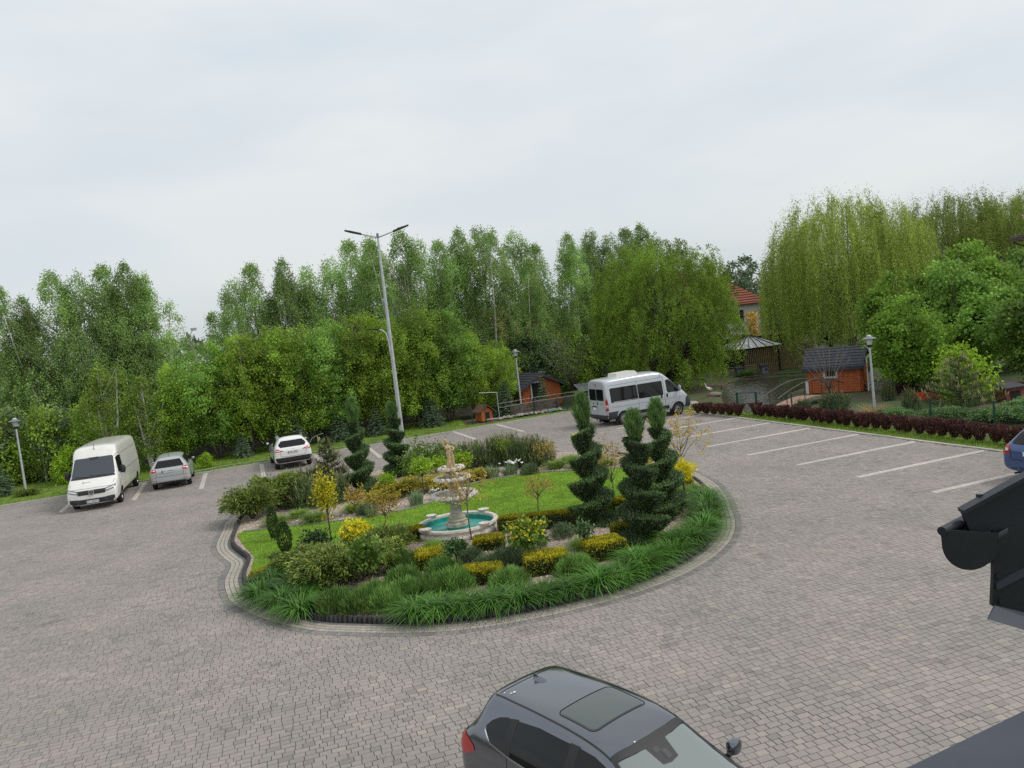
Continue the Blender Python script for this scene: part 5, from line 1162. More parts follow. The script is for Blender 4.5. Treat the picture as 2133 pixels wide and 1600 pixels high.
# ---------------- roof edge next to the camera: gutter, verge board, sill
ANTH = mat('anthracite_sheet_metal', (.020,.023,.030), rough=.45, metal=.2, noise=.12, nscale=8, bump=.03, bscale=60)
ANTH2 = mat('blue_grey_sheet_metal', (.045,.051,.070), rough=.5, metal=.2, noise=.15, nscale=6)
Y0 = 1.9
rf = root('roof_edge', 'anthracite sheet metal roof verge at the right edge, close up', 'roof edge', (0,0,0))
pl = [(1.081,5.040),(1.235,5.101),(1.60,5.26),(1.60,4.62),(1.138,4.792),(1.147,4.871),(1.154,4.985),(1.100,4.975)]
MB().prism([(x,Y0+.010,z) for x, z in pl], (.0,.012,0)).build('verge_board', ANTH, rf)
MB().prism([(1.103,Y0-.03,4.776),(1.140,Y0,4.796),(1.60,Y0,4.625),(1.575,Y0-.03,4.575)], (0,.006,0)).build('drip_flashing', ANTH2, rf)
MB().prism([(1.150,Y0+.004,4.852),(1.60,Y0+.004,5.03),(1.60,Y0+.004,5.005),(1.150,Y0+.004,4.833)], (0,.02,0)).build('seam_rib', ANTH2, rf)
for x, z in ((1.158,4.868),(1.160,4.803)): MB().lathe([(.0075,-.012),(.0075,-.004),(.004,0)], 10, (x,Y0+.014,z), axis='Y').build('screw_head', ANTH, rf)
MB().bar((1.076,Y0+.006,5.044),(1.62,Y0+.006,5.275),.03,.010).build('top_flange', ANTH, rf); MB().box((1.132,Y0+.02,5.071),(.012,.012,.012)).build('rivet', ANTH, rf)
gu = root('roof_gutter', 'anthracite half round roof gutter end beside the verge board', 'gutter', (0,0,0)); cx_, cz_, gr_ = 1.078, 4.972, .068; V = []; F = []
ax_ = Vector((.80,.60,-.005)).normalized(); nA = 20
half = [(cx_+gr_*math.cos(a), cz_+gr_*math.sin(a)) for a in np.linspace(PI*1.0, 2*PI, nA)]
half = [(cx_-gr_-.006, cz_+.040)]+[(cx_-gr_, cz_+.02)]+half+[(cx_+gr_, cz_+.015)]
tr_ = MB(); k = len(half); V = [(x, Y0-.02, z) for x, z in half]+[(x+ax_.x*.5, Y0-.02+ax_.y*.5, z+ax_.z*.5) for x, z in half]; tr_.add(V, [(i,i+1,k+i+1,k+i) for i in range(k-1)])
g_ = tr_.build('trough', ANTH, gu, smooth=True); sdm = g_.modifiers.new('t', 'SOLIDIFY'); sdm.thickness = .003
MB().prism([(x, Y0-.022, z) for x, z in half], (0,.004,0)).build('end_cap', ANTH, gu)
MB().tube([(cx_-gr_-.003, Y0-.025, cz_+.036),(cx_-gr_-.003+ax_.x*.5, Y0-.025+ax_.y*.5, cz_+.036)], .0115, 12).build('rolled_lip', ANTH, gu, smooth=True)
dS = Vector((.909,.417,0)); nS = Vector((.417,-.909,0)); p0 = Vector((.48,1.04,4.95)); sl = MB(); a_ = p0-dS*.9; b_ = p0+dS*2.0
sl.prism([a_, b_, b_+nS*.5+Vector((0,0,.04)), a_+nS*.5+Vector((0,0,.04))], (0,0,-.03)); o = sl.build('window_sill', ANTH2); tag(o, 'blue grey metal window sill in the lower right corner', 'sill')
# ================================================================== PLANTS ON THE ISLAND
BARK = mat('brown_bark', (.085,.06,.045), rough=.9, noise=.35, nscale=20, bump=.5, bscale=40)
GBARK = mat('grey_bark', (.15,.13,.11), rough=.9, noise=.35, nscale=14, bump=.5, bscale=30)
F_JUN = fol('golden_juniper', (.045,.088,.020), (.20,.235,.045), tr=.12, vs_=3, amt=.45)
F_PINE = fol('dark_pine_needle', (.035,.065,.022), (.095,.125,.042), tr=.08, vs_=3, amt=.4)
F_CAND = fol('pine_candle', (.20,.18,.09), (.34,.29,.16), tr=.1)
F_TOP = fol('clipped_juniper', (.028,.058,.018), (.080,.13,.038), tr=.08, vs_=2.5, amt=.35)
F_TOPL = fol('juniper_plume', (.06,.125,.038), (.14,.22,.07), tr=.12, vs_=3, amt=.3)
F_DAY = fol('daylily_blade', (.026,.085,.010), (.075,.165,.022), tr=.22, vs_=2, amt=.25, rough=.4)
F_FINE = fol('fine_grass_blade', (.075,.15,.018), (.17,.25,.04), tr=.2, vs_=2, amt=.3)
F_LAV = fol('lavender_green', (.055,.125,.026), (.14,.225,.055), tr=.12, vs_=3, amt=.35)
F_GREY = fol('grey_green_leaf', (.075,.12,.06), (.16,.21,.115), tr=.12, vs_=3, amt=.3)
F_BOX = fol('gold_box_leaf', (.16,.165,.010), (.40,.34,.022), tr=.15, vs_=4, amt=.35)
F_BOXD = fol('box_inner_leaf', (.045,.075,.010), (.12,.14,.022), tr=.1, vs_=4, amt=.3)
F_YEL = fol('yellow_blossom', (.62,.40,.012), (.80,.58,.03), tr=.25, vs_=4, amt=.2)
F_LIME = fol('lime_leaf', (.13,.24,.012), (.26,.37,.03), tr=.3, vs_=3, amt=.3)
F_GRN = fol('mid_green_leaf', (.04,.09,.012), (.115,.18,.03), tr=.22, vs_=3, amt=.35, rough=.4)
F_DRK = fol('glossy_dark_leaf', (.020,.050,.016), (.06,.105,.035), tr=.12, vs_=3, amt=.3, rough=.3)
F_ORG = fol('bronze_maple_leaf', (.22,.17,.03), (.36,.24,.06), tr=.3, vs_=4, amt=.3)
F_YG = fol('yellow_green_leaf', (.24,.27,.012), (.50,.42,.03), tr=.3, vs_=4, amt=.25)
F_THU = fol('thuja_scale', (.022,.05,.012), (.06,.095,.022), tr=.08, vs_=5, amt=.35)
F_RED = fol('barberry_leaf', (.030,.013,.012), (.085,.028,.024), tr=.15, vs_=3, amt=.35)
F_WHT = fol('white_petal', (.75,.75,.68), (.85,.85,.8), tr=.2)
IZ = .09
def dup(me): return me
class Kind:
    """a thing built once from (part name, mesh) pairs and repeated by copying"""
    def __init__(s, name, cat, parts, group=None): s.name, s.cat, s.parts, s.group, s.src = name, cat, parts, group, None
    def put(s, label, x, y, z=IZ, rz=None, sc_=1.0):
        rz = rng.uniform(0, 2*PI) if rz is None else rz
        if s.src is None:
            s.src = root(s.name, label, s.cat, (x, y, z), rz, s.group, sc_)
            for nm, me in s.parts: link(nm, me, s.src)
            return s.src
        return copy_thing(s.src, label, (x, y, z), rz, sc_, s.group)
def stems_mesh(name, paths, mt_, n=6):
    mb = MB()
    for p, r_ in paths: mb.tube(p, r_, n)
    me = bpy.data.meshes.new(name); me.from_pydata(mb.v, [], mb.f); me.materials.append(mt_)
    for q in me.polygons: q.use_smooth = True
    return me
def ball_pts(n, hollow=.5):
    d = rnd_unit(n); r_ = (hollow+(1-hollow)*rng.uniform(0, 1, n))[:, None]; return d*r_, d
# ---- clumps of arching blades
def blade_clump(name, n, L, r0, wd, mt_, seg=5, lean=(.05,.75), droop=(.4,1.0)):
    a = rng.uniform(0, 2*PI, n); rr = r0*np.sqrt(rng.uniform(0, 1, n)); a2 = a+rng.normal(0, .5, n)
    B = np.stack([rr*np.cos(a), rr*np.sin(a), np.zeros(n)], 1)
    V, q = blades(B, a2, rng.uniform(.6, 1.1, n)*L, rng.uniform(*lean, n), rng.uniform(*droop, n), rng.uniform(.7, 1.2, n)*wd, seg)
    return np_mesh(name, V, quads=q, mats=[mt_])
DAY = [Kind('daylily_clump', 'daylily', [('blades', blade_clump('blades', 420, .66, .18, .024, F_DAY, 6, (.05,.8), (.6,1.25)))], 'daylilies along the island rim') for _ in range(3)]
FINE = [Kind('grass_clump', 'ornamental grass', [('blades', blade_clump('blades', 900, .50, .20, .012, F_FINE, 4, (.05,.8), (.5,1.1)))], 'fine grass clumps on the gravel') for _ in range(2)]
IRIS = Kind('iris_clump', 'iris', [('blades', blade_clump('blades', 160, .55, .22, .03, F_GREY, 4, (.02,.35), (.0,.25)))], 'iris clumps behind the lawn')
# ---- mounds of upright fine shoots
def mound(name, n, rx, h, L, wd, mt_, up=1.0):
    d = rnd_unit(n); d[:, 2] = np.abs(d[:, 2]); P = d*np.array([rx, rx, h])*rng.uniform(.55, 1.0, (n, 1))*(1+.12*np.sin(5*np.arctan2(d[:, 1], d[:, 0]))[:, None])
    D = d*.8+np.array([0, 0, up])+rng.normal(0, .25, (n, 3))
    return leaf_mesh(name, [(leaf_V(P, D, rng.uniform(.6, 1.2, n)*L, wd), 0)], [mt_])
LAVG = [Kind('lavender_bush', 'lavender', [('shoots', mound('shoots', 3600, .42, .36, .14, .016, F_LAV))], 'green lavender bushes at the front') for _ in range(2)]
LAVS = [Kind('lavender_bush', 'lavender', [('shoots', mound('shoots', 2600, .36, .38, .12, .016, F_GREY))], 'grey green lavender bushes') for _ in range(1)]
# ---- spreading golden junipers: arching plumes
def juniper(name, rad, h, nb, mt_):
    Ps, Ds, Ls = [], [], []; paths = []
    for k in range(nb):
        a = rng.uniform(0, 2*PI); L = rad*rng.uniform(.5, 1.05); up = h*rng.uniform(.5, 1.15); s = np.linspace(0, 1, 8)
        wob = rng.normal(0, .08); X = np.stack([np.cos(a+wob*s)*L*s, np.sin(a+wob*s)*L*s, up*np.sin(s*PI*.62)*1.05-.05*s], 1)
        if k < 14: paths.append(([tuple(q) for q in X[:6]], [.018, .015, .012, .01, .008, .005]))
        m_ = 75; t = rng.uniform(.18, 1, m_)**.8; i = np.clip((t*7).astype(int), 0, 6); f = (t*7-i)[:, None]
        c_ = X[i]*(1-f)+X[i+1]*f; tg = unit(X[i+1]-X[i]); sp = .10*(1-.5*t)[:, None]
        Ps.append(c_+rng.normal(0, 1, (m_, 3))*sp*np.array([1, 1, .6])); Ds.append(tg+rng.normal(0, .38, (m_, 3))+np.array([0, 0, .22])); Ls.append(rng.uniform(.07, .15, m_))
    P, D, L_ = np.concatenate(Ps), np.concatenate(Ds), np.concatenate(Ls); P[:, 2] = np.maximum(P[:, 2], .02)
    return [('foliage', leaf_mesh('foliage', [(leaf_V(P, D, L_, .034), 0)], [mt_])), ('stems', stems_mesh('stems', paths, BARK))]
JUN = [Kind('golden_juniper', 'juniper', juniper('j', 1.0, .62, 150, F_JUN), 'golden spreading junipers on the island') for _ in range(2)]
F_JOR = fol('orange_tip_juniper', (.11,.125,.02), (.34,.27,.035), tr=.12, vs_=3, amt=.4)
JOR = Kind('orange_tip_juniper', 'juniper', juniper('j', .9, .42, 120, F_JOR), 'junipers with orange tips behind the fountain')
# ---- mugo pines: upright candle shoots
def mugo(name, rad, h, ns, cand=.35):
    d = rnd_unit(ns); d[:, 2] = np.abs(d[:, 2])**.8; d = unit(d); base = d*np.array([rad, rad, h*.78])*rng.uniform(.55, 1.0, (ns, 1))
    Pn, Dn, Pc, Dc = [], [], [], []
    for k in range(ns):
        ax = unit((d[k]*.45+np.array([0, 0, 1.0])+rng.normal(0, .12, 3))[None])[0]; L = rng.uniform(.16, .34)
        m_ = 26; t = rng.uniform(-.5, .85, m_)[:, None]; q = base[k]+ax*L*t; Pn.append(q); Dn.append(rnd_unit(m_)+ax*.75)
        if rng.uniform() < cand: c0 = base[k]+ax*L*.75; Pc.append(np.stack([c0, c0])); Dc.append(np.stack([ax+rng.normal(0,.05,3), ax+rng.normal(0,.05,3)]))
    Pn, Dn = np.concatenate(Pn), np.concatenate(Dn); parts = [(leaf_V(Pn, Dn, rng.uniform(.06, .12, len(Pn)), .016), 0)]
    if Pc: Pc, Dc = np.concatenate(Pc), np.concatenate(Dc); parts.append((leaf_V(Pc, Dc, rng.uniform(.12, .24, len(Pc)), .022), 1))
    st_ = [([(0, 0, 0), tuple(base[k]*.5), tuple(base[k])], [.03, .018, .008]) for k in range(0, ns, max(1, ns//16))]
    return [('needles', leaf_mesh('needles', parts, [F_PINE, F_CAND])), ('stems', stems_mesh('stems', st_, BARK))]
MUGO = [Kind('mountain_pine', 'dwarf pine', mugo('m', .72, 1.05, 330), 'dwarf mountain pines on the island') for _ in range(2)]
# ---- layered cone pine
def cone_pine(h, r0, tiers, mt_, cand):
    P, D, Pc, Dc = [], [], [], []; paths = [([(0,0,0),(0,0,h*.5),(0,0,h*.97)], [.05,.035,.01])]
    for k in range(tiers):
        f = k/tiers; z = h*(.06+.9*f); r_ = r0*(1-f)**.8+.08; nb = int(14*(1-f))+5
        for j in range(nb):
            a = rng.uniform(0, 2*PI); L = r_*rng.uniform(.7, 1.1); tip = np.array([math.cos(a)*L, math.sin(a)*L, z+.28*L+rng.normal(0,.04)]); b0 = np.array([0, 0, z-.05]); paths.append(([tuple(b0), tuple(tip)], [.012,.005]))
            m_ = int(26+46*L); t = rng.uniform(.2, 1.0, m_)[:, None]; P.append(b0+(tip-b0)*t+rng.normal(0,.03,(m_,3))); D.append(rnd_unit(m_)+unit((tip-b0)[None])*.9+np.array([0,0,.35]))
            if cand: 
                for _ in range(cand): Pc.append(tip+rng.normal(0,.03,3)); Dc.append(np.array([math.cos(a)*.15, math.sin(a)*.15, 1.0])+rng.normal(0,.1,3))
    P, D = np.concatenate(P), np.concatenate(D); parts = [(leaf_V(P, D, rng.uniform(.08,.15,len(P)), .02), 0)]
    if cand: parts.append((leaf_V(np.array(Pc), np.array(Dc), rng.uniform(.14,.26,len(Pc)), .035), 1))
    return [('needles', leaf_mesh('needles', parts, [mt_, F_CAND])), ('trunk', stems_mesh('trunk', paths, BARK))]
# ---- clipped spiral junipers
def spiral(h, r0, turns, spire, spin=1):
    zt = h-spire; nz, na = 170, 72; Z, A = np.meshgrid(np.linspace(0.05, zt, nz), np.linspace(0, 2*PI, na, endpoint=False), indexing='ij')
    ph = np.mod(Z/(zt/turns)-spin*A/(2*PI)+.1, 1.0); env = r0*(1-.56*(Z/zt)**1.4)
    g_ = np.interp(ph, [0,.05,.30,.60,.86,.92,.97,1.0], [.22,.24,.50,.82,1.0,.96,.40,.22]); r_ = env*g_*(1+.05*np.sin(A*7+Z*9)+.04*np.sin(A*13-Z*17))
    Vc = np.stack([r_*np.cos(A), r_*np.sin(A), Z], -1); core = (Vc*np.array([.93, .93, 1])).reshape(-1, 3)
    i = (np.arange(nz-1)[:, None]*na+np.arange(na)[None, :]); j = (np.arange(nz-1)[:, None]*na+(np.arange(na)[None, :]+1) % na); q = np.stack([i, j, j+na, i+na], -1).reshape(-1, 4)
    # surface normals, leaves all over
    dz = np.gradient(Vc, axis=0); da = np.roll(Vc, -1, 1)-np.roll(Vc, 1, 1); nn = unit(np.cross(da, dz)); n = 15000
    area = np.linalg.norm(np.cross(da, dz), axis=-1).ravel(); ids = rng.choice(len(area), n, p=area/area.sum()); P = Vc.reshape(-1, 3)[ids]+rng.normal(0, .015, (n, 3)); D = nn.reshape(-1, 3)[ids]+rng.normal(0, .35, (n, 3))+np.array([0, 0, .35])
    new_growth = (nn.reshape(-1, 3)[ids][:, 2] > .25) & (rng.uniform(0, 1, n) < .75); lfa = leaf_V(P-unit(D)*.025, D, rng.uniform(.04, .075, n), .022).reshape(-1, 4, 3)  # most up-facing leaves get the lighter leaf colour of new growth
    m_ = 2600; t = rng.uniform(0, 1, m_)**.9; a = rng.uniform(0, 2*PI, m_); rs = .17*np.sin(PI*np.clip(t*.82+.14, 0, 1))*np.sqrt(rng.uniform(.05, 1, m_))*(1+.25*np.sin(5*a+9*t)); Ps = np.stack([rs*np.cos(a), rs*np.sin(a), zt-.1+t*(spire-.02)], 1); Ds = np.stack([np.cos(a)*.42, np.sin(a)*.42, np.ones(m_)], 1)+rng.normal(0, .16, (m_, 3))
    sp = leaf_V(Ps, Ds, rng.uniform(.12, .30, m_), .020)
    cm = np_mesh('clipped_core', core, quads=q, mats=[M['topiary_core']], smooth=True)
    return [('clipped_core', cm), ('clipped_foliage', leaf_mesh('clipped_foliage', [(lfa[~new_growth].reshape(-1, 3), 0), (lfa[new_growth].reshape(-1, 3), 1)], [F_TOP, F_TOPL])), ('spire', leaf_mesh('spire', [(sp, 0)], [F_TOPL])), ('trunk', stems_mesh('trunk', [([(0,0,-.05),(0,0,h*.55),(0,0,h-.1)], [.06,.045,.01])], BARK))]
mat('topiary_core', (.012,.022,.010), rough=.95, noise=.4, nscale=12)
G_ = 'clipped spiral junipers on the island'
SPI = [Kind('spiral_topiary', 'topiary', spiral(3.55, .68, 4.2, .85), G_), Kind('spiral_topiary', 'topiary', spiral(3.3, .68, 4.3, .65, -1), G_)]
# ---- clipped box shapes
def clipped(lx, ly, lz, n, rnd=.10, gold=.5):
    """rounded box hedge: golden shoots on top, darker inner leaves at the sides"""
    u_ = rng.uniform(-1, 1, (n, 3)); ax = rng.choice(3, n, p=[.22,.22,.56]); sg = np.where(rng.uniform(0,1,n) < .5, -1, 1); u_[np.arange(n), ax] = np.where(ax == 2, 1, sg); hl = np.array([lx/2, ly/2, lz/2]); P = u_*hl; inner = np.clip(P, -(hl-rnd), hl-rnd); d = unit(P-inner); P = inner+d*rnd+rng.normal(0, .012, (n, 3)); P[:, 2] += lz/2
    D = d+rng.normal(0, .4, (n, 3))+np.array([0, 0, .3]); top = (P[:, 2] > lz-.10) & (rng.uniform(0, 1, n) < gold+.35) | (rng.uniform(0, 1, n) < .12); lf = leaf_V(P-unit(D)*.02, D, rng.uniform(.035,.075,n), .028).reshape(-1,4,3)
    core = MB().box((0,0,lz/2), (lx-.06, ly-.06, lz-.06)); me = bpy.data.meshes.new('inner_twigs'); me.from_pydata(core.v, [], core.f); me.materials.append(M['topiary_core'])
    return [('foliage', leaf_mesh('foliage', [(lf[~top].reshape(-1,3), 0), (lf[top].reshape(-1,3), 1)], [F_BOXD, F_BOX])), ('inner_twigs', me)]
# ---- leafy shrubs and standards
def leafy(rx, rz_, n, L, wd, mt_, trunk=0.0, hollow=.45, lumps=.18, mt2=None, frac2=0.0, droop=0.0, tr_=.02):
    P, d = ball_pts(n, hollow); a = np.arctan2(d[:, 1], d[:, 0]); P *= (1+lumps*np.sin(3*a+4*d[:, 2])+lumps*.7*np.sin(5*a-6*d[:, 2]))[:, None]; P = P*np.array([rx, rx, rz_])+rng.normal(0, .03, (n, 3)); P[:, 2] += trunk+rz_*.92; P[:, 2] = np.maximum(P[:, 2], .02)
    D = d*.6+rnd_unit(n)*.8+np.array([0, 0, .15-droop]); lf = leaf_V(P, D, rng.uniform(.7, 1.25, n)*L, wd).reshape(-1, 4, 3); m2 = rng.uniform(0, 1, n) < frac2
    if frac2 > 0: m2 = m2 & ((P[:, 2]-trunk) > rz_*.75)
    st_ = [([(0,0,-.03),(.02,.01,trunk*.6+.02),(0,0,trunk+rz_*.5)], [tr_*1.2,tr_,tr_*.8])]
    for k in range(9):
        q = P[rng.integers(n)]; st_.append(([(0,0,trunk*.85+.02),tuple(q*.5+np.array([0,0,trunk*.5+.02])),tuple(q)], [tr_*.6,tr_*.4,tr_*.15]))
    return [('foliage', leaf_mesh('foliage', [(lf[~m2].reshape(-1,3), 0)]+([(lf[m2].reshape(-1,3), 1)] if m2.any() else []), [mt_]+([mt2] if mt2 else []))), ('stem', stems_mesh('stem', st_, BARK))]
# ---- thin maples with bare stems and leaf tufts at the twig ends
def sparse_tree(h, crown, trunk, nl, L, mt_, nb=9, spread=.5, up=.6, tuft=10, rt=.018):
    st_ = [([(0,0,-.05),(.03,.02,trunk*.5),(0,0,trunk)], [rt*1.1,rt,rt*.9])]; tips = []
    for k in range(nb):
        a = 2*PI*k/nb*1.618; Lb = (h-trunk)*rng.uniform(.65, 1.0); z0 = trunk*(.75+.25*rng.uniform()); s1 = crown*rng.uniform(.45, 1.0); p1 = np.array([math.cos(a)*s1*.5, math.sin(a)*s1*.5, z0+Lb*.5*up]); p2 = np.array([math.cos(a+.3)*s1, math.sin(a+.3)*s1, min(h, z0+Lb*rng.uniform(.6, 1.0))]); st_.append(([(0,0,z0),tuple(p1),tuple(p2)], [rt*.6,rt*.4,rt*.15])); tips += [p2, (p1+p2)/2]
        for _ in range(3):
            e = p1+(p2-p1)*rng.uniform(.2, .8); t_ = e+rng.normal(0, crown*.28, 3); st_.append(([tuple(e),tuple(t_)], [rt*.25,rt*.1])); tips.append(t_)
    tips = np.array(tips); P = np.repeat(tips, tuft, 0)+rng.normal(0, .06, (len(tips)*tuft, 3)); D = rnd_unit(len(P))+np.array([0,0,-.2])
    return [('leaves', leaf_mesh('leaves', [(leaf_V(P, D, rng.uniform(.7,1.2,len(P))*L, L*.6), 0)], [mt_])), ('stem', stems_mesh('stem', st_, GBARK, 5))]

# ================================================================== placing the island plants
JUN[0].put('golden juniper spilling over the left tip of the island', -9.45,26.7, sc_=(1.0,1.0,1.45)); JUN[1].put('golden juniper behind the left tip, in front of the dwarf pine', -9.0,28.2, sc_=(1.05,1.05,1.6))
JUN[0].put('long golden juniper sprawling at the front between daylilies and azalea', -4.75,18.35, sc_=(1.15,1.0,1.05)); JUN[1].put('golden juniper at the left front beside the low yellow hedge', -5.75,19.6, sc_=(.85,.75,.75)); JUN[1].put('golden juniper between the azalea and the fountain pool', -3.65,20.35, sc_=(.72,.65,.9)); JUN[0].put('golden juniper behind the lime leaved standard at front', -3.85,18.75, sc_=(.8,.75,1.0))
JOR.put('orange tipped juniper left of the fountain basins', -4.5,28.0, sc_=1.05); JOR.put('orange tipped juniper directly behind the fountain basins', -2.9,28.4, sc_=.95); JOR.put('orange tipped juniper in front of the left spiral', -5.0,27.2, sc_=.7); JOR.put('orange tipped juniper at the right of the fountain top', -1.7,29.4, sc_=.7)
for i, (x, y, s_) in enumerate([(-8.35,28.3,(1.05,1.05,1.2)),(-7.6,27.7,(1.0,1.0,1.15)),(-8.1,29.6,(1.1,1.1,1.25)),(-6.75,28.0,(.8,.8,1.1)),(-1.95,31.7,(.95,.95,1.32)),(-1.0,31.5,(1,1,1.30)),(-.1,31.0,(1.0,1.0,1.32)),(.75,30.9,(.95,.95,1.1)),(-.6,32.4,(1.1,1.1,1.35)),(.5,32.0,(1.0,1.0,1.1))]):
    MUGO[i % 2].put(['dwarf pine with upright candles, leftmost of the left group','dwarf pine in front of the cone shaped pine','dwarf pine at the back of the left group','dwarf pine between cone shaped pine and left spiral','leftmost dwarf pine of the row behind the statue','dwarf pine behind the lime standard, second in the back row','dwarf pine behind the boulders, third in the back row','dwarf pine at the right end of the back row','dwarf pine at the very back behind the boulders','dwarf pine at the back right, nearest the empty bays'][i], x, y, sc_=s_)
Kind('cone_pine', 'pine', cone_pine(2.3,.80,11,F_PINE,2)).put('dark cone shaped pine left of the left spiral topiary', -7.3,29.4)
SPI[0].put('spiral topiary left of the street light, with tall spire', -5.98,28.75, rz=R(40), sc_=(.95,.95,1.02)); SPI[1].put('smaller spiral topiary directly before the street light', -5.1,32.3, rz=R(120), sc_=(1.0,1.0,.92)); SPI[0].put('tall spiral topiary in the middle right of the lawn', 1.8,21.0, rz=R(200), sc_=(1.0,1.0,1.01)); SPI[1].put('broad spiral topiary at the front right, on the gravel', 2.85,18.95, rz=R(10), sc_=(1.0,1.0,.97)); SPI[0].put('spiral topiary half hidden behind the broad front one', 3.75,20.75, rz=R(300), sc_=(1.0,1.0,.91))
th = Kind('thuja', 'thuja', None); 
def thuja(h, r_):
    n = 1500; t = rng.uniform(0,1,n); a = rng.uniform(0,2*PI,n); rr = r_*np.sin(PI*np.clip(t*.82+.13,0,1))**.8*np.sqrt(rng.uniform(.5,1,n)); P = np.stack([rr*np.cos(a),rr*np.sin(a),.06+t*h*.92],1); D = np.stack([np.cos(a)*.5,np.sin(a)*.5,np.ones(n)],1)+rng.normal(0,.2,(n,3)); return [('foliage', leaf_mesh('foliage', [(leaf_V(P,D,rng.uniform(.05,.10,n),.03),0)], [F_THU])), ('stem', stems_mesh('stem', [([(0,0,-.02),(0,0,h*.8)], [.02,.006])], BARK))]
th.parts = thuja(1.0,.19); th.group = 'small thujas on the lawn'
th.put('small dark thuja on the lawn, the taller rear one', -7.6,23.1, sc_=(.85,.85,1.05)); th.put('small dark thuja on the lawn, the plumper front one', -6.78,21.4, sc_=(1.05,1.05,.92))
for i, (x, y, s_) in enumerate([(-8.2,25.3,1.1),(-7.7,26.2,.9),(-6.9,25.2,1.15),(-5.75,26.1,1.05),(1.35,29.9,1.05),(1.95,30.8,1.0),(2.2,29.4,.95),(3.0,30.9,.9),(3.25,29.3,.9),(5.0,23.1,1.05),(1.3,18.75,.95),(-2.55,20.35,.7)]):
    FINE[i % 2].put(['behind the rear thuja, leftmost on the gravel','second from the left tip on the gravel','third from the left tip beside the lawn edging','in front of the left spiral topiary','left of the gravel patch behind the lawn','at the back edge of the gravel patch','in front of the tall middle spiral spire','behind the tall middle spiral, at the back','right of the tall middle spiral, at the back','on the right rim below the yellow standard','under the small dark rose standard','against the front wall of the pool'][i].join(['fine green grass clump ', '']), x, y, sc_=s_)
day = [(-6.2,17.75),(-5.55,17.1),(-4.95,16.55),(-6.3,18.8),(-5.6,18.15),(-5.15,17.5),(-2.45,15.62),(-1.95,15.5),(-1.45,15.5),(-.92,15.55),(-.40,15.58),(.17,15.68),(.70,15.8),(1.30,16.1),(1.82,16.35),(2.2,16.72),(2.65,17.15),(3.12,17.55),(3.7,18.2),(4.2,19.0),(4.5,19.8),(4.65,20.6),(4.85,21.4),(4.95,22.2),(3.4,18.3),(2.3,17.2)]
day = [(-2+(x+2)*1.022, 22+(y-22)*1.022) for x, y in day]
day = sorted(day, key=lambda q: q[0]/q[1])
for i, (x, y) in enumerate(day): DAY[i % 3].put('green daylily clump on the island rim, %s from the left' % ORD[i], x+rng.normal(0,.03), y+rng.normal(0,.03), sc_=rng.uniform(.92,1.12))
lav_ = sorted([(-4.25,16.3),(-3.7,16.1),(-3.12,16.0),(-3.45,16.6),(-2.75,16.5),(-2.2,16.6),(-1.75,16.75),(-2.95,17.4),(-2.05,17.75),(-.55,16.55),(.95,16.85),(-3.1,18.6)], key=lambda q: q[0]/q[1])
for i, (x, y) in enumerate(lav_): LAVG[i % 2].put('feathery green lavender bush behind the front daylilies, %s from left' % ORD[i], x, y, sc_=(rng.uniform(.95,1.15),rng.uniform(.95,1.1),rng.uniform(.95,1.15)))
for i, (x, y, s_) in enumerate([(-.6,17.9,1.15),(-1.05,17.7,1.0),(.87,20.0,.85),(-.25,18.5,1.0),(.3,29.2,.95),(-5.2,25.3,.9),(-1.45,18.4,1.0),(.15,19.4,.8)]): LAVS[0].put(['between the two front golden boxes','left of the gap in the front golden boxes','right of the lawn hedge by the spiral','under the green leaved standard','right of the daffodils behind the lawn','at the lawn edging before the left spiral','behind the leftmost flat golden box','behind the green leaved standard, near the lawn'][i].join(['grey green lavender bush ','']), x, y, sc_=s_)
def box_thing(lb, x, y, lx, ly, lz, n, rz=0.0, nm='clipped_bush', gold=.5):
    lz = lz*(.78 if nm == 'clipped_bush' else 1.0); Kind(nm, 'clipped shrub', clipped(lx,ly,lz,n,min(.14,lz*.35),gold), 'clipped golden shrubs').put(lb, x, y, rz=rz)
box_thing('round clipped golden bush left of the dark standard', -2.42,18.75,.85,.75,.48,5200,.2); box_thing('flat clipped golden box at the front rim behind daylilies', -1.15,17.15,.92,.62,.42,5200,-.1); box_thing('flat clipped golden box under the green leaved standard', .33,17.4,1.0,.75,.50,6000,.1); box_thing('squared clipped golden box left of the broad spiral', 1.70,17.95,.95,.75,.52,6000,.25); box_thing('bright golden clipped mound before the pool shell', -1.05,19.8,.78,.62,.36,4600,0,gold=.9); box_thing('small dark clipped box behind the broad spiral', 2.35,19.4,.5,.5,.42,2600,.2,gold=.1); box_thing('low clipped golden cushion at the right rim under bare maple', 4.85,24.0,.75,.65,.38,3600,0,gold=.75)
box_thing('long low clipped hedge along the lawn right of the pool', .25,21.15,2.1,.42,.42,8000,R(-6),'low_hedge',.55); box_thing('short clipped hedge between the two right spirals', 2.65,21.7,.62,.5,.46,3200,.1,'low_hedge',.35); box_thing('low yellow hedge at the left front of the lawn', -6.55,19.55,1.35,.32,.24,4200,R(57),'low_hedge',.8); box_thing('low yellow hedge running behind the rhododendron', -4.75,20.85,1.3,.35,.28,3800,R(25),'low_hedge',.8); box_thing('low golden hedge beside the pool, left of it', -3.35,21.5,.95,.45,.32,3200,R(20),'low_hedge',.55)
Kind('azalea_bush', 'azalea', leafy(.46,.40,1500,.085,.06,F_GRN,.10,mt2=F_YEL,frac2=.85,lumps=.12)).put('bright yellow flowering azalea bush in front of the lawn', -4.68,21.0)
Kind('rhododendron', 'rhododendron', leafy(.42,.33,900,.12,.05,F_DRK,.05,.35)).put('dark glossy rhododendron left of the yellow azalea', -5.8,20.95)
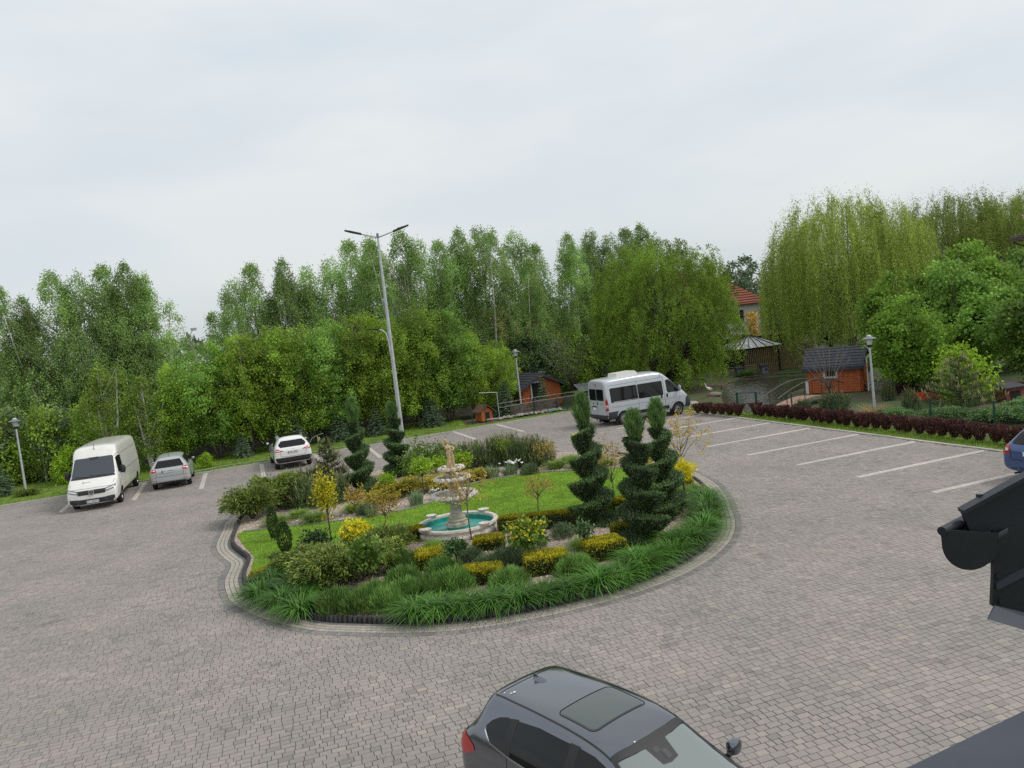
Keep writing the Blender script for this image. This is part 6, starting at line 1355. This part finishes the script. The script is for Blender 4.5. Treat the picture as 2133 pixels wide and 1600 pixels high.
Kind('rose_standard', 'shrub', leafy(.40,.42,950,.10,.075,F_GRN,.40,.3)).put('large leaved green shrub on a stem at the front left', -3.77,17.6)
Kind('green_standard', 'standard tree', leafy(.50,.32,1500,.095,.065,F_GRN,.55,.3,mt2=F_YG,frac2=.35)).put('broad green leaved standard tree at the front, thin stem', -.05,17.65); Kind('dark_standard', 'standard tree', leafy(.30,.17,900,.07,.05,F_DRK,.62,.3)).put('small dark leaved standard tree right of the round golden bush', -1.68,17.35); Kind('rose_tree', 'rose', leafy(.25,.18,420,.075,.05,F_DRK,.50,.3)).put('small dark rose standard over the gravel patch', 1.29,18.15)
Kind('yellow_standard', 'standard tree', leafy(.36,.26,1000,.075,.055,F_YEL,.80,.4)).put('yellow flowering standard tree on the right rim', 4.5,21.8); Kind('yellow_standard', 'standard tree', leafy(.20,.24,380,.075,.055,F_YEL,.60,.4)).put('small yellow standard tree behind the middle spiral spire', 2.35,31.3)
Kind('golden_maple', 'maple', leafy(.30,.62,900,.09,.07,F_YG,.95,.25,mt2=F_YEL,frac2=.3,lumps=.3)).put('slim yellow green young maple on the lawn edge, left', -5.62,21.9)
for i, (x, y, s_, tr) in enumerate([(-4.93,28.2,.9,.35),(-3.55,27.6,1.0,.75),(-.58,31.2,.85,.75),(-2.3,30.6,1.0,.35),(-3.2,30.2,.9,.45)]):
    Kind('lime_shrub', 'shrub', leafy(.42,.30,850,.09,.06,F_LIME,tr,.3), 'lime green shrubs behind the lawn').put(['lime leaved shrub before the left spiral topiary','lime leaved standard left of the statue','lime leaved standard before the back row of pines','lime leaved shrub right behind the statue','lime leaved shrub left behind the statue'][i], x, y, sc_=s_)
for i, (x, y, s_) in enumerate([(-4.1,31.8,1.1),(-3.3,32.2,1.0),(-4.3,30.6,.9),(-2.6,31.4,.9)]):
    Kind('rose_bush', 'rose', leafy(.62,.62,1500,.085,.06,F_GRN,.10,.35,.22), 'rose bushes beside the street light').put(['tall green rose bush right of the street light foot','tall green rose bush behind the statue head','green rose bush before the street light foot','green rose bush between statue and back pines'][i], x, y, sc_=s_)
JM = lambda *a, **k: Kind('bronze_maple', 'japanese maple', sparse_tree(*a, **k), 'young bronze leaved maples')
JM(1.45,.50,.72,0,.075,F_ORG,9).put('young bronze maple left of the pool, above the low hedge', -4.04,22.1); JM(2.2,.75,1.25,0,.075,F_ORG,11,tuft=9).put('young bronze maple right in front of the fountain', -1.55,20.75); JM(1.45,.45,.75,0,.07,F_ORG,9,tuft=8).put('young bronze maple in the middle of the lawn edge', .38,22.0); JM(2.35,.55,.9,0,.075,F_ORG,10,tuft=10).put('young bronze maple between the two right spirals', 2.62,22.8); JM(3.0,.75,1.55,0,.085,F_ORG,12,tuft=9).put('tall bare stemmed bronze maple at the right rim', 4.6,22.2); JM(1.3,.45,.5,0,.075,F_ORG,8,tuft=9).put('bronze maple shrub beside the gravel patch behind lawn', 1.0,29.6); JM(1.5,.55,.6,0,.08,F_YG,8,tuft=10).put('yellow green young maple behind the tallest right spiral', 4.0,25.0); JM(1.1,.5,.35,0,.08,F_ORG,9,tuft=12).put('bronze maple shrub on the gravel before the left spiral', -5.6,25.5)
for i, (x, y, s_) in enumerate([(-3.63,25.9,1.0),(-1.13,29.2,1.0),(-5.0,24.95,.75),(-.55,29.3,.7)]): IRIS.put(['grey green iris clump at the lawn edging left of the fountain','grey green iris clump right of the fountain top','low iris clump at the edging before the left spiral','small iris clump left of the white daffodils'][i], x, y, sc_=s_)
def daff(n):
    bl = blade_clump('blades', 90, .42, .16, .02, F_GREY, 4, (.02,.3), (.0,.3)); P = np.stack([rng.normal(0,.15,n),rng.normal(0,.15,n),rng.uniform(.34,.46,n)],1); P = np.repeat(P,6,0); D = rnd_unit(len(P)); return [('blades', bl), ('petals', leaf_mesh('petals', [(leaf_V(P,D,.055,.045),0)], [F_WHT]))]
dk_ = Kind('daffodil_clump', 'daffodils', daff(16), 'white daffodils'); dk_.put('white daffodils behind the lawn, right of the boulders', -.38,29.55, sc_=1.25); dk_.put('white daffodils left of the fountain basins', -3.1,26.6, sc_=.8)
for x, y, s_, lb in ((-.78,30.4,.24,'reddish boulder before the back pines, right one'),(-1.15,30.5,.20,'reddish boulder before the back pines, left one'),(-.55,30.0,.20,'flat grey boulder behind the white daffodils'),(-6.3,25.6,.16,'small stone on the gravel before the left spiral')):
    o = link('boulder', RK[int(s_*100) % 4], None, (x,y,IZ+.03), rng.uniform(0,6)); o.scale = (s_*1.2,s_,s_*1.1); tag(o, lb, 'boulder')
# ---- red barberry hedge
BB = [Kind('barberry_bush', 'barberry', None, 'red barberry hedge') for _ in range(3)]
for k in BB:
    n = 1500; t = rng.uniform(0,1,n)**.7; a = rng.uniform(0,2*PI,n); rr = (.10+.28*t)*np.sqrt(rng.uniform(.2,1,n)); P = np.stack([rr*np.cos(a),rr*np.sin(a),.03+t*.70],1); D = np.stack([np.cos(a)*.4,np.sin(a)*.4,np.ones(n)*.9],1)+rng.normal(0,.3,(n,3)); k.parts = [('foliage', leaf_mesh('foliage', [(leaf_V(P,D,rng.uniform(.05,.11,n),.035),0)], [F_RED])), ('stems', stems_mesh('stems', [([(0,0,-.03),(.06*math.cos(q),.06*math.sin(q),.3)], [.012,.006]) for q in range(6)], BARK))]
hd = [(x,y) for x,y in zip(np.linspace(11.85,19.3,47), np.linspace(38.3,15.5,47))][:34]; hd = [(x+.0,y) for x, y in hd]
for i, (x, y) in enumerate(hd): BB[i % 3].put('red barberry bush in the long hedge, %s from its pond end' % ORD[i], x+rng.normal(0,.04), y+rng.normal(0,.04), 0.0, sc_=(.95,.95,rng.uniform(.72,.86)))
for i, f in enumerate(np.linspace(0,1,6)): BB[i % 3].put('red barberry bush in the short hedge by the minibus, %s from left' % ORD[i], 9.75+f*1.35, 41.4-f*2.6, 0.0, sc_=(.98,.98,rng.uniform(.72,.86)))
# ================================================================== TREES AND FAR VEGETATION
BIRCHB = mat('birch_bark', (.50,.48,.44), rough=.8, noise=.55, nscale=5)
DBARK = mat('dark_bark', (.055,.045,.035), rough=.9, noise=.35, nscale=10)
F_BIR = fol('birch_leaf', (.125,.205,.058), (.255,.355,.12), tr=.48, vs_=.5, amt=.35)
F_HORN = fol('hornbeam_leaf', (.105,.180,.020), (.23,.325,.05), tr=.45, vs_=.55, amt=.42)
F_HORN2 = fol('hornbeam_leaf_dark', (.080,.160,.028), (.19,.295,.06), tr=.45, vs_=.6, amt=.45)
F_HORN3 = fol('hornbeam_leaf_yellow', (.12,.20,.018), (.26,.36,.05), tr=.45, vs_=.6, amt=.42)
F_YOUNG = fol('young_leaf', (.105,.185,.02), (.23,.32,.05), tr=.35, vs_=.7, amt=.3)
F_CORK = fol('corkscrew_leaf', (.10,.180,.018), (.235,.335,.05), tr=.45, vs_=.6, amt=.45)
F_WEEP = fol('weeping_leaf', (.115,.165,.024), (.235,.285,.065), tr=.42, vs_=1.0, amt=.55, stretch=(2.2,2.2,.16))
F_MAPLE = fol('broad_maple_leaf', (.080,.160,.018), (.195,.31,.045), tr=.45, vs_=.8, amt=.4)
F_SPR = fol('spruce_needle', (.055,.095,.055), (.14,.20,.11), tr=.08, vs_=2, amt=.35)
F_FAR = fol('far_tree_leaf', (.055,.095,.050), (.13,.18,.10), tr=.3, vs_=.3, amt=.3)
F_BLOS = fol('pale_shoot', (.15,.15,.09), (.30,.27,.20), tr=.25, vs_=.6, amt=.3)
def clump_leaves(C, O, per, ln, drop, outw, L, wd, jit):
    """C clump starts, O outward dirs; strands that go out and droop"""
    n = len(C); s = rng.uniform(0, 1, (n, per)); l_ = (ln*rng.uniform(.6, 1.3, n))[:, None]
    P = C[:, None, :]+O[:, None, :]*(outw*l_*s)[..., None]+np.array([0, 0, 1.0])*((.25*s-drop*s**1.6)*l_)[..., None]+rng.normal(0, 1, (n, per, 3))*jit
    D = np.broadcast_to(O[:, None, :], P.shape)*.4+rng.normal(0, .6, P.shape)+np.array([0, 0, -.45])
    P = P.reshape(-1, 3); D = D.reshape(-1, 3); m_ = len(P)
    return leaf_V(P, D, rng.uniform(.7, 1.25, m_)*L, wd)
def crown_pts(n, h0, h1, prof, lead, lump=.22):
    """points in a crown made of several leaders; prof(t)-> radius share"""
    w_ = np.array([q[3] for q in lead]); w_ = w_/w_.sum(); k = rng.choice(len(lead), n, p=w_); t = rng.uniform(0, 1, n); 
    lx, ly, lh, lr = (np.array([q[i] for q in lead])[k] for i in range(4)); a = rng.uniform(0, 2*PI, n); ph = np.array([1.7*i for i in range(len(lead))])[k]
    rr = lr*prof(t)*(1+lump*np.sin(3*a+ph+5*t)+lump*.7*np.sin(5*a-ph-9*t))*(.35+.65*np.sqrt(rng.uniform(0, 1, n))); z = h0+(h1*lh-h0)*t; f = np.clip(t*1.4, 0, 1)
    O = np.stack([np.cos(a), np.sin(a), np.zeros(n)], 1); C = np.stack([lx*f+rr*np.cos(a), ly*f+rr*np.sin(a), z], 1); return C, O
def trunk_paths(h0, h1, lead, C, nb, r0, wob=.15):
    st_ = []
    for i, (lx, ly, lh, lr) in enumerate(lead):
        zt = h1*lh; st_.append(([(lx*.06,ly*.06,-.1),(lx*.25+wob*.3,ly*.25,h0*.8),(lx*.7,ly*.7-wob*.3,h0+(zt-h0)*.45),(lx,ly,zt*.97)], [r0*(1 if i == 0 else .75),r0*.75,r0*.4,r0*.08]))
    for k in range(nb):
        q = C[rng.integers(len(C))]; z0 = max(h0*.6, q[2]-np.hypot(q[0], q[1])*rng.uniform(.6, 1.2)-.3); f = min(1, max(0, (z0-h0)/(h1-h0))); b0 = np.array([lead[0][0]*f, lead[0][1]*f, z0]); mid = b0*.5+q*.5+np.array([0,0,.12]); st_.append(([tuple(b0),tuple(mid),tuple(q)], [r0*.28,r0*.16,r0*.05]))
    return st_
def birch(h, r_, nl=4, n=640, per=50, mt_=F_BIR, seed_t=0, bark=BIRCHB, L=.115, wd=.08):
    lead = [(0,0,1.0,r_)]+[(rng.normal(0,r_*.55), rng.normal(0,r_*.55), rng.uniform(.78,.97), r_*rng.uniform(.5,.8)) for _ in range(nl-1)]; h0 = h*.15
    prof = lambda t: np.where(t < .30, .55+1.5*t, 1.0)*(1-np.clip((t-.30)/.70, 0, 1)**1.25)+.05
    C, O = crown_pts(n, h0, h, prof, lead); lf = clump_leaves(C, O, per, h*.075, .9, .40, L, wd, .14)
    return [('crown', leaf_mesh('crown', [(lf, 0)], [mt_])), ('trunk', stems_mesh('trunk', trunk_paths(h0, h, lead, C, 46, .13), bark))]
def bushy(h, r_, n=620, per=34, mt_=F_HORN, h0f=.10, L=.125, wd=.09, bark=GBARK, r0=.11, lump=.25):
    lead = [(0,0,1.0,r_)]+[(rng.normal(0,r_*.5), rng.normal(0,r_*.5), rng.uniform(.75,.98), r_*rng.uniform(.6,.85)) for _ in range(4)]; h0 = h*h0f
    prof = lambda t: np.sin(PI*np.clip(t*.80+.17, 0, 1))**.75
    C, O = crown_pts(n, h0, h, prof, lead, lump); lf = clump_leaves(C, O, per, h*.12, .62, .45, L, wd, .15)
    return [('crown', leaf_mesh('crown', [(lf, 0)], [mt_])), ('trunk', stems_mesh('trunk', trunk_paths(h0, h, lead, C, 40, r0), bark))]
def spruce(h, r0, tiers=15, mt_=None):
    P, D = [], []; paths = [([(0,0,-.05),(0,0,h*.98)], [.05,.008])]
    for k in range(tiers):
        f = k/tiers; z = h*(.06+.93*f); R_ = r0*(1-f)**.9+.05; nb = int(13*(1-f))+5
        for j in range(nb):
            a = 2*PI*j/nb+rng.uniform(0,.5)+k; L = R_*rng.uniform(.8,1.12); b0 = np.array([0,0,z]); tip = np.array([math.cos(a)*L, math.sin(a)*L, z-.22*L+rng.normal(0,.02)]); paths.append(([tuple(b0),tuple(tip)], [.01,.004])); m_ = int(20+70*L); t = rng.uniform(.1,1,m_)[:,None]; sd_ = np.array([-math.sin(a), math.cos(a), 0]); side = rng.choice([-1,1],m_)[:,None]
            P.append(b0+(tip-b0)*t+sd_*side*rng.uniform(0,.13,(m_,1))*(1.1-t)); D.append(unit((tip-b0)[None])*.9+sd_*side*.8+rng.normal(0,.15,(m_,3))-np.array([0,0,.1]))
    P, D = np.concatenate(P), np.concatenate(D); return [('needles', leaf_mesh('needles', [(leaf_V(P,D,rng.uniform(.08,.15,len(P)),.032),0)], [mt_ or F_SPR])), ('trunk', stems_mesh('trunk', paths, DBARK, 5))]
def willow_weeping(h, r_, nstr, per, L, wd, mt_):
    nb = nstr//8; a = rng.uniform(0,2*PI,nb); u_ = np.sqrt(rng.uniform(.04,1,nb)); dome = h*(.58+.42*np.sqrt(np.maximum(0,1-(u_*.97)**2)))*(1+.07*np.sin(4*a+3)+.05*np.sin(7*a)); top = dome*np.where(rng.uniform(0,1,nb) < .6, rng.uniform(.90,1.0,nb), rng.uniform(.55,.9,nb)); ln = np.where(u_ > .55, (top-.4)*rng.uniform(.55,1.0,nb), top*rng.uniform(.2,.55,nb))
    a = np.repeat(a,8)+rng.normal(0,.035,nb*8); u_ = np.repeat(u_,8)+rng.normal(0,.02,nb*8); top = np.repeat(top,8)+rng.normal(0,.22,nb*8); ln = np.minimum(np.repeat(ln,8)*rng.uniform(.8,1.1,nb*8), top-.2); nstr = nb*8; rr = r_*u_; C = np.stack([rr*np.cos(a),rr*np.sin(a),top],1)
    s = np.sort(rng.uniform(0,1,(nstr,per)),1); ph = rng.uniform(0,6,nstr)[:,None]; O = np.stack([np.cos(a),np.sin(a),np.zeros(nstr)],1)
    P = C[:,None,:]+O[:,None,:]*(.55*np.sin(np.clip(s*3,0,PI/2)))[...,None]+np.stack([.10*np.sin(ph+s*5),.10*np.cos(ph+s*4),-s*ln[:,None]+.25*np.sin(np.clip(s*6,0,PI))],-1)+rng.normal(0,.05,(nstr,per,3)); D = rng.normal(0,.35,P.shape)+np.array([0,0,-1.0])
    P, D = P.reshape(-1,3), D.reshape(-1,3); lf = leaf_V(P,D,rng.uniform(.7,1.3,len(P))*L,wd)
    n2 = 16000; C2 = C[rng.integers(nstr,size=n2)]*np.array([.98,.98,1])+rng.normal(0,.28,(n2,3)); lf2 = leaf_V(C2, rnd_unit(n2)+np.array([0,0,-.4]), L*.8, wd)
    st_ = [([(0,0,-.1),(.1,0,h*.22),(.0,.1,h*.36)], [.36,.28,.2])]
    for k in range(26):
        q = C[rng.integers(nstr)]; st_.append(([(0,.05,h*.30),tuple(q*np.array([.35,.35,0])+np.array([0,0,h*.52])),tuple(q*np.array([.75,.75,.97])),tuple(q)], [.12,.07,.03,.01]))
    return [('crown', leaf_mesh('crown', [(lf,0),(lf2,0)], [mt_])), ('trunk', stems_mesh('trunk', st_, GBARK))]
def willow_cork(h, r_, n, per, mt_):
    d = rnd_unit(n); d[:,2] = np.abs(d[:,2])*1.0-1.0*(rng.uniform(0,1,n) < .42)*np.abs(d[:,2])*1.75; d = unit(d); a = np.arctan2(d[:,1],d[:,0]); rad = (.50+.50*rng.uniform(0,1,n)**.5)*(1+.06*np.sin(4*a+5*d[:,2])+.05*np.sin(7*a-7*d[:,2])); C = d*rad[:,None]*np.array([r_,r_,h*.50])+np.array([0,0,h*.50]); C[:,2] = np.maximum(C[:,2],1.0); O = np.stack([np.cos(a),np.sin(a),np.zeros(n)],1)
    s = rng.uniform(0,1,(n,per)); l_ = rng.uniform(.7,1.7,n)[:,None]; ph = rng.uniform(0,6,n)[:,None]; P = C[:,None,:]+O[:,None,:]*(.35*l_*s)[...,None]+np.stack([.10*np.sin(ph+s*9),.10*np.cos(ph*1.3+s*8),(.3*s-1.1*s**1.5)*l_],-1)+rng.normal(0,.09,(n,per,3)); D = rng.normal(0,.55,P.shape)+np.array([0,0,-.7]); P, D = P.reshape(-1,3), D.reshape(-1,3); P[:,2] = np.maximum(P[:,2],.15)
    st_ = []
    for k in range(44):
        q = C[rng.integers(n)]; b_ = rng.normal(0,.25,2); st_.append(([(b_[0],b_[1],-.1),(q[0]*.28+b_[0],q[1]*.28+b_[1],h*.22),tuple(q*np.array([.62,.62,.75])+np.array([.15*math.sin(k),.15*math.cos(k),0])),tuple(q)], [.15,.11,.06,.015]))
    return [('crown', leaf_mesh('crown', [(leaf_V(P,D,rng.uniform(.7,1.3,len(P))*.13,.06),0)], [mt_])), ('trunk', stems_mesh('trunk', st_, DBARK))]
def bare_tree(h, r_, nb, rt=.05, sub=4, mt_=None):
    st_ = [([(0,0,-.05),(.03,0,h*.2),(0,.02,h*.38)], [rt*1.2,rt,rt*.8])]
    for k in range(nb):
        a = 2.4*k; z0 = h*rng.uniform(.15,.38); L = r_*rng.uniform(.5,1.0); tip = np.array([math.cos(a)*L, math.sin(a)*L, h*rng.uniform(.6,1.0)]); p1 = np.array([math.cos(a)*L*.45, math.sin(a)*L*.45, z0+(tip[2]-z0)*.42]); st_.append(([(0,0,z0),tuple(p1),tuple(tip)], [rt*.4,rt*.25,rt*.08]))
        for _ in range(sub): e = p1+(tip-p1)*rng.uniform(0,.9); st_.append(([tuple(e),tuple(e+np.array([math.cos(a+rng.normal(0,.8))*.3*L,math.sin(a+rng.normal(0,.8))*.3*L,rng.uniform(.15,.5)*h*.3]))], [rt*.14,rt*.05]))
    return [('branches', stems_mesh('branches', st_, mt_ or GBARK, 5))]
BIR = [Kind('birch_tree', 'birch', birch(12.5, 1.9+.25*k, 4), 'tall birches behind the wall') for k in range(4)]
HOR = [Kind('hornbeam_tree', 'tree', bushy(7.2, 1.45+.15*k, 330, 66, [F_HORN,F_HORN2,F_HORN3,F_HORN][k], .17, lump=.32), 'bushy trees along the left verge') for k in range(4)]
YNG = [Kind('young_birch', 'young tree', birch(5.8, 1.15, 3, 260, 30, F_YOUNG, L=.11, wd=.075), 'young pale birches on the verge') for k in range(2)]
bl = [(-30.6,48.1,10.6),(-29.4,48.4,10.9),(-27.9,49.2,12.4),(-26.5,49.8,12.3),(-25.2,50.3,12.6),(-24.2,50.9,12.6),(-23.3,51.4,11.9)]
brr = [(-18.0,53.4,11.2),(-17.0,54.1,12.1),(-15.0,54.9,12.2),(-13.6,55.4,10.4),(-12.0,56.2,12.2),(-10.6,56.8,13.3),(-9.2,57.5,13.1),(-7.0,58.3,13.8),(-6.0,59.2,13.3),(-4.4,59.5,12.9),(-2.7,60.3,13.6),(-1.3,61.0,13.7),(1.3,62.1,13.4),(3.0,62.9,12.2),(5.7,64.0,12.7),(7.7,65.0,12.9),(9.4,65.7,12.7),(10.9,66.4,13.0),(12.4,67.1,13.2)]
for i, (x, y, h) in enumerate(bl+brr):
    f = h/12.5; BIR[i % 4].put(('tall birch in the left group above the vans, %s from left' % ORD[i]) if i < len(bl) else ('tall birch in the long far row, %s from left' % ORD[i-len(bl)]), x, y, -.05, sc_=(f*rng.uniform(.85,1.05),f*rng.uniform(.85,1.05),f))
hb = [(-19.3,44.8,5.9),(-17.4,45.4,6.9),(-15.7,46.0,7.0),(-14.1,46.8,7.4),(-12.5,47.4,7.3),(-10.8,48.2,7.5),(-9.0,49.0,7.5),(-7.4,49.7,7.2),(-5.7,50.6,7.7),(-4.2,51.4,7.4),(-2.7,52.2,5.7),(-.9,53.2,5.0)]
for i, (x, y, h) in enumerate(hb):
    f = h/7.2; HOR[i % 4].put('bushy green tree along the left verge, %s from left' % ORD[i], x, y, -.03, sc_=(f*rng.uniform(.95,1.08),f*rng.uniform(.95,1.08),f))
for i, (x, y, h, lb) in enumerate([(-22.4,42.7,6.2,'slender pale young birch right behind the white van roof'),(-20.4,43.2,5.4,'slender young birch above the silver estate car'),(-26.6,43.6,4.4,'young birch with crooked white stem right of the left lamp'),(-23.9,43.9,4.6,'young birch between the iron fence and the white van')]):
    f = h/5.8; YNG[i % 2].put(lb, x, y, -.03, sc_=f)
# lower growth filling the dark gaps behind the bushy row
UND = [Kind('undergrowth_bush', 'bush', bushy(3.4, 1.3, 300, 26, F_FAR if k else F_HORN, .02, .13, .10), 'dark bushes between trees and wall') for k in range(2)]
for i, (x, off, s_) in enumerate([(-33,10,1.3),(-30.5,10,1.4),(-28.5,9.5,1.3),(-26.3,9.2,1.2),(-24.5,8.0,1.2),(-22.3,11.5,1.5),(-20,11.5,1.5),(-17.5,11.6,1.3),(-15,11.6,1.3),(-12,11.8,1.4),(-9,11.8,1.4),(-6,12,1.5),(-3.5,12,1.4),(2.0,14,1.6),(4.8,13,1.5),(7.5,14,1.6)]): UND[i % 2].put('dark undergrowth bush behind the left tree row, %s from left' % ORD[i], x, kerb_y(x)+off, -.03, sc_=s_)
lg = Kind('bright_bush', 'bush', bushy(1.9, .75, 150, 24, F_LIME, .02, .12, .09), 'bright bushes on the left verge'); lg.put('bright lime bush left of the white van', -24.4,42.2,0,sc_=.95); lg.put('small bright lime bush on the grass before the bushy trees', -16.9,42.0,0,sc_=.42); lg.put('low yellow green bush at the left edge before iron fence', -29.2,42.6,0,sc_=.9); lg.put('bright bush behind the flowering pine', 20.6,35.3,0,sc_=1.3)
SP = [Kind('spruce_tree', 'spruce', spruce(2.0,.78,13), 'small spruces on the verge') for _ in range(2)]
for i, (x, y, h, lb) in enumerate([(-15.8,44.6,1.5,'small spruce between the silver estate and white crossover'),(-13.1,45.9,2.1,'grey green spruce directly behind the white crossover'),(-10.7,47.1,1.9,'spruce on the verge left of the left spiral'),(-8.6,48.0,2.0,'spruce on the verge between the two left spirals'),(-5.3,49.4,2.25,'tidy spruce right of the street light mast'),(-.6,51.6,2.4,'spruce standing left of the orange hut'),(2.0,52.2,2.5,'narrow spruce before the orange hut door')]): SP[i % 2].put(lb, x, y, 0, sc_=(h/2.0*(.62 if i == 6 else 1.0),h/2.0*(.62 if i == 6 else 1.0),h/2.0))
SP[0].put('low bronze spruce at the left edge beside the lamp', -26.9,39.9, 0, sc_=(1.1,1.1,1.0))
JUN[0].put('dark low juniper at the foot of the left lamp', -25.0,39.2,.0,sc_=(.7,.6,.45))
Kind('corkscrew_willow', 'willow', willow_cork(10.9,5.1,1900,72,F_CORK)).put('large dense corkscrew willow behind the minibus', 11.2,55.2,-.05)
W1 = Kind('weeping_willow', 'willow', willow_weeping(13.0,6.3,4400,44,.16,.05,F_WEEP), 'weeping willows beyond the pond'); W1.put('huge weeping willow trailing over the far pond bank', 27.5,62.5,-.05); W1.put('second weeping willow behind the first, at right', 43.0,73.0,-.05,sc_=(1.05,1.05,1.02)); W1.put('pale weeping willow at the far right edge behind the nest', 51,76,-.05,sc_=(1.0,1.0,1.0))
MP = [Kind('maple_tree', 'maple', bushy(5.4, 1.7+.2*k, 330, 50, [F_MAPLE,F_HORN2][k], .16, .17, .13, DBARK, .10, .3), 'broad leaved trees in the right yard') for k in range(2)]
for i, (x, y, h, s_, lb) in enumerate([(20.9,40.6,5.0,.95,'broad leaved maple right of the pond hut lamp'),(24.6,42.8,6.6,1.15,'tall maple behind the red crates'),(27.0,45.5,7.6,1.3,'taller maple behind, under the second willow'),(26.6,38.5,5.9,1.15,'dense maple at the right edge beneath the nest'),(23.3,46.5,6.4,1.1,'maple between the weeping willow and tall maple'),(31.0,46.5,7.0,1.3,'maple at the far right behind the utility pole')]): MP[i % 2].put(lb, x, y, -.03, sc_=(s_,s_,h/5.4))
Kind('flowering_pine', 'pine', cone_pine(2.55,1.45,9,F_PINE,4)).put('wide pine with pale upright candles behind the hedge', 18.9,32.9,-.03)
SPN = Kind('dwarf_pine', 'dwarf pine', mugo('m',.75,1.0,260,.4), 'pines behind the red hedge'); SPN.put('bushy pine with candles before the pond hut', 15.0,36.4,-.03,sc_=(1.0,1.0,1.15)); SPN.put('small bushy pine left of the pond hut pine', 13.9,37.6,-.03,sc_=(.65,.65,.75)); SPN.put('young pine right of the lamp behind the hedge', 17.6,34.6,-.03,sc_=(.6,.6,1.1)); SPN.put('low pine left of the red crates', 18.6,38.6,-.03,sc_=(.5,.5,1.1))
JG = Kind('green_juniper', 'juniper', juniper('j',1.2,.45,130,F_TOPL), 'green junipers behind the hedge')
for i, (x, y, s_) in enumerate([(17.3,31.2,.9),(18.6,29.6,1.0),(19.8,28.0,1.1),(20.6,30.5,1.1),(16.2,33.2,.7)]): JG.put(['spreading green juniper left below the flowering pine','spreading green juniper right below the flowering pine','spreading green juniper at the right end of the hedge','spreading green juniper before the utility pole','small green juniper at the lamp behind the hedge'][i], x, y, -.02, sc_=s_)
dry = blade_clump('stalks', 260, .95, .18, .016, fol('dry_stalk', (.26,.18,.07), (.42,.32,.14), tr=.15), 4, (.25,.85), (.3,.8)); Kind('dry_grass', 'dry grass', [('stalks', dry)]).put('dry straw coloured grass clump at the foot of the lamp', 15.6,34.0,0); Kind('reed_clump', 'reeds', [('blades', blade_clump('blades', 300, .55, .3, .02, F_DAY))]).put('green reed clump on the bank before the pavilion', 18.0,59.6,0,sc_=1.5)
Kind('bare_tree', 'bare tree', bare_tree(3.7,1.4,16)).put('leafless young tree in front of the pond hut', 15.1,37.2,-.03); Kind('twiggy_tree', 'bare tree', bare_tree(4.8,1.6,22,.07,7)+[('buds', leaf_mesh('buds', [(leaf_V(rng.normal(0,1,(1500,3))*np.array([.8,.8,.9])+np.array([0,0,3.0]), rnd_unit(1500), .08, .05),0)], [F_HORN]))]).put('half leafless tree right of the orange hut', 4.3,55.8,-.03)
# garden beyond the pond
TH2 = Kind('column_thuja', 'thuja', thuja(4.2,.8), 'columnar conifers before the far house')
for i, (x, y, h) in enumerate([(22.9,76,1.15),(24.5,76,1.2),(25.5,76.5,1.05)]): TH2.put('columnar thuja below the red roofed house, %s from left' % ORD[i], x, y, 0, sc_=(1.3,1.3,h))
Kind('golden_conifer', 'conifer', [('foliage', leaf_mesh('foliage', [(leaf_V(np.stack([(lambda a, r_: r_*np.cos(a))(np.linspace(0,300,1500), .75*np.sqrt(rng.uniform(0,1,1500))), rng.normal(0,.35,1500), np.linspace(.2,4.6,1500)],1), rnd_unit(1500)+np.array([0,0,.8]), .22, .10),0)], [F_YEL if False else fol('golden_conifer_leaf', (.22,.15,.012), (.42,.27,.03), tr=.15)]))]).put('golden columnar conifer below the red roofed house', 23.75,75.5,0)
box_thing('long clipped green hedge behind the pavilion roof', 20.5,69.0,9.0,1.0,2.5,9000,R(8),'garden_hedge',.8)
FT = [Kind('far_tree', 'tree', bushy(8.5, 2.6, 420, 30, F_FAR, .12, .24, .17, DBARK, .16), 'distant trees behind the houses') for k in range(2)]
far = [(-42,66,1.0),(-37,60,.95),(-35,53,1.0),(-46,82,.9),(-33.5,92,.62),(-30.5,95,.58),(-27.5,96,.55),(-24,90,.7),(-20,82,.95),(18.5,96,1.25),(22.0,99,1.3),(26.5,101,1.15),(31,101,1.35),(36,98,1.3),(14,84,1.25),(10,80,1.2),(3,78,1.15),(-8,76,1.1),(33,80,1.0),(39,88,1.1),(56,72,1.2),(60,80,1.2),(18,74,.75),(38,62,.85),(44,58,.9),(35,54,.8)]
for i, (x, y, s_) in enumerate(sorted(far, key=lambda q: q[0]/q[1])): FT[i % 2].put('distant dark tree behind the nearer growth, %s from left' % ORD[i], x, y, -.05, sc_=s_)
BLO = Kind('blossom_tree', 'tree', birch(7.6,1.7,3,150,20,F_BLOS,bark=DBARK,L=.15,wd=.10)); BLO.group = 'thin pale trees in the gap'; BLO.put('thin pale sprouting tree in the gap left of the power pole', -29.2,66.5,-.05,sc_=1.05); BLO.put('thin pale sprouting tree in the gap right of the power pole', -25.2,67.5,-.05,sc_=.9)
# far wood on the horizon
n = 14000; x = rng.uniform(-420,420,n); y = rng.uniform(210,250,n); h = 7+4*np.sin(x*.05)+3*np.sin(x*.13+1); P = np.stack([x,y,rng.uniform(0,1,n)**.8*h],1)
o = link('far_wood', leaf_mesh('far_wood', [(leaf_V(P, rnd_unit(n), rng.uniform(1.6,3.2,n), 1.8),0)], [F_FAR])); tag(o, 'low dark wood along the far horizon', 'wood', kind='stuff')
